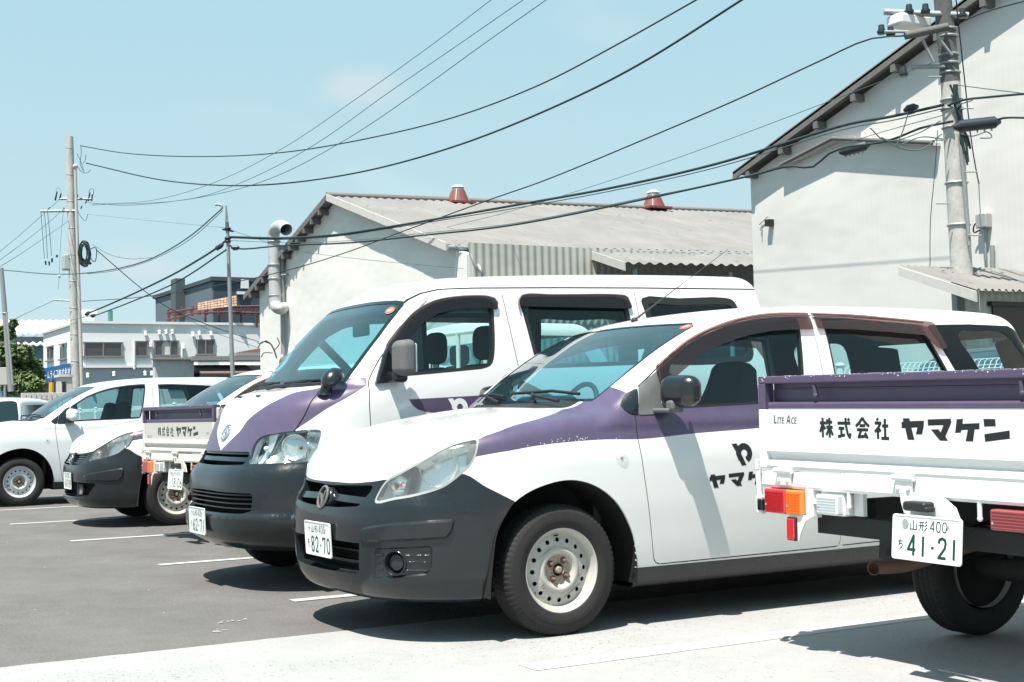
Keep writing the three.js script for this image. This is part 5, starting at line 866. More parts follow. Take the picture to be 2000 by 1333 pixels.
function wagon(opt) {
  const F = wagonField, h = opt.near ? 0.018 : 0.026;
  const root = thing(opt.name, opt.label, opt.category, opt.pos);
  let rest = meshField(F, [-1.0, 0.1, -0.93], [3.75, 1.68, 0.93], h);
  const take = f => { const [a, b] = split(rest, f); rest = b; return a; };
  const P = (n, g, m, parent = root, label) => part(n, g, m, parent, label);
  take(side(ARCH_F, 0.5)); take(side(ARCH_R, 0.5));
  for (const [A, q] of [[ARCH_F, 0], [ARCH_R, 1]]) for (const s of [1, -1]) P('wheel_arch_liner', archLiner(A.map(p => [p[0], Math.max(p[1], 0.2)]), 0.84, 0.52, s), M.void);
  // lamps
  const head = take(diag(HEAD));
  // front openings
  const grilleP = sym([[0.425, 0.712], [0.385, 0.612], [0.25, 0.603], [0.0, 0.598]].reverse().map(p => p)), grille = take(front([[0.43, 0.713], [0.39, 0.618], [0.2, 0.607], [0, 0.603], [-0.2, 0.607], [-0.39, 0.618], [-0.43, 0.713], [0, 0.702]], -0.5));
  const lowP = opt.front === 'star' ? [[0.412, 0.452], [0.395, 0.31], [0, 0.303], [-0.395, 0.31], [-0.412, 0.452], [0, 0.455]] : [[0.62, 0.435], [0.60, 0.40], [0.5, 0.305], [0, 0.295], [-0.5, 0.305], [-0.60, 0.40], [-0.62, 0.435], [0, 0.45]];
  const low = take(front(lowP, -0.5));
  // bumper
  const yb = curve([[-0.9, 0.718], [-0.79, 0.718], [-0.6, 0.718], [-0.38, 0.728], [-0.217, 0.742], [0.289, 0.764], [0.432, 0.702], [0.593, 0.63], [0.72, 0.56]]);
  let bumper = take((x, y, z) => Math.max(y - yb(x + Math.abs(z)), x + 0.2));
  const bump = P('bumper', new THREE.BufferGeometry(), M.plastic);
  const bevels = [], takeB = f => { const [a, b] = split(bumper, f); bumper = b; return a; };
  const prot = diag(opt.front === 'star' ? [[-0.409, 0.511], [-0.39, 0.524], [-0.334, 0.534], [-0.173, 0.551], [0.197, 0.566], [0.24, 0.567], [0.252, 0.56], [0.235, 0.508], [0.199, 0.48], [-0.403, 0.458], [-0.41, 0.47]] : [[-0.36, 0.505], [-0.2, 0.535], [0.1, 0.565], [0.27, 0.578], [0.285, 0.57], [0.27, 0.50], [0.22, 0.455], [0.05, 0.45], [-0.34, 0.47]]);
  const protS = takeB(prot);
  let fogP, fogS, fogR;
  if (opt.front === 'star') { fogP = diag([[-0.313, 0.426], [-0.275, 0.437], [0.098, 0.449], [0.113, 0.442], [0.101, 0.351], [0.07, 0.32], [-0.319, 0.291]]); fogS = takeB(fogP); }
  bump.geometry = panelGeo(bumper, 0.035);
  for (const q of halves(protS)) P('bumper_protector', bevelPanel(q, prot, 0.014, 0.012), M.plastic, bump);
  if (fogS) {
    const ell = (x, y, z) => Math.hypot((x + Math.abs(z) + 0.148) / 0.074, (y - 0.371) / 0.053) - 1;
    const [hole, pan] = split(fogS, ell);
    for (const q of halves(pan)) P('fog_lamp_panel', mg([bevelPanel(q, fogP, -0.010, 0.008), rimWall(q, -0.008, -0.05)]), M.plastic, bump);
    for (const s of [1, -1]) {
      const c = V(-0.746, 0.371, s * 0.598), n = fieldNormal(F, c.x, c.y, c.z); n.y = 0; n.normalize(); c.addScaledVector(n, -0.008);
      P('fog_lamp', [orient(lathe([[0.058, -0.002], [0.055, 0.006], [0.050, 0.003], [0.047, -0.035], [0.0, -0.038]], 36), c, n), orient(lathe([[0.0, -0.012], [0.034, -0.014], [0.037, -0.02], [0.037, -0.036]], 36), c, n)], M.plastic, bump);
      for (const [y, a, b] of [[0.405, -0.29, -0.232], [0.375, -0.29, -0.235], [0.338, -0.29, -0.235], [0.405, -0.065, 0.09], [0.375, -0.06, 0.085], [0.338, -0.065, 0.07]]) {
        const pts = []; for (let i = 0; i <= 6; i++) { const q = a + (b - a) * i / 6; let x = (q - 0.6) / 2 - 0.15, best = 1e9; for (let k = -1; k < 0; k += 0.004) { const zz = q - k; if (zz < 0 || zz > 0.86) continue; const f = Math.abs(F(k, y, zz)); if (f < best) { best = f; x = k; } } const nn = fieldNormal(F, x, y, s * (q - x)); pts.push(V(x, y, s * (q - x)).addScaledVector(nn, -0.009)); }
        P('fog_panel_rib', tube(pts, 0.0045, 8, 5), M.plastic, bump);
      }
    }
  } else {
    for (const s of [1, -1]) P('intake_divider', [box(0.08, 0.13, 0.035, -0.80, 0.37, s * 0.30, 0.012)], M.plastic, bump);
    P('bumper_lip', tube([V(-0.60, 0.305, 0.70), V(-0.72, 0.29, 0.55), V(-0.835, 0.282, 0.3), V(-0.855, 0.28, 0), V(-0.835, 0.282, -0.3), V(-0.72, 0.29, -0.55), V(-0.60, 0.305, -0.70)], 0.02, 32, 8), M.plastic, bump);
  }
  // grille
  const gb = offset(grille, -0.09); P('grille_opening', [surfGeo(gb), rimWall(grille, -0.03, -0.09)], M.void, bump);
  const lb = offset(low, -0.10); P('lower_grille_opening', [surfGeo(lb), rimWall(low, -0.03, -0.10)], M.void, bump);
  const band = (s, f, w, d, lip) => { const [a] = stripSplit(s, f, w); const o = offset(a, d); return mg([surfGeo(o), rimWall(o, 0, -lip)]); };
  if (opt.front === 'star') {
    P('grille_bar', band(grille, (x, y, z) => y - 0.658 + 0.02 * Math.abs(z), 0.0145, -0.012, 0.06), M.plastic, bump);
    
    P('lower_grille_bar', band(low, (x, y, z) => y - 0.355, 0.007, -0.045, 0.03), M.black, bump);
    P('lower_grille_bar', band(low, (x, y, z) => y - 0.405, 0.004, -0.06, 0.03), M.black, bump);
    // round badge with a winged V, tilted back with the nose
    const c = V(-0.842, 0.645, 0), n = V(-0.95, 0.30, 0).normalize();
    const wing = [[-0.044, 0.024], [-0.025, 0.03], [-0.008, 0.004], [0, -0.018], [0.008, 0.004], [0.025, 0.03], [0.044, 0.024], [0.026, 0.014], [0.012, -0.014], [0.004, -0.044], [-0.004, -0.044], [-0.012, -0.014], [-0.026, 0.014]].reverse();
    P('badge', [orient(new THREE.TorusGeometry(0.05, 0.007, 10, 40).scale(1.02, 1.06, 1), c, n), orient(plate(wing, 0.01, 0.002), c.clone().addScaledVector(n, 0.0), n)], M.greyPlastic, bump);
    P('badge_mount', orient(lathe([[0.0, -0.004], [0.046, -0.004], [0.056, -0.02], [0.064, -0.06]], 36), c, n), M.plastic, bump);
  } else {
    for (const dy of [0.632, 0.652, 0.672, 0.692]) P('grille_slat', band(grille, (x, y, z) => y - dy - 0.01 * Math.abs(z), 0.0065, -0.014, 0.05), M.plastic, bump);
    const c = V(-0.836, 0.662, 0), n = V(-0.96, 0.26, 0).normalize();
    P('badge', [orient(new THREE.TorusGeometry(0.044, 0.006, 8, 32), c, n), orient(box(0.115, 0.022, 0.012, 0, 0, 0, 0.004), c, n)], M.chrome, bump);
    P('badge_mount', orient(plate([[-0.07, 0.055], [0.07, 0.055], [0.045, -0.065], [-0.045, -0.065]], 0.04, 0.006), c.clone().addScaledVector(n, -0.03), n), M.plastic, bump);
  }
  // headlights
  halves(head).forEach((s, i) => {
    const sg = i ? -1 : 1;
    const lamp = P('headlight', mg([surfGeo(offset(s, -0.001)), rimWall(s, -0.001, -0.02)]), opt.near ? M.lensHazy : M.lensHazy, root);
    P('lamp_housing', [surfGeo(offset(s, -0.075)), rimWall(s, -0.02, -0.075)], M.housing, lamp);
    const [rim0] = split(s, (x, y, z) => -polySD(HEAD)(x + Math.abs(z), y) - 0.011);
    P('lamp_seal', surfGeo(offset(rim0, 0.0006)), opt.near ? M.lampRim : M.black, lamp);
    const bowl = (r, x, y, z, nx, nz) => orient(lathe([[r, 0.0], [r * 0.97, -0.012], [r * 0.8, -0.030], [r * 0.5, -0.044], [r * 0.2, -0.05], [0, -0.05]], 36), V(x, y, sg * z), V(nx, 0.16, sg * nz).normalize());
    const [bez] = stripSplit(s, (x, y, z) => (x + Math.abs(z)) + 0.085 - 0.35 * (y - 0.7), 0.014); P('lamp_bezel', mg([surfGeo(offset(bez, -0.018)), rimWall(bez, -0.018, -0.06)]), M.trim, lamp);
    const [tip] = split(s, (x, y, z) => 0.325 - (x + Math.abs(z))); P('lamp_bezel', surfGeo(offset(tip, -0.016)), M.greyPlastic, lamp);
    P('main_reflector', bowl(0.098, -0.545, 0.80, 0.66, -0.80, 0.6), M.reflectorPale, lamp);
    P('indicator_reflector', bowl(0.045, -0.69, 0.712, 0.555, -0.85, 0.5), M.chrome, lamp);
    for (let i = 0; i < 4; i++) { const [fl] = stripSplit(s, (x, y, z) => (x + Math.abs(z)) + 0.26 - 0.035 * i - 0.3 * (y - 0.68), 0.003, (x, y, z) => x + Math.abs(z) + 0.115); if (fl.I.length) P('lens_flute', surfGeo(offset(fl, -0.010)), M.lens, lamp); }
    P('bulb', [new THREE.SphereGeometry(0.016, 14, 10).scale(1.6, 1, 1).translate(-0.53, 0.80, sg * 0.64)], M.lampWhite, lamp);
    P('indicator_bulb', new THREE.SphereGeometry(0.008, 12, 8).translate(-0.695, 0.718, sg * 0.575), M.red, lamp);
  });
  // windscreen, cowl, windows
  const ws = take((() => { const d = polySD([[-0.648, 1.40], [-0.638, 1.45], [-0.58, 1.474], [-0.3, 1.482], [0, 1.486], [0.3, 1.482], [0.58, 1.474], [0.638, 1.45], [0.648, 1.40], [0.648, 1.25], [0.635, 1.145], [0.618, 1.078], [0.3, 1.078], [0, 1.078], [-0.3, 1.078], [-0.618, 1.078], [-0.635, 1.145], [-0.648, 1.25]]); return (x, y, z) => Math.max(d(z, y), x - 1.15); })());
  const cw = curve([[0, 0.06], [0.2, 0.055], [0.4, 0.09], [0.55, 0.215], [0.62, 0.27]]);
  const cowl = take((x, y, z) => Math.max(Math.abs(z) - 0.535, cw(Math.abs(z)) - x, y - 1.15, x - 0.6));
  P('cowl_panel', panelGeo(cowl, 0.02), M.black);
  const wsd = (x, y, z) => Math.max(Math.abs(z) - (0.63 - 0.02 * sstep(1.2, 1.07, y)), y - 1.466 - 0.012 * (1 - (z / 0.6) ** 2), 1.092 - y);
  const [wsIn, wsRim] = split(ws, wsd);
  const wsp = P('windscreen', surfGeo(offset(wsIn, -0.003)), M.screen);
  P('windscreen_seal', panelGeo(wsRim, 0.01), M.glossFrit, wsp);
  const dd = [polySD(DLO_F), polySD(DLO_R)];
  const wf = take(side(DLO_F)), wr = take(side(DLO_R));
  const glassPart = (s, sd, name, mat, sealW) => halves(s).forEach(q => { const [inn, rim] = split(q, (x, y) => sd(x, y) + sealW); const g = P(name, surfGeo(offset(inn, -0.012)), mat); P('window_seal', mg([surfGeo(offset(rim, -0.003)), rimWall(rim, -0.003, -0.03)]), M.black, g); });
  glassPart(wf, dd[0], 'door_glass', M.glass, 0.014); glassPart(wr, dd[1], 'door_glass', M.glass, 0.014);
  // rear quarter glass wraps round the tail
  const QO = [[2.545, 1.474], [2.9, 1.483], [3.24, 1.478], [3.42, 1.40], [3.52, 1.1], [3.5, 1.06], [2.71, 1.06], [2.68, 1.19], [2.575, 1.41]], QI = spline2([[2.80, 1.436], [3.0, 1.443], [3.16, 1.44], [3.235, 1.385], [3.34, 1.14], [3.32, 1.095], [2.97, 1.09], [2.92, 1.13], [2.84, 1.28], [2.775, 1.40]], true, 3);
  const quarter = take(side(QO, 0.4)), [qi, qo] = split(quarter, side(QI, 0.4));
  halves(qo).forEach((q, i) => { const g = P('quarter_window', panelGeo(q, 0.01), M.frit); P('quarter_glass', surfGeo(offset(halves(qi)[i], -0.002)), M.glass, g); });
  const tail = take((() => { const d = polySD(rrect(-0.56, 1.1, 0.56, 1.43, 0.05)); return (x, y, z) => Math.max(d(z, y), 3.0 - x); })());
  P('tailgate_glass', surfGeo(offset(tail, -0.003)), M.glass);
  // black sail panels beside the mirrors
  const SAIL = [[0.372, 1.055], [0.40, 1.088], [0.428, 1.112], [0.484, 1.14], [0.452, 1.006], [0.41, 1.014], [0.385, 1.03]];
  halves(take(side(SAIL))).forEach(q => P('sail_panel', mg([surfGeo(offset(q, 0.003)), rimWall(q, 0.003, -0.01)]), M.plastic));
  const MOUNT = [[0.456, 1.006], [0.488, 1.143], [0.62, 1.226], [0.598, 1.06], [0.615, 1.03], [0.54, 1.008]];
  const mount = take(side(MOUNT));
  // underside, sills
  P('underbody', surfGeo(take((x, y, z, nx, ny) => Math.max(ny + 0.45, y - 0.28))), M.black);
  halves(take((x, y, z) => Math.max(y - 0.283, 0.5 - Math.abs(z), 0.39 - x, x - 2.3))).forEach(q => P('sill', panelGeo(q, 0.02), M.plastic));
  // panel gaps
  const GF = [[0.40, 1.02], [0.434, 1.005], [0.431, 0.89], [0.452, 0.717], [0.478, 0.53], [0.502, 0.35], [0.508, 0.318], [0.52, 0.300], [0.545, 0.2915], [1.0, 0.294], [1.64, 0.298], [1.685, 0.300], [1.698, 0.33], [1.70, 0.6], [1.69, 0.9], [1.675, 1.10], [1.678, 1.2], [1.683, 1.4], [1.69, 1.50]];
  const GR = [[1.712, 0.3015], [2.1, 0.306], [2.26, 0.32]], GR2 = [[2.66, 1.06], [2.64, 0.9], [2.5, 0.74]], GR3 = [[0.488, 1.143], [0.62, 1.236], [0.83, 1.362], [0.985, 1.424], [1.22, 1.484], [1.36, 1.504], [1.5, 1.514], [1.69, 1.515], [1.95, 1.514], [2.27, 1.499], [2.53, 1.484]];
  for (const L of [GF, GR, GR2, GR3]) { const sd = signedLine(L), near = lineSD(L); const [g, r] = stripSplit(rest, (x, y) => sd(x, y), 0.003, (x, y, z) => Math.max(near(x, y) - 0.05, 0.45 - Math.abs(z))); rest = r; const [gg, back] = split(g, (x, y) => near(x, y) - 0.0034); rest = weld([rest, back]); halves(gg).forEach(q => P('panel_gap', surfGeo(offset(q, -0.004)), M.gap)); }
  // body panels
  const seam = curve([[-0.9, 1.2], [-0.44, 0.85], [-0.42, 0.765], [-0.3, 0.765], [-0.2, 0.74], [-0.05, 0.71], [0.09, 0.645], [0.21, 0.562], [0.28, 0.56], [0.4, 0.6]]);
  const paint = opt.paint;
  const hood = take((x, y, z, nx, ny) => Math.max(x - 0.33, Math.abs(z) - seam(x), 0.68 - y));
  P('bonnet', panelGeo(hood, 0.014), paint);
  const low1 = curve([[-0.6, 0.79], [-0.43, 0.836], [-0.34, 0.851], [-0.255, 0.862], [-0.126, 0.879], [0.01, 0.889], [0.234, 0.896], [0.43, 0.892], [0.75, 0.909], [1.17, 0.925], [1.7, 0.955], [2.7, 1.0], [3.7, 1.04]]);
  const SUP = [[-0.7, 0.7], [3.8, 0.7], [3.8, 1.06], [0.46, 1.06], [0.43, 1.107], [0.418, 1.148], [0.30, 1.13], [-0.7, 1.13]], sup = polySD(SUP);
  const inStripe = (x, y, z) => Math.max(low1(x) - y, sup(x, y), 0.3 - Math.abs(z));
  const panel = (n, f) => halves(take(f)).forEach((q, i) => {
    if (!opt.stripe) { P(n, panelGeo(q, 0.012), paint); return; }
    const [st, bd] = split(q, inStripe); const m = P(n, panelGeo(bd, 0.012), paint); if (st.I.length) P('stripe', panelGeo(st, 0.012), M.purple, m);
  });
  const dp = polySD([...GF.slice(1), [1.69, 1.6], [0.434, 1.6]]), rp = polySD([[1.70, 0.31], [2.3, 0.31], [2.34, 0.6], [2.5, 0.74], [2.64, 0.9], [2.66, 1.06], [2.68, 1.2], [2.53, 1.49], [1.69, 1.52], [1.68, 1.2]]);
  panel('front_door', (x, y, z) => Math.max(dp(x, y), 0.45 - Math.abs(z), y - 1.3 * 0 - 1.51));
  panel('rear_door', (x, y, z) => Math.max(rp(x, y), 0.45 - Math.abs(z)));
  panel('front_fender', (x, y, z) => Math.max(x - 0.5, y - 1.15, -(0.2 - Math.abs(z)) * -1 - 0.0));
  P('body_shell', panelGeo(rest, 0.010), paint);
  // cabin lining: the same pillars and roof seen from inside
  const [lin0] = split(rest, (x, y, z) => Math.max(0.6 - y, 0.3 - x)); P('cabin_lining', surfGeo(offset(lin0, -0.03)), M.liner);
  P('cabin_floor', [box(2.9, 0.03, 1.45, 1.95, 0.36, 0), box(0.04, 0.58, 1.24, 0.33, 0.66, 0), ...[1, -1].map(s => box(2.9, 0.68, 0.03, 1.95, 0.68, s * 0.76))], M.trim);
  P('dashboard', [new RoundedBoxGeometry(0.42, 0.22, 1.14, 3, 0.07).translate(0.54, 0.95, 0), new RoundedBoxGeometry(0.2, 0.1, 0.4, 3, 0.04).translate(0.66, 1.07, -0.38)], M.trim);
  P('steering_wheel', steering(0.86, 1.02, -0.38), M.black);
  for (const s of [1, -1]) P('front_seat', highSeat(1.22, 0.62, s * 0.38, 0.46, 1.29, 0.2), M.seat);
  P('rear_seat', [new RoundedBoxGeometry(0.4, 0.14, 1.2, 3, 0.05).translate(2.05, 0.66, 0), new RoundedBoxGeometry(0.1, 0.42, 1.2, 3, 0.04).rotateZ(-0.2).translate(2.3, 0.86, 0)], M.seat);
  P('rear_view_mirror', [new RoundedBoxGeometry(0.03, 0.072, 0.23, 3, 0.014).translate(1.02, 1.40, 0.0), rod(V(1.02, 1.40, 0), V(0.93, 1.47, 0), 0.008)], M.trim);
  // wipers
  const onWs = (z, y) => { let x = 0.0; for (; x < 1.3; x += 0.002) if (F(x, y, z) < 0) break; return V(x - 0.018, y + 0.012, z); };
  P('wiper', wiper([V(0.17, 1.085, -0.05), V(0.215, 1.125, -0.28), onWs(-0.40, 1.115)], [onWs(-0.12, 1.105), onWs(-0.3, 1.118), onWs(-0.58, 1.118)]), M.black);
  P('wiper', wiper([V(0.20, 1.085, 0.50), V(0.19, 1.115, 0.28), onWs(0.15, 1.115)], [onWs(0.52, 1.105), onWs(0.3, 1.125), onWs(-0.06, 1.12)]), M.black);
  // inspection sticker inside the screen, upper corner
  if (opt.sticker !== false) { const p = V(0.925, 1.451, 0.588), n = fieldNormal(F, 0.925, 1.451, 0.588), st = P('inspection_sticker', orient(new THREE.CircleGeometry(0.034, 28), p.addScaledVector(n, 0.001), n), std([0.36, 0.10, 0.085], 0.6)); P('sticker_print', orient(new THREE.CircleGeometry(0.019, 20).scale(1.2, 0.8, 1), p.clone().addScaledVector(n, 0.002), n), std([0.42, 0.30, 0.28], 0.6), st); }
  // door mirrors
  for (const s of [1, -1]) {
    const hz = (x, y) => fieldHit(F, x, y, s);
    const q = halves(mount)[s > 0 ? 0 : 1];
    const mm = P('mirror_mount', mg([surfGeo(offset(q, 0.004)), rimWall(q, 0.004, -0.02)]), opt.mountMat || M.greyPlastic);
    const g = new RoundedBoxGeometry(0.115, 0.158, 0.215, 6, 0.056); const p = g.attributes.position;
    for (let i = 0; i < p.count; i++) { const x = p.getX(i), y = p.getY(i), z = p.getZ(i); p.setX(i, x + 0.04 * z * -s * 0); const t = (z * s + 0.107) / 0.215; p.setY(i, y * (1.02 - 0.10 * t) + 0.004); p.setX(i, x * (1 - 0.12 * t) + 0.05 * t); }
    g.computeVertexNormals();
    const mh = P('door_mirror', g.rotateY(-s * 0.12).translate(0.588, 1.112, s * 0.945), opt.mirrorMat);
    P('mirror_glass', new RoundedBoxGeometry(0.012, 0.125, 0.17, 3, 0.005).rotateY(-s * 0.32).translate(0.654, 1.112, s * 0.95), M.chrome, mh);
    P('mirror_foot', [new RoundedBoxGeometry(0.10, 0.022, 0.13, 3, 0.01).translate(0.59, 1.026, s * 0.865), new RoundedBoxGeometry(0.07, 0.06, 0.06, 3, 0.02).translate(0.59, 1.05, s * 0.92)], opt.mountMat || M.greyPlastic, mh);
  }
  // smoked rain visors
  if (opt.visor) for (const s of [1, -1]) {
    const shell = meshField(F, [0.4, 1.0, s > 0 ? 0.5 : -0.95], [2.75, 1.62, s > 0 ? 0.95 : -0.5], 0.022);
    const topF = [[0.50, 1.16], [0.62, 1.24], [0.83, 1.366], [0.985, 1.428], [1.1, 1.46], [1.22, 1.486], [1.36, 1.506], [1.5, 1.516], [1.675, 1.519]], topR = [[1.70, 1.518], [1.95, 1.516], [2.27, 1.501], [2.51, 1.487], [2.60, 1.41]];
    const bf = lineSD(topF), br = lineSD(topR), lf = curve([[0.40, 0.96], ...topF.map(p => [p[0], p[1]])]), lr = curve(topR.slice(0, 4)), up = (x, y) => x < 1.69 ? y - lf(x) : y - lr(x);
    const cut = f => { const [a] = split(shell, f); return mg([surfGeo(offset(a, 0.020)), rimWall(a, 0.020, 0.017)]); };
    const oneside = (x, y, z) => 0.52 - s * z;
    const fF = (x, y, z) => Math.max(bf(x, y) - 0.088, up(x, y), 0.60 - x, x - 1.672, 1.07 - y, oneside(x, y, z)), fR = (x, y, z) => Math.max(br(x, y) - 0.082, up(x, y), 1.704 - x, x - 2.58 + 0.35 * (1.5 - y) * -1, oneside(x, y, z));
    P('window_visor', cut(fF), M.visor); P('window_visor', cut(fR), M.visor);
    for (const t of [topF.slice(1), topR.slice(0, 4)]) P('visor_edge', tube(t.map(q => { const z = fieldHit(F, q[0], q[1] - 0.004, s), n = fieldNormal(F, q[0], q[1] - 0.004, z); return V(q[0], q[1] - 0.004, z).addScaledVector(n, 0.016); }), 0.0055, 40, 6), M.visorEdge);
  }
  // side repeater lamps, door handles, antenna
  for (const s of [1, -1]) {
    const z = fieldHit(F, 0.326, 0.807, s); P('side_lamp', new THREE.SphereGeometry(1, 24, 12).scale(0.034, 0.015, 0.013).translate(0.326, 0.807, z), M.lensHazy);
    P('side_lamp_bulb', new THREE.SphereGeometry(0.008, 10, 8).translate(0.326, 0.808, z - s * 0.002), std([0.4, 0.2, 0.14], 0.6));
    for (const x of [1.56, 2.5]) P('door_handle', [box(0.16, 0.026, 0.02, x, 0.93, fieldHit(F, x, 0.93, s) + s * 0.016, 0.01)], paint);
  }
  if (opt.antenna) P('antenna', [rod(V(1.0, 1.528, 0.02), V(1.67, 1.945, 0.02), 0.0035, 0.0016), rod(V(0.99, 1.52, 0.02), V(1.18, 1.64, 0.02), 0.0062, 0.004), new THREE.SphereGeometry(0.02, 12, 8).translate(1.0, 1.522, 0.02)], M.black);
  if (opt.plateText) { const nb = numberPlate(root, opt.plateText[0], opt.plateText[1], [-0.874, 0.447, 0.012], 0.05); P('plate_bracket', box(0.02, 0.09, 0.2, 0.014, 0, 0, 0.004), M.black, nb); }
  for (const [x, rear] of [[0, 0], [2.65, 1]]) for (const s of [1, -1]) addWheel(root, x, 0.302, s * 0.83, s > 0, opt.wheelMat, opt.near && s > 0 ? 'near' : 'far', opt.spin || 0);
  P('axle', [rod(V(0, 0.3, -0.7), V(0, 0.3, 0.7), 0.05), rod(V(2.65, 0.3, -0.7), V(2.65, 0.3, 0.7), 0.05)], M.void);
  if (opt.lettering) for (const s of [1, -1]) {
    const polys = kata(opt.letterX, 0.640, 0.098, 0.066, 0.022, 0.02);
    if (s < 0) { const mid = opt.letterX + 0.23; for (const p of polys) for (const q of p) q[0] = 2 * mid - q[0]; }
    P('lettering', decal(F, polys, s), M.letter, root);
    P('company_mark', decal(F, [markPoly(1.046, 0.800, 0.115)], s), M.letter, root);
  }
  if (opt.chips) { const r = rng(21), polys = []; const chip = (x, y, w, hh, k = 5) => { const p = []; for (let i = 0; i < k; i++) { const a = i / k * 6.283, q = 0.5 + r(); p.push([x + w * q * Math.cos(a), y + hh * q * Math.sin(a)]); } polys.push(p); };
    for (let i = 0; i < 26; i++) { const t = r(), x = t < 0.75 ? -0.1 + 0.3 * r() * r() + 0.12 * r() : -0.3 + 0.7 * r(); chip(x, low1(x) + 0.004 + 0.03 * r() * r(), 0.0012 + 0.0018 * r(), 0.0012 + 0.0026 * r()); }
    P('paint_chips', decal(F, polys, 1, 0.0008), M.white); }
  return root;
}
wagon({ name: 'delivery_wagon', label: 'nearest white wagon with purple stripe, brown visors and dark grey bumper, plate 82-70', category: 'station wagon', pos: [0, 0, -0.83], near: true, paint: M.white, stripe: true, front: 'star', mirrorMat: M.plasticGloss, visor: true, antenna: true, plateText: ['そ', '82-70'], wheelMat: M.wheelCream, spin: 0.6, lettering: true, letterX: 0.838, chips: true });
wagon({ name: 'delivery_wagon', label: 'white station wagon with dark grey bumper half hidden by the weathered truck, plate 47-39', category: 'station wagon', pos: [0.43, 0, -8.67], paint: M.white, stripe: true, front: 'round', mirrorMat: M.plasticGloss, visor: true, plateText: ['た', '47-39'], wheelMat: M.wheelCream, spin: 0.2, lettering: false });
wagon({ name: 'delivery_wagon', label: 'plain white station wagon with body-coloured mirrors and silver steel wheels at the left edge', category: 'station wagon', pos: [-0.27, 0, -13.16], paint: M.silverWhite, stripe: false, front: 'round', mirrorMat: M.silverWhite, mountMat: M.plastic, visor: false, sticker: false, wheelMat: M.wheelSilver, spin: 0.9 });
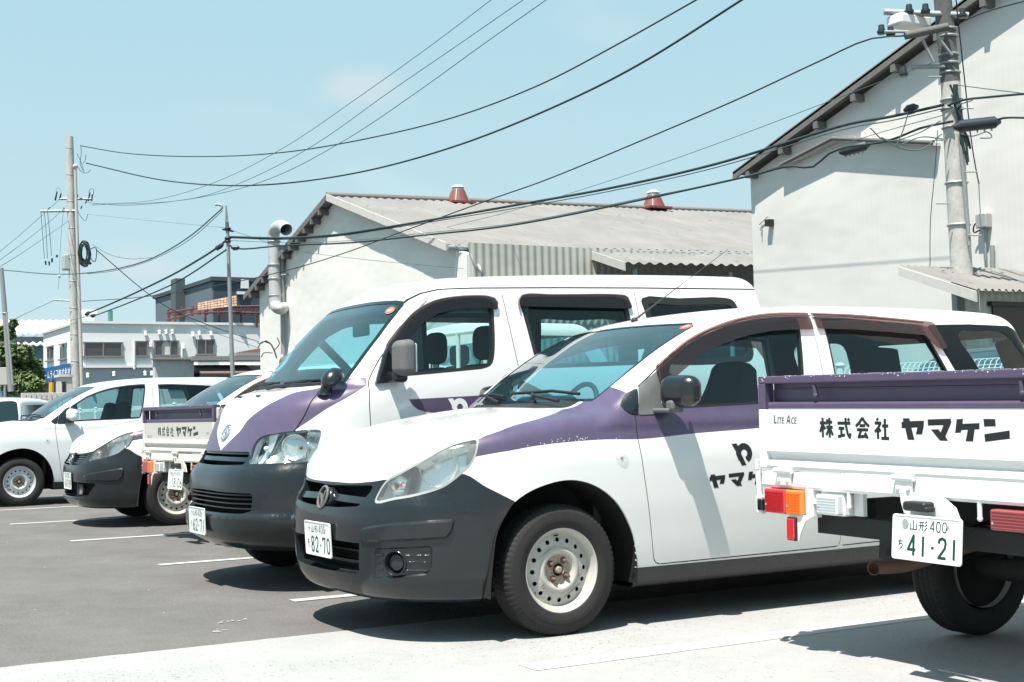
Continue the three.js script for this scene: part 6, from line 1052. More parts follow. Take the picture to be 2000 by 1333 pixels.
// ---------------------------------------------------------------- the one-box van
function van(opt) {
  const F = vanField, root = thing(opt.name, opt.label, opt.category, opt.pos);
  let rest = meshField(F, [-0.9, 0.18, -0.94], [3.66, 2.1, 0.94], 0.02);
  const take = f => { const [a, b] = split(rest, f); rest = b; return a; };
  const P = (n, g, m, parent = root, label) => part(n, g, m, parent, label);
  const AF = spline2([[-0.36, 0.1], [-0.36, 0.3], [-0.33, 0.45], [-0.22, 0.60], [0, 0.665], [0.22, 0.60], [0.33, 0.45], [0.36, 0.3], [0.36, 0.1]], true, 4), AR = AF.map(p => [p[0] + 2.7, p[1]]);
  take(side(AF, 0.5)); take(side(AR, 0.5));
  for (const A of [AF, AR]) for (const s of [1, -1]) P('wheel_arch_liner', archLiner(A.map(p => [p[0], Math.max(p[1], 0.25)]), 0.86, 0.5, s), M.void);
  // headlights
  const HL = spline2([[-0.155, 0.762], [-0.158, 0.80], [-0.146, 0.864], [-0.10, 0.907], [-0.03, 0.927], [0.1, 0.94], [0.249, 0.951], [0.455, 0.957], [0.49, 0.948], [0.492, 0.93], [0.469, 0.85], [0.447, 0.785], [0.43, 0.774], [0.168, 0.764], [-0.1, 0.76]], true, 4);
  const head = take(diag(HL));
  const grille = take(front([[0.455, 0.828], [0.448, 0.754], [0.2, 0.748], [0, 0.746], [-0.2, 0.748], [-0.448, 0.754], [-0.455, 0.828], [0, 0.826]], -0.3));
  const low = take(front([[0.60, 0.588], [0.61, 0.56], [0.60, 0.485], [0.54, 0.468], [0, 0.466], [-0.54, 0.468], [-0.60, 0.485], [-0.61, 0.56], [-0.60, 0.588], [0, 0.596]], -0.3));
  const yb = curve([[-0.9, 0.832], [-0.68, 0.832], [-0.2, 0.832], [-0.15, 0.80], [-0.1, 0.77], [0.44, 0.775], [0.452, 0.745], [0.47, 0.735], [0.6, 0.6], [0.8, 0.5]]);
  const bumper = take((x, y, z) => Math.max(y - yb(x + Math.abs(z)), x + 0.3));
  const bump = P('bumper', panelGeo(bumper, 0.04), M.plastic);
  P('grille_opening', [surfGeo(offset(grille, -0.09)), rimWall(grille, -0.03, -0.09)], M.void, bump);
  P('lower_grille_opening', [surfGeo(offset(low, -0.10)), rimWall(low, -0.03, -0.10)], M.void, bump);
  const band = (s, f, w, d, lip) => { const [a] = stripSplit(s, f, w), o = offset(a, d); return mg([surfGeo(o), rimWall(o, 0, -lip)]); };
  P('grille_bar', band(grille, (x, y, z) => y - 0.790, 0.012, -0.012, 0.06), M.plastic, bump);
  P('grille_bar', band(grille, (x, y, z) => y - 0.823, 0.006, -0.01, 0.06), M.plastic, bump);
  for (const y of [0.497, 0.526, 0.553, 0.576]) P('lower_grille_bar', band(low, (x, yy) => yy - y, 0.004, -0.022, 0.05), M.plastic, bump);
  halves(head).forEach((s, i) => {
    const sg = i ? -1 : 1, lamp = P('headlight', mg([surfGeo(offset(s, 0.001)), rimWall(s, 0.001, -0.02)]), M.lens);
    P('lamp_housing', [(() => { const g = surfGeo(offset(s, (x, y, z) => { const q = x + Math.abs(z); return -0.052 - 0.02 * Math.abs(Math.sin(q * 15 + 0.6)) - 0.010 * Math.sin(y * 46 + q * 6); })); g.computeVertexNormals(); return g; })(), rimWall(s, -0.02, -0.06)], M.housing, lamp);
    { const [dv] = stripSplit(s, (x, y, z) => (x + Math.abs(z)) - 0.10 - 0.9 * (y - 0.86), 0.004); P('lamp_divider', surfGeo(offset(dv, -0.014)), M.greyPlastic, lamp); const [db] = stripSplit(s, (x, y, z) => (x + Math.abs(z)) + 0.125 - 0.5 * (y - 0.80), 0.012); P('lamp_bezel', surfGeo(offset(db, -0.012)), M.greyPlastic, lamp); }
    const bowl = (r, x, y, z, nx, nz, sx = 1) => orient(lathe([[r, 0], [r * 0.9, -0.02], [r * 0.6, -0.045], [r * 0.2, -0.058], [0, -0.058]], 32).scale(sx, 1, 1), V(x, y, sg * z), V(nx, 0.05, sg * nz).normalize());
    { const [mr] = split(s, (x, y, z) => Math.max((x + Math.abs(z)) - 0.03 - 0.9 * (y - 0.86), -(x + Math.abs(z)) - 0.075 + 0.5 * (y - 0.80))); const g = surfGeo(offset(mr, (x, y, z) => -0.022 - 0.028 * Math.max(0, 1 - (((x + Math.abs(z)) + 0.02) / 0.13) ** 2) * Math.max(0, 1 - ((y - 0.85) / 0.095) ** 2))); g.computeVertexNormals(); P('main_reflector', g, M.reflectorPale, lamp); }
    P('reflector_bowl', bowl(0.078, -0.43, 0.855, 0.69, -0.8, 0.55, 1.2), M.reflector, lamp);
    P('bulb', new THREE.SphereGeometry(0.016, 12, 8).translate(-0.555, 0.848, sg * 0.55), M.lampWhite, lamp);
    P('indicator_bulb', new THREE.SphereGeometry(0.012, 12, 8).translate(-0.405, 0.852, sg * 0.735), M.rust, lamp);
    for (const y of [0.80, 0.82, 0.84, 0.86, 0.88, 0.90]) { const [ln] = stripSplit(s, (x, yy, z) => yy - y, 0.003, (x, yy, z) => -(x + Math.abs(z)) + 0.17); if (ln.I.length) P('lens_rib', surfGeo(offset(ln, -0.012)), M.lens, lamp); }
  });
  // windscreen and side windows
  const wo = [[0.724, 1.232], [0.716, 1.36], [0.70, 1.51], [0.672, 1.66], [0.655, 1.718], [0.625, 1.745], [0.56, 1.757], [0.3, 1.767], [0, 1.77]], wall = sym(wo.concat([[0, 1.77]])), wpoly = [...wo, ...wo.slice(0, -1).reverse().map(p => [-p[0], p[1]]), [-0.6, 1.236], [-0.3, 1.243], [0, 1.245], [0.3, 1.243], [0.6, 1.236]];
  const wd = polySD(wpoly), ws = take((x, y, z) => Math.max(wd(z, y), x - 0.75)), [wi, wr] = split(ws, (x, y, z) => wd(z, y) + 0.022);
  const wsp = P('windscreen', surfGeo(offset(wi, -0.003)), M.screen); P('windscreen_seal', panelGeo(wr, 0.012), M.glossFrit, wsp);
  const [band0] = split(wi, (x, y) => 1.69 - y); P('sun_strip', surfGeo(offset(band0, -0.006)), phys([0.12, 0.34, 0.42], 0, { transmission: 1, thickness: 0 }), wsp);
  const DF = spline2([[0.07, 1.258], [0.10, 1.36], [0.165, 1.467], [0.255, 1.563], [0.35, 1.65], [0.485, 1.725], [0.63, 1.757], [0.86, 1.768], [0.912, 1.745], [0.908, 1.69], [0.876, 1.42], [0.848, 1.342], [0.80, 1.315], [0.66, 1.299], [0.18, 1.263]], true, 4);
  const DS = [[1.105, 1.765], [1.14, 1.782], [1.86, 1.800], [1.93, 1.79], [1.955, 1.75], [1.985, 1.42], [1.975, 1.35], [1.93, 1.33], [1.23, 1.31], [1.18, 1.33], [1.165, 1.37]], DT = spline2([[2.08, 1.792], [2.4, 1.80], [2.82, 1.812], [2.89, 1.785], [2.93, 1.65], [2.985, 1.42], [2.95, 1.36], [2.88, 1.345], [2.22, 1.335], [2.15, 1.36], [2.125, 1.42], [2.09, 1.7]], true, 3);
  for (const [pts, nm, mat, sw] of [[DF, 'door_glass', M.glass, 0.022], [DS, 'sliding_door_glass', M.glass, 0.03], [DT, 'quarter_glass', M.glass, 0.05]]) {
    const sd = polySD(pts), s = take(side(pts));
    halves(s).forEach(q => { const [inn, rim] = split(q, (x, y) => sd(x, y) + sw); const g = P(nm, surfGeo(offset(inn, -0.012)), mat); P('window_seal', mg([surfGeo(offset(rim, -0.003)), rimWall(rim, -0.003, -0.035)]), M.black, g); });
  }
  const tg = polySD(rrect(-0.6, 1.25, 0.6, 1.75, 0.08)); P('tailgate_glass', surfGeo(offset(take((x, y, z) => Math.max(tg(z, y), 3 - x)), -0.003)), M.glass);
  P('underbody', surfGeo(take((x, y, z, nx, ny) => Math.max(ny + 0.45, y - 0.32))), M.black);
  // gaps: door, gutter, bonnet
  const GD = [[0.46, 1.76], [0.45, 1.742], [0.36, 1.675], [0.268, 1.582], [0.18, 1.48], [0.096, 1.381], [0.04, 1.30], [0.013, 1.256], [-0.002, 1.209], [-0.012, 1.1], [-0.007, 0.941], [0.0, 0.66]], GE = [[0.985, 1.80], [0.995, 1.70], [1.02, 1.45], [1.04, 1.297], [1.055, 1.1], [1.06, 0.30]], GG = [[0.30, 1.715], [0.36, 1.757], [0.44, 1.795], [0.55, 1.820], [0.777, 1.832], [1.4, 1.850], [2.095, 1.866], [3.096, 1.882], [3.16, 1.883]], GT = [[2.03, 1.83], [2.05, 1.3], [2.06, 0.30]], GU = [[0.46, 1.76], [0.62, 1.785], [0.99, 1.802]];
  for (const [L, wd2] of [[GD, 0.0032], [GE, 0.0032], [GT, 0.003], [GG, 0.0055]]) { const sd = signedLine(L), near = lineSD(L); const [g, r] = stripSplit(rest, (x, y) => sd(x, y), wd2, (x, y, z) => Math.max(near(x, y) - 0.05, 0.45 - Math.abs(z))); rest = r; const [gg, back] = split(g, (x, y) => near(x, y) - wd2 * 1.1); rest = weld([rest, back]); halves(gg).forEach(q => P('panel_gap', surfGeo(offset(q, -0.004)), M.gap)); }
  const BS = curve([[0.80, 0.66], [0.93, 0.69], [0.958, 0.70], [1.078, 0.722], [1.165, 0.706], [1.185, 0.685], [1.25, 0.66]]);   // |z| of the bonnet edge by height
  { const [g, r] = stripSplit(rest, (x, y, z) => Math.abs(z) - BS(y), 0.003, (x, y, z) => Math.max(x + 0.24, 0.94 - y, y - 1.2)); rest = r; halves(g).forEach(q => P('panel_gap', surfGeo(offset(q, -0.004)), M.gap)); }
  const bon = take((x, y, z) => Math.max(Math.abs(z) - BS(y), x + 0.15, y - 1.26));
  const VX = curve([[0.80, -0.01], [0.832, 0.003], [0.87, 0.075], [0.92, 0.17], [0.96, 0.236], [1.018, 0.275], [1.08, 0.372], [1.147, 0.479], [1.186, 0.53], [1.2, 0.62], [1.26, 0.7]]);
  const [wv, pv] = split(bon, (x, y, z) => Math.abs(z) - VX(y));
  const bm = P('bonnet', panelGeo(wv, 0.012), M.white); halves(pv).forEach(q => P('stripe', panelGeo(q, 0.012), M.purple, bm));
  // door and wings
  const dp = polySD([...GD, [0.0, 0.3], [1.06, 0.3], ...GE.slice().reverse().slice(1), [0.99, 1.802], [0.62, 1.785]]);
  halves(take((x, y, z) => Math.max(dp(x, y), 0.45 - Math.abs(z)))).forEach(q => P('front_door', panelGeo(q, 0.012), M.white));
  const sdp = polySD([[1.06, 0.3], [1.04, 1.297], [0.985, 1.84], [2.03, 1.864], [2.05, 1.3], [2.06, 0.3]]);
  halves(take((x, y, z) => Math.max(sdp(x, y), 0.45 - Math.abs(z)))).forEach(q => P('sliding_door', panelGeo(q, 0.012), M.white));
  const low1 = curve([[-0.6, 0.83], [-0.432, 0.952], [-0.365, 1.002], [-0.254, 1.081], [-0.13, 1.148], [-0.005, 1.217]]);
  halves(take((x, y, z) => Math.max(x - 0.2, y - 1.262, 0.2 - Math.abs(z)))).forEach(q => { const [pu, wh] = split(q, (x, y, z) => Math.max(low1(x) - y, x + 0.005)); const m = P('front_wing', panelGeo(wh, 0.012), M.white); P('stripe', panelGeo(pu, 0.012), M.purple, m); });
  P('body_shell', panelGeo(rest, 0.012), M.white);
  const [lin0] = split(rest, (x, y, z) => Math.max(0.9 - y, 0.15 - x)); P('cabin_lining', surfGeo(offset(lin0, -0.035)), M.liner);
  P('cabin_floor', [box(3.0, 0.03, 1.5, 1.65, 0.6, 0), box(0.04, 0.7, 1.5, 0.0, 0.9, 0), ...[1, -1].map(s => box(3.0, 0.65, 0.03, 1.65, 0.95, s * 0.78))], M.trim);
  P('dashboard', [new RoundedBoxGeometry(0.36, 0.2, 1.42, 3, 0.07).translate(0.12, 1.14, 0), new RoundedBoxGeometry(0.18, 0.09, 0.36, 3, 0.04).translate(0.24, 1.25, -0.38)], M.trim);
  P('steering_wheel', steering(0.46, 1.26, -0.38, 0.19, 0.6), M.black);
  for (const s of [1, -1]) P('front_seat', seatGeo(0.86, 0.78, s * 0.37, 0.5, 1.37, 0.26, 1.60, 0.2), M.seat);
  P('rear_seat', [new RoundedBoxGeometry(0.4, 0.14, 1.25, 3, 0.05).translate(1.75, 0.9, 0), new RoundedBoxGeometry(0.1, 0.5, 1.25, 3, 0.04).rotateZ(-0.2).translate(2.0, 1.12, 0)], M.seat);
  P('rear_view_mirror', [new RoundedBoxGeometry(0.03, 0.085, 0.24, 3, 0.016).translate(0.30, 1.60, 0.02), rod(V(0.3, 1.62, 0), V(0.26, 1.72, 0), 0.008)], M.trim);
  P('grab_handle', tube([V(0.03, 1.50, -0.60), V(0.05, 1.52, -0.58), V(0.0, 1.42, -0.585), V(-0.07, 1.35, -0.60), V(-0.10, 1.36, -0.63)], 0.013, 20, 8), M.lampWhite);
  const onWs = (z, y) => { let x = -0.9; for (; x < 1.3; x += 0.002) if (F(x, y, z) < 0) break; return V(x - 0.016, y + 0.01, z); };
  P('cowl_strip', tube([0.66, 0.45, 0.2, 0, -0.2, -0.45, -0.66].map(z => { const p = onWs(z, 1.222); p.x += 0.012; return p; }), 0.011, 30, 6), M.black);
  P('wiper', wiper([onWs(0.02, 1.205), onWs(0.3, 1.235), onWs(0.45, 1.243)], [onWs(0.15, 1.238), onWs(0.4, 1.248), onWs(0.66, 1.248)]), M.black);
  P('wiper', wiper([onWs(-0.5, 1.205), onWs(-0.3, 1.235), onWs(-0.1, 1.243)], [onWs(-0.6, 1.245), onWs(-0.3, 1.25), onWs(0.02, 1.245)]), M.black);
  for (const z of [-0.25, 0.12]) { const p = onWs(z, 1.165); P('washer_nozzle', new RoundedBoxGeometry(0.03, 0.012, 0.022, 2, 0.005).translate(p.x + 0.012, p.y - 0.004, z), M.black); }
  // badge: three ovals
  { const c = V(-0.625, 0.946, 0), n = fieldNormal(F, -0.61, 0.946, 0); P('badge', [orient(new THREE.TorusGeometry(0.05, 0.006, 8, 36).scale(1.3, 0.92, 1), c, n), orient(new THREE.TorusGeometry(0.026, 0.005, 8, 28).scale(0.9, 1.6, 1), c, n), orient(new THREE.TorusGeometry(0.028, 0.005, 8, 28).scale(1.5, 0.62, 1).translate(0, 0.018, 0), c, n)], M.chrome); }
  // sticker
  { const p = V(0.246, 1.686, 0.608), n = fieldNormal(F, 0.246, 1.686, 0.608), st = P('inspection_sticker', orient(new THREE.CircleGeometry(0.034, 28), p.clone().addScaledVector(n, 0.002), n), std([0.36, 0.11, 0.09], 0.6)); P('sticker_print', orient(new THREE.PlaneGeometry(0.036, 0.022), p.clone().addScaledVector(n, 0.0032), n), std([0.42, 0.30, 0.28], 0.6), st); }
  // door mirrors and the wide-angle mirror on the near front corner
  for (const s of [1, -1]) {
    const g = new RoundedBoxGeometry(0.11, 0.225, 0.165, 6, 0.045), p = g.attributes.position;
    for (let i = 0; i < p.count; i++) { const t = (p.getX(i) + 0.055) / 0.11; p.setY(i, p.getY(i) * (0.9 + 0.12 * t)); p.setZ(i, p.getZ(i) * (0.88 + 0.14 * t)); } g.computeVertexNormals();
    const m = P('door_mirror', g.rotateY(s * 0.1).translate(0.155, 1.372, s * 0.985), M.greyPlastic);
    P('mirror_glass', new RoundedBoxGeometry(0.012, 0.17, 0.115, 2, 0.005).rotateY(s * 0.1).translate(0.207, 1.372, s * 0.99), M.chrome, m);
    P('mirror_foot', [plate([[0.035, 1.222], [0.20, 1.232], [0.215, 1.262], [0.12, 1.45], [0.09, 1.40]], 0.05, 0.015).translate(0, 0, s * 0.835), new RoundedBoxGeometry(0.1, 0.07, 0.13, 3, 0.025).translate(0.15, 1.262, s * 0.90)], M.plastic, m);
  }
  { const m = P('corner_mirror', (() => { const g = new THREE.SphereGeometry(1, 32, 20), p = g.attributes.position; for (let i = 0; i < p.count; i++) p.setY(i, Math.max(p.getY(i), -0.12)); g.computeVertexNormals(); return g.scale(0.085, 0.062, 0.066).rotateZ(0.62).rotateY(0.5).translate(-0.205, 1.255, 0.752); })(), M.plasticGloss);
    P('mirror_arm', [rod(V(-0.248, 1.168, 0.735), V(-0.235, 1.235, 0.748), 0.040, 0.030, 16), new THREE.CylinderGeometry(0.041, 0.046, 0.012, 20).translate(-0.249, 1.166, 0.734)], M.plastic, m); }
  // rain visors
  const TF = [[0.07, 1.28], [0.10, 1.37], [0.16, 1.475], [0.25, 1.572], [0.345, 1.66], [0.48, 1.735], [0.63, 1.768], [0.86, 1.779], [0.915, 1.765]], TS = [[1.09, 1.70], [1.095, 1.755], [1.125, 1.79], [1.4, 1.80], [1.87, 1.811], [1.95, 1.80], [1.97, 1.75]];
  for (const s of [1, -1]) {
    const sh = meshField(F, [0.0, 1.2, s > 0 ? 0.5 : -0.95], [2.1, 2.1, s > 0 ? 0.95 : -0.5], 0.03), o = (x, y, z) => 0.55 - s * z;
    const fdist = polySD([...TF, [0.935, 1.74], [0.935, 1.69], [0.9, 1.3], [0.2, 1.2]]), sdist = polySD([...TS, [1.98, 1.72], [1.98, 1.4], [1.1, 1.4]]);
    const vF = (x, y, z) => Math.max(fdist(x, y), lineSD(TF)(x, y) - 0.08, 1.40 - y - 0 * x, o(x, y, z)), vS = (x, y, z) => Math.max(sdist(x, y), 1.712 - y, o(x, y, z));
    for (const [n, v, ed] of [['window_visor', vF, fdist], ['window_visor', vS, sdist]]) { const [a] = split(sh, v), m = P(n, mg([surfGeo(offset(a, 0.022)), rimWall(a, 0.022, 0.019)]), M.darkVisor); }
  }
  for (const s of [1, -1]) for (const T of [TF.slice(3), TS]) P('visor_edge', tube(T.map(q => { const z = fieldHit(F, q[0], q[1] - 0.005, s), n = fieldNormal(F, q[0], q[1] - 0.005, z); return V(q[0], q[1] - 0.005, z).addScaledVector(n, 0.017); }), 0.0065, 40, 6), M.visorEdgeDark);
  // side stripe with the company mark reversed out of it
  for (const s of [1, -1]) {
    P('stripe', decal(F, [[[0.245, 1.125], [0.274, 1.086], [0.303, 1.063], [0.35, 1.048], [0.46, 1.038], [0.62, 1.030], [0.98, 1.028], [0.98, 1.150], [0.6, 1.137]]], s), M.plum);
    P('company_mark', decal(F, [markPoly(0.575, 1.068, 0.125)], s, 0.0024), M.lampWhite);
  }
  for (const s of [1, -1]) P('door_handle', [box(0.15, 0.03, 0.022, 0.9, 1.19, fieldHit(F, 0.9, 1.19, s) + s * 0.014, 0.01)], M.plastic);
  numberPlate(root, 'ろ', opt.plate, [-0.815, 0.405, 0.0], 0.03);
  for (const x of [0, 2.7]) for (const s of [1, -1]) addWheel(root, x, 0.302, s * 0.83, s > 0, M.wheelCream, 'far', 0.4);
  P('axle', [rod(V(0, 0.3, -0.7), V(0, 0.3, 0.7), 0.06), rod(V(2.7, 0.3, -0.7), V(2.7, 0.3, 0.7), 0.06)], M.void);
  return root;
}
GL['ろ'] = [[[.2, .1], [.75, .1], [.2, .5], [.6, .42], [.85, .6], [.75, .88], [.4, .95]]];
M.visorEdgeDark = phys([0.16, 0.11, 0.115], 0.3, { clearcoat: 0.5 });
van({ name: 'delivery_van', label: 'white one-box van with purple winged bonnet stripe, dark grey bumper and smoked visors', category: 'van', pos: [0, 0, -3.0], plate: '62-71' });
// ---------------------------------------------------------------- flat-bed light trucks seen from behind (local: x from the tailgate forward, z across)
function truck(opt) {
  const root = thing(opt.name, opt.label, opt.category, opt.pos); root.rotation.set(opt.roll || 0, opt.yaw || 0, 0);
  const P = (n, g, m, parent = root, label) => part(n, g, m, parent, label);
  const ext = (prof, z0, z1) => { // prof [x, y] extruded across
    const s = new THREE.Shape(prof.map(p => new THREE.Vector2(p[0], p[1]))), g = new THREE.ExtrudeGeometry(s, { depth: z1 - z0, bevelEnabled: false }); return g.translate(0, 0, z0);
  };
  const W = opt.paint, PU = M.plum, L = 2.55, hw = 0.84;
  // tailgate
  const gate = P('tailgate', [
    ext([[0.0, 0.866], [-0.012, 0.858], [-0.014, 0.832], [0.008, 0.818], [0.012, 0.798], [-0.010, 0.788], [-0.013, 0.77], [-0.008, 0.757], [0.03, 0.755], [0.03, 0.866]], -0.795, 0.795),
    ...[-1, 1].map(s => box(0.05, 0.25, 0.045, 0.012, 0.883, s * 0.8185, 0.006))], W);
  P('rope_rail', [box(0.055, 0.032, 1.682, 0.014, 1.130, 0, 0.006), ...[-1, 1].map(s => box(0.05, 0.108, 0.045, 0.012, 1.061, s * 0.8185, 0.004))], PU, gate);
  P('recess_panel', box(0.012, 0.10, 1.60, 0.048, 1.075, 0), PU, gate);
  P('recess_crease', rod(V(0.042, 1.092, -0.79), V(0.042, 1.088, 0.79), 0.004), PU, gate);
  P('purple_band', ext([[0.05, 1.040], [0.008, 1.036], [0.0, 1.028], [0.0, 1.010], [0.02, 1.010], [0.05, 1.02]], -0.795, 0.795), PU, gate);
  const print = canvasTex(2048, 180, (c, w, h) => {
    c.fillStyle = opt.dirty ? '#cfcdc7' : '#dfe2e1'; c.fillRect(0, 0, w, h); const k = w / 1.59, r = rng(opt.seed || 5);
    for (let i = 0; i < (opt.dirty ? 260 : 60); i++) { c.fillStyle = `rgba(${120 + 50 * r()},${100 + 40 * r()},${80 + 40 * r()},${0.08 + 0.22 * r()})`; c.beginPath(); c.ellipse(w * r(), h * r(), 1 + 3 * r(), 1 + 5 * r() * r(), 0, 0, 7); c.fill(); }
    c.strokeStyle = c.fillStyle = '#14181a';
    [...'株式会社'].forEach((g, i) => glyph(c, g, (0.315 + i * 0.1015) * k, 0.034 * k, 0.077 * k, 0.082 * k, 0.0125 * k));
    ['ya', 'ma', 'ke', 'n'].forEach((g, i) => KATA[g].forEach(p => { c.beginPath(); p.forEach((q, j) => { const X = ([0.762, 0.892, 1.020, 1.150][i] + q[0] * 0.112) * k, Y = (0.036 + q[1] * 0.078) * k; j ? c.lineTo(X, Y) : c.moveTo(X, Y); }); c.fill(); }));
    c.save(); c.transform(0.82, 0, -0.12, 1, 0.026 * k + 8, 0.062 * k); c.font = `bold ${0.047 * k}px sans-serif`; if (opt.badge === 'LITE ACE') { c.lineWidth = 4; c.fillText('L', 0, 0); c.font = `bold ${0.036 * k}px sans-serif`; c.fillText('ITE', 0.028 * k, 0); c.font = `bold ${0.047 * k}px sans-serif`; c.fillText('A', 0.10 * k, 0); c.font = `bold ${0.036 * k}px sans-serif`; c.fillText('CE', 0.134 * k, 0); } else { c.font = `${0.034 * k}px sans-serif`; c.fillText(opt.badge, 0, 0.07 * k); } c.restore();
    if (opt.badge !== 'LITE ACE') { c.font = `${0.03 * k}px sans-serif`; c.fillText('4WD', 1.44 * k, 0.10 * k); }
  });
  { const g = new THREE.BoxGeometry(0.03, 0.1445, 1.59).translate(0.0165, 0.938, 0), p = g.attributes.position, uv = g.attributes.uv; for (let i = 0; i < p.count; i++) uv.setXY(i, (p.getZ(i) + 0.795) / 1.59, (p.getY(i) - 0.86575) / 0.1445);
    P('lettered_panel', g, phys([0.87, 0.87, 0.87], 0.35, { map: print, clearcoat: 0.4, clearcoatRoughness: 0.15 }), gate); }
  for (const z of [-0.50, 0.525]) { P('rope_hook', [rod(V(-0.004, 1.106, z), V(0.004, 1.066, z), 0.008, 0.010), new THREE.SphereGeometry(0.012, 10, 8).translate(0.004, 1.064, z)], PU, gate); }
  { // worn edge of the rail: bare primer flecks
    const r = rng(opt.seed || 5), list = []; for (let i = 0; i < (opt.dirty ? 60 : 110); i++) { const z = 0.84 * (2 * r() - 1), w = 0.003 + 0.035 * r() * r() * r() * r(); list.push(new THREE.BoxGeometry(0.004 + 0.010 * r(), 0.0012, w).translate(-0.008, 1.1462, z)); if (r() < 0.4) list.push(new THREE.BoxGeometry(0.0012, 0.002 + 0.005 * r() * r(), 0.002 + 0.010 * r() * r()).translate(-0.0142, 1.144 - 0.024 * r() * r(), z)); }
    P('worn_paint', list, W, gate).userData.kind = 'stuff';
  }
  // rear beam with hinges
  const beam = P('rear_beam', [ext([[-0.006, 0.748], [-0.012, 0.69], [-0.006, 0.678], [0.06, 0.678], [0.06, 0.748]], -0.83, 0.83)], W);
  for (const z of [-0.68, -0.01, 0.66]) P('hinge', [new THREE.CylinderGeometry(0.012, 0.012, 0.105, 14).rotateX(Math.PI / 2).translate(-0.022, 0.752, z), box(0.012, 0.055, 0.085, -0.018, 0.718, z, 0.004), ...[-0.026, 0.026].map(d => new THREE.SphereGeometry(0.010, 10, 8).scale(0.6, 1, 1).translate(-0.026, 0.712, z + d))], W, beam);
  for (const s of [-1, 1]) P('gate_latch', [box(0.03, 0.09, 0.02, 0.02, 1.075, s * 0.856, 0.008), rod(V(0.02, 1.11, s * 0.862), V(0.03, 0.97, s * 0.858), 0.009, 0.006), box(0.03, 0.05, 0.02, 0.0, 0.77, s * 0.865, 0.008), rod(V(0.0, 0.76, s * 0.868), V(0.006, 0.60, s * 0.862), 0.014, 0.012), box(0.03, 0.08, 0.035, 0.002, 0.60, s * 0.855, 0.008)], W, gate);
  P('latch_stop', [box(0.03, 0.05, 0.034, -0.012, 0.602, -0.832, 0.006)], M.plastic, beam);
  // lamps
  const lampBody = (z0, z1, mat, nm, y0 = 0.573, y1 = 0.675) => { const m = P(nm, new RoundedBoxGeometry(0.045, y1 - y0, z1 - z0, 3, 0.008).translate(-0.012, (y0 + y1) / 2, (z0 + z1) / 2), mat); const n = Math.round((y1 - y0) / 0.011); P('lens_rib', Array.from({ length: n - 1 }, (_, i) => box(0.004, 0.004, z1 - z0 - 0.02, -0.0355, y0 + 0.011 * (i + 1), (z0 + z1) / 2)), mat, m); P('lens_screw', [y0 + (y1 - y0) * 0.35].map(y => new THREE.CylinderGeometry(0.005, 0.005, 0.008, 10).rotateZ(Math.PI / 2).translate(-0.034, y, z0 + 0.014)), M.steel, m); return m; };
  for (const s of [-1, 1]) {
    const z = (a, b) => s < 0 ? [-b, -a] : [a, b];
    if (s < 0) { const t = lampBody(-0.792, -0.662, M.red, 'tail_lamp'); lampBody(-0.660, -0.562, M.amber, 'indicator_lamp'); P('lamp_bracket', [box(0.05, 0.115, 0.045, 0.012, 0.624, -0.538, 0.004), box(0.01, 0.115, 0.26, 0.018, 0.624, -0.67)], W, t); }
    else { lampBody(0.62, 0.792, M.redDusty, 'tail_lamp'); lampBody(0.40, 0.585, M.redDusty, 'fog_lamp', 0.59, 0.662); }
  }
  { const r = lampBody(-0.475, -0.352, M.lampClear, 'reversing_lamp', 0.588, 0.668); P('lamp_housing', [new RoundedBoxGeometry(0.07, 0.09, 0.135, 3, 0.008).translate(0.032, 0.627, -0.412), box(0.1, 0.012, 0.03, 0.04, 0.63, -0.50), box(0.02, 0.09, 0.05, 0.05, 0.63, -0.31)], W, r); }
  for (const z of [-0.318, 0.33]) P('rope_peg', [rod(V(-0.002, 0.68, z), V(-0.002, 0.622, z), 0.009), new THREE.SphereGeometry(0.0105, 10, 8).translate(-0.002, 0.622, z)], W, beam);
  // number plate on its holder
  P('plate_holder', plate([[-0.03, 0.70], [0.17, 0.70], [0.24, 0.655], [0.265, 0.60], [0.05, 0.60], [-0.01, 0.62], [-0.025, 0.66]], 0.006, 0.002).rotateY(-Math.PI / 2).translate(-0.02, 0, 0.0), W);
  P('plate_lamp', [new RoundedBoxGeometry(0.06, 0.035, 0.11, 3, 0.012).translate(-0.045, 0.653, 0.085), new RoundedBoxGeometry(0.05, 0.02, 0.06, 3, 0.008).translate(-0.05, 0.645, 0.12)], M.black);
  numberPlate(root, opt.kana, opt.plate, [-0.075, 0.54, 0.148], -0.08, true);
  // reflector on its bracket
  { const b = P('reflector_bracket', [plate([[-0.65, 0.575], [-0.50, 0.575], [-0.55, 0.55], [-0.58, 0.50], [-0.592, 0.465], [-0.65, 0.47]], 0.008, 0.002).rotateY(-Math.PI / 2).translate(-0.02, 0, 0)], W); P('reflector', new RoundedBoxGeometry(0.012, 0.085, 0.045, 3, 0.004).translate(-0.032, 0.515, -0.628), M.red, b); P('reflector_frame', new RoundedBoxGeometry(0.012, 0.096, 0.056, 3, 0.004).translate(-0.026, 0.515, -0.626), M.black, b); }
  // bed floor, side boards, frame
  P('bed_floor', box(L, 0.03, 1.64, L / 2 + 0.04, 0.70, 0), W);
  for (const s of [-1, 1]) { const b = P('side_board', box(L - 0.02, 0.38, 0.028, L / 2 + 0.05, 0.945, s * 0.825, 0.004), W); P('rope_rail', box(L - 0.02, 0.03, 0.05, L / 2 + 0.05, 1.130, s * 0.826, 0.005), PU, b); P('board_rib', [0.79, 0.85].map(y => box(L - 0.06, 0.02, 0.012, L / 2 + 0.05, y, s * 0.842, 0.004)), W, b); }
  P('front_board', box(0.03, 0.44, 1.64, L + 0.05, 0.94, 0), W);
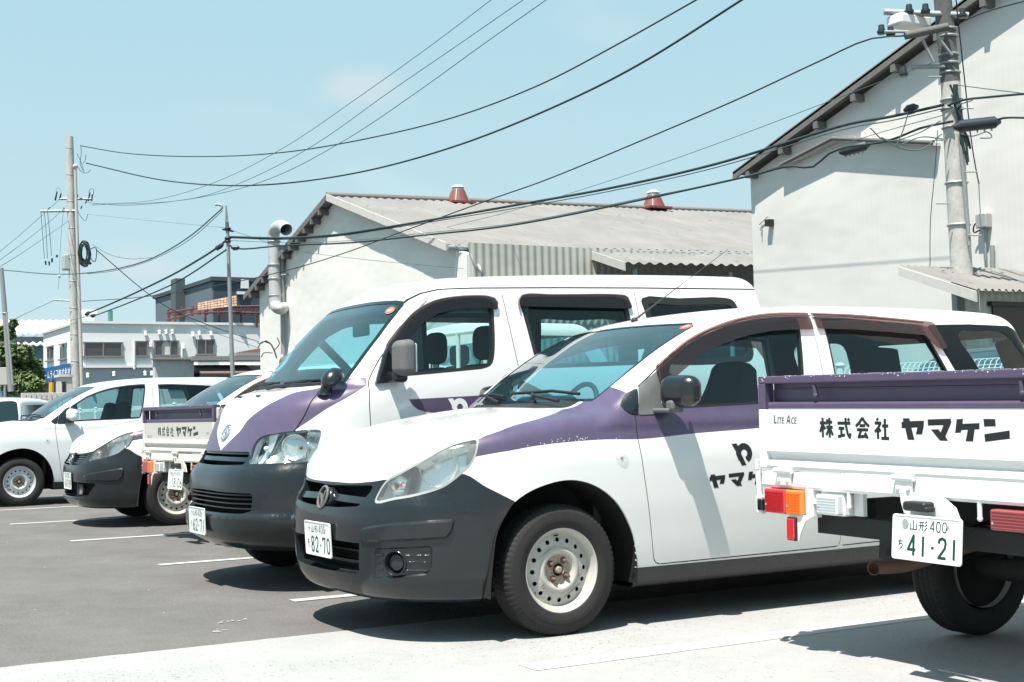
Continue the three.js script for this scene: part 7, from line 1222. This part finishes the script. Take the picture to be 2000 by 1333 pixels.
  P('guard_frame', [...[-0.72, -0.25, 0.25, 0.72].map(z => rod(V(L + 0.08, 1.1, z), V(L + 0.08, 1.78, z), 0.022)), rod(V(L + 0.08, 1.78, -0.74), V(L + 0.08, 1.78, 0.74), 0.022), rod(V(L + 0.08, 1.42, -0.74), V(L + 0.08, 1.42, 0.74), 0.016)], W);
  P('chassis', [...[-0.36, 0.36].map(z => box(3.9, 0.12, 0.06, 2.1, 0.585, z)), box(0.07, 0.075, 1.25, 0.10, 0.535, 0.05), box(0.08, 0.1, 1.1, 1.3, 0.57, 0), ...[-0.5, 0.5].map(z => box(1.1, 0.03, 0.06, 0.95, 0.40, z)), rod(V(0.95, 0.30, -0.6), V(0.95, 0.30, 0.6), 0.05), new THREE.SphereGeometry(0.13, 16, 12).translate(0.95, 0.3, 0.08), box(0.3, 0.2, 0.4, 2.3, 0.5, 0.4)], M.underside);
  P('exhaust_pipe', [tube([V(0.30, 0.345, -0.49), V(0.42, 0.35, -0.44), V(0.58, 0.40, -0.36), V(0.9, 0.46, -0.3)], 0.027, 20, 14), lathe([[0.027, 0.0], [0.029, 0.01], [0.024, 0.012], [0.022, -0.1], [0, -0.1]], 20).rotateY(-1.25).translate(0.295, 0.344, -0.493)], M.rust);
  P('spring_shackle', [rod(V(0.35, 0.42, 0.52), V(0.30, 0.30, 0.50), 0.014), box(0.08, 0.04, 0.06, 0.34, 0.38, 0.52)], M.rust);
  for (const s of [-1, 1]) P('mud_flap', plate([[-0.09, 0.0], [0.09, 0.0], [0.11, -0.245], [-0.11, -0.215]].map(p => [p[0] * 0.95, p[1]]), 0.008, 0.002).rotateY(-Math.PI / 2).translate(0.56, 0.555, s * 0.63), M.black);
  for (const s of [-1, 1]) { const w = addWheel(root, 0.95, 0.302, s * 0.655, s > 0, M.wheelCream, opt.near ? 'near' : 'far', 0.2); }
  // cab
  const cabF = (x, y, zz) => { const z = Math.abs(zz); const xf = 4.35 - 0.62 * Math.max(0, y - 1.05), w = 0.80 - 0.14 * Math.max(0, y - 1.0); let f = smax(z - w, x - xf, 0.12); f = smax(f, 2.68 + 0.05 * Math.max(0, y - 1) - x, 0.07); f = smax(f, y - 1.89 + 0.03 * (z / 0.6) ** 2, 0.1); return smax(f, 0.42 - y, 0.03); };
  let c = meshField(cabF, [2.5, 0.3, -0.95], [4.5, 2.0, 0.95], 0.035); const tk = f => { const [a, b] = split(c, f); c = b; return a; };
  const rw = polySD(rrect(-0.56, 1.30, 0.56, 1.68, 0.06)), gw = tk((x, y, z) => Math.max(rw(z, y), x - 2.95)); P('rear_glass', surfGeo(offset(gw, -0.004)), M.glass);
  const sw = polySD([[2.98, 1.22], [3.0, 1.74], [3.66, 1.74], [3.98, 1.22]]); halves(tk((x, y, z) => Math.max(sw(x, y), 0.3 - Math.abs(z)))).forEach(q => P('door_glass', surfGeo(offset(q, -0.004)), M.glass));
  const fw = polySD(rrect(-0.66, 1.2, 0.66, 1.76, 0.08)); P('windscreen', surfGeo(offset(tk((x, y, z) => Math.max(fw(z, y), 3.4 - x)), -0.004)), M.screen);
  for (const s of [-1, 1]) { const wa = polySD(spline2([[3.1, 0.3], [3.12, 0.5], [3.4, 0.70], [3.68, 0.5], [3.7, 0.3]], true, 4)); tk((x, y, z) => Math.max(wa(x, y), 0.45 - s * z)); addWheel(root, 3.4, 0.302, s * 0.76, s > 0, M.wheelCream, 'far', 0.2); }
  P('cab', surfGeo(c), W); P('cab_seat', [new RoundedBoxGeometry(0.14, 0.6, 1.2, 3, 0.06).translate(3.02, 1.2, 0), new RoundedBoxGeometry(0.5, 0.14, 1.2, 3, 0.05).translate(3.25, 0.95, 0), ...[-0.36, 0.36].map(z => new RoundedBoxGeometry(0.1, 0.2, 0.27, 3, 0.045).translate(3.02, 1.6, z))], M.seat);
  return root;
}
M.redDusty = phys([0.34, 0.055, 0.06], 0.4, { clearcoat: 0.4, clearcoatRoughness: 0.3, map: blotch });
M.lampClear = phys([0.62, 0.66, 0.68], 0.18, { clearcoat: 1 });
M.underside = std([0.018, 0.019, 0.02], 0.8);
M.dirtyWhite = phys([0.66, 0.645, 0.61], 0.5, { clearcoat: 0.2, clearcoatRoughness: 0.3, map: noiseTex(31, 256, (u, v, n) => { const s = clamp01((n(u, v, 7) + 0.7 * n(u, v, 23) - 0.75) * 2.2); return [0.95 - 0.45 * s, 0.95 - 0.53 * s, 0.94 - 0.6 * s]; }, 1.5) });
truck({ name: 'flatbed_truck', label: 'white flatbed light truck cut off by the right edge, plate 41-21', category: 'truck', pos: [0.5, 0.006, 1.658], roll: 0.013, paint: M.white, kana: 'ち', plate: '41-21', badge: 'LITE ACE', near: true, seed: 9 });
GL['ら'] = [[[.35, .06], [.55, .16]], [[.28, .26], [.22, .62], [.5, .46], [.76, .5], [.82, .7], [.66, .9], [.32, .95]]];
truck({ name: 'flatbed_truck', label: 'weathered white flatbed light truck between the van and the grey bumpered wagon, plate 18-06', category: 'truck', pos: [-0.10, 0.0, -5.95], yaw: 0.077, paint: M.dirtyWhite, kana: 'ら', plate: '18-06', badge: 'TOWN ACE', dirty: true, seed: 14 });
// ---------------------------------------------------------------- two more cars, each mostly out of view
{ // boxy small van at the left edge
  const t = thing('small_van', 'boxy pale small van with dark windscreen, cut off by the left edge', 'van'), c = at(0, 800, 33); t.position.set(c.x, 0, c.z); t.rotation.y = 1.15;
  const F = (x, y, zz) => { const z = Math.abs(zz), w = 0.72 - 0.10 * Math.max(0, y - 0.9) - 0.02 * Math.max(0, 0.5 - y); let f = smax(z - w, (-1.0 + 0.34 * Math.max(0, y - 0.85) - 0.24 * Math.max(0, 0.55 - y)) + 0.10 * z * z - x, 0.12); f = smax(f, x - 2.3, 0.1); f = smax(f, y - 1.66 + 0.04 * (z / 0.6) ** 2 + 0.02 * (x - 0.8) ** 2, 0.12); return smax(f, 0.2 - y, 0.04); };
  let r = meshField(F, [-1.3, 0.1, -0.85], [2.5, 1.8, 0.85], 0.03); const tk = f => { const [a, b] = split(r, f); r = b; return a; }, P = (n, g, m) => part(n, g, m, t);
  const wd = polySD([[-0.66, 0.93], [0.66, 0.93], [0.64, 1.2], [0.585, 1.50], [0.54, 1.54], [-0.54, 1.54], [-0.585, 1.50], [-0.64, 1.2]]); P('windscreen', surfGeo(offset(tk((x, y, z) => Math.max(wd(z, y), x)), -0.004)), phys([0.012, 0.03, 0.035], 0.05));
  const sd = polySD([[-0.5, 0.95], [-0.34, 1.45], [2.0, 1.48], [2.05, 0.97]]); halves(tk((x, y, z) => Math.max(sd(x, y), 0.3 - Math.abs(z)))).forEach(q => P('side_glass', surfGeo(offset(q, -0.005)), M.gloss));
  for (const x0 of [-0.35, 1.85]) { const ad = polySD(Array.from({ length: 24 }, (_, i) => [x0 + 0.32 * Math.cos(i / 24 * 6.283), 0.28 + 0.32 * Math.sin(i / 24 * 6.283)])); tk((x, y, z) => Math.max(ad(x, y), 0.35 - Math.abs(z))); for (const s of [1, -1]) addWheel(t, x0, 0.28, s * 0.68, s > 0, M.wheelSilver, 'far', 0.3, 0.92); }
  P('body', surfGeo(r), M.silverWhite); P('bumper', [new RoundedBoxGeometry(0.14, 0.22, 1.34, 3, 0.06).translate(-0.98, 0.42, 0)], M.silverWhite); for (const s of [1, -1]) P('headlight', new RoundedBoxGeometry(0.12, 0.16, 0.26, 3, 0.05).translate(-0.965, 0.70, s * 0.52), M.lampClear); P('grille', box(0.06, 0.07, 0.6, -1.0, 0.68, 0, 0.02), M.black); P('wiper', rod(V(-0.965, 0.95, -0.5), V(-0.94, 0.99, 0.2), 0.012), M.black); P('roof_strip', rod(V(-0.745, 1.545, -0.5), V(-0.745, 1.545, 0.5), 0.008), M.black);
  P('screen_tag', new THREE.SphereGeometry(0.035, 12, 8).translate(-0.80, 1.5, 0.08), M.lampWhite);
  for (const s of [1, -1]) P('door_mirror', new RoundedBoxGeometry(0.1, 0.15, 0.16, 3, 0.04).translate(-0.52, 1.02, s * 0.80), M.silverWhite);
}
{ // dark car beyond the nearest wagon, right edge
  const t = thing('dark_car', 'dark teal car whose roof shows behind the wagon tail at the right edge', 'car'), c = at(2068, 700, 13.5); t.position.set(c.x, 0, c.z);
  const F = (x, y, zz) => { const z = Math.abs(zz); const w = 0.86 - 0.26 * Math.max(0, y - 0.9); let f = smax(z - w, (-2.1 + 1.9 * Math.max(0, y - 0.95)) + 0.12 * z * z - x, 0.1); f = smax(f, x - 2.1 + 0.6 * Math.max(0, y - 0.95), 0.12); f = smax(f, y - 1.56 + 0.05 * (x * 0.4) ** 2 + 0.06 * z * z, 0.12); const hood = smax(smax(z - 0.86, -2.2 - x, 0.12), smax(y - 0.98 - 0.05 * (x + 1), x + 0.6, 0.05), 0.06); return smax(smin(f, hood, 0.03), 0.2 - y, 0.04); };
  let r = meshField(F, [-2.4, 0.1, -1], [2.3, 1.8, 1], 0.04); const tk = f => { const [a, b] = split(r, f); r = b; return a; };
  const sd = polySD([[-0.95, 1.0], [-0.55, 1.42], [1.6, 1.42], [1.85, 1.0]]); halves(tk((x, y, z) => Math.max(sd(x, y), 0.3 - Math.abs(z)))).forEach(q => part('side_glass', surfGeo(offset(q, -0.005)), M.gloss, t));
  for (const x0 of [-1.35, 1.3]) { const ad = polySD(Array.from({ length: 24 }, (_, i) => [x0 + 0.35 * Math.cos(i / 24 * 6.283), 0.3 + 0.35 * Math.sin(i / 24 * 6.283)])); tk((x, y, z) => Math.max(ad(x, y), 0.4 - Math.abs(z))); for (const s of [1, -1]) addWheel(t, x0, 0.302, s * 0.83, s > 0, M.wheelSilver, 'far', 0.3); }
  part('body', surfGeo(r), phys([0.012, 0.035, 0.05], 0.25, { clearcoat: 1, clearcoatRoughness: 0.04 }), t);
}
renderer.render(scene, camera);
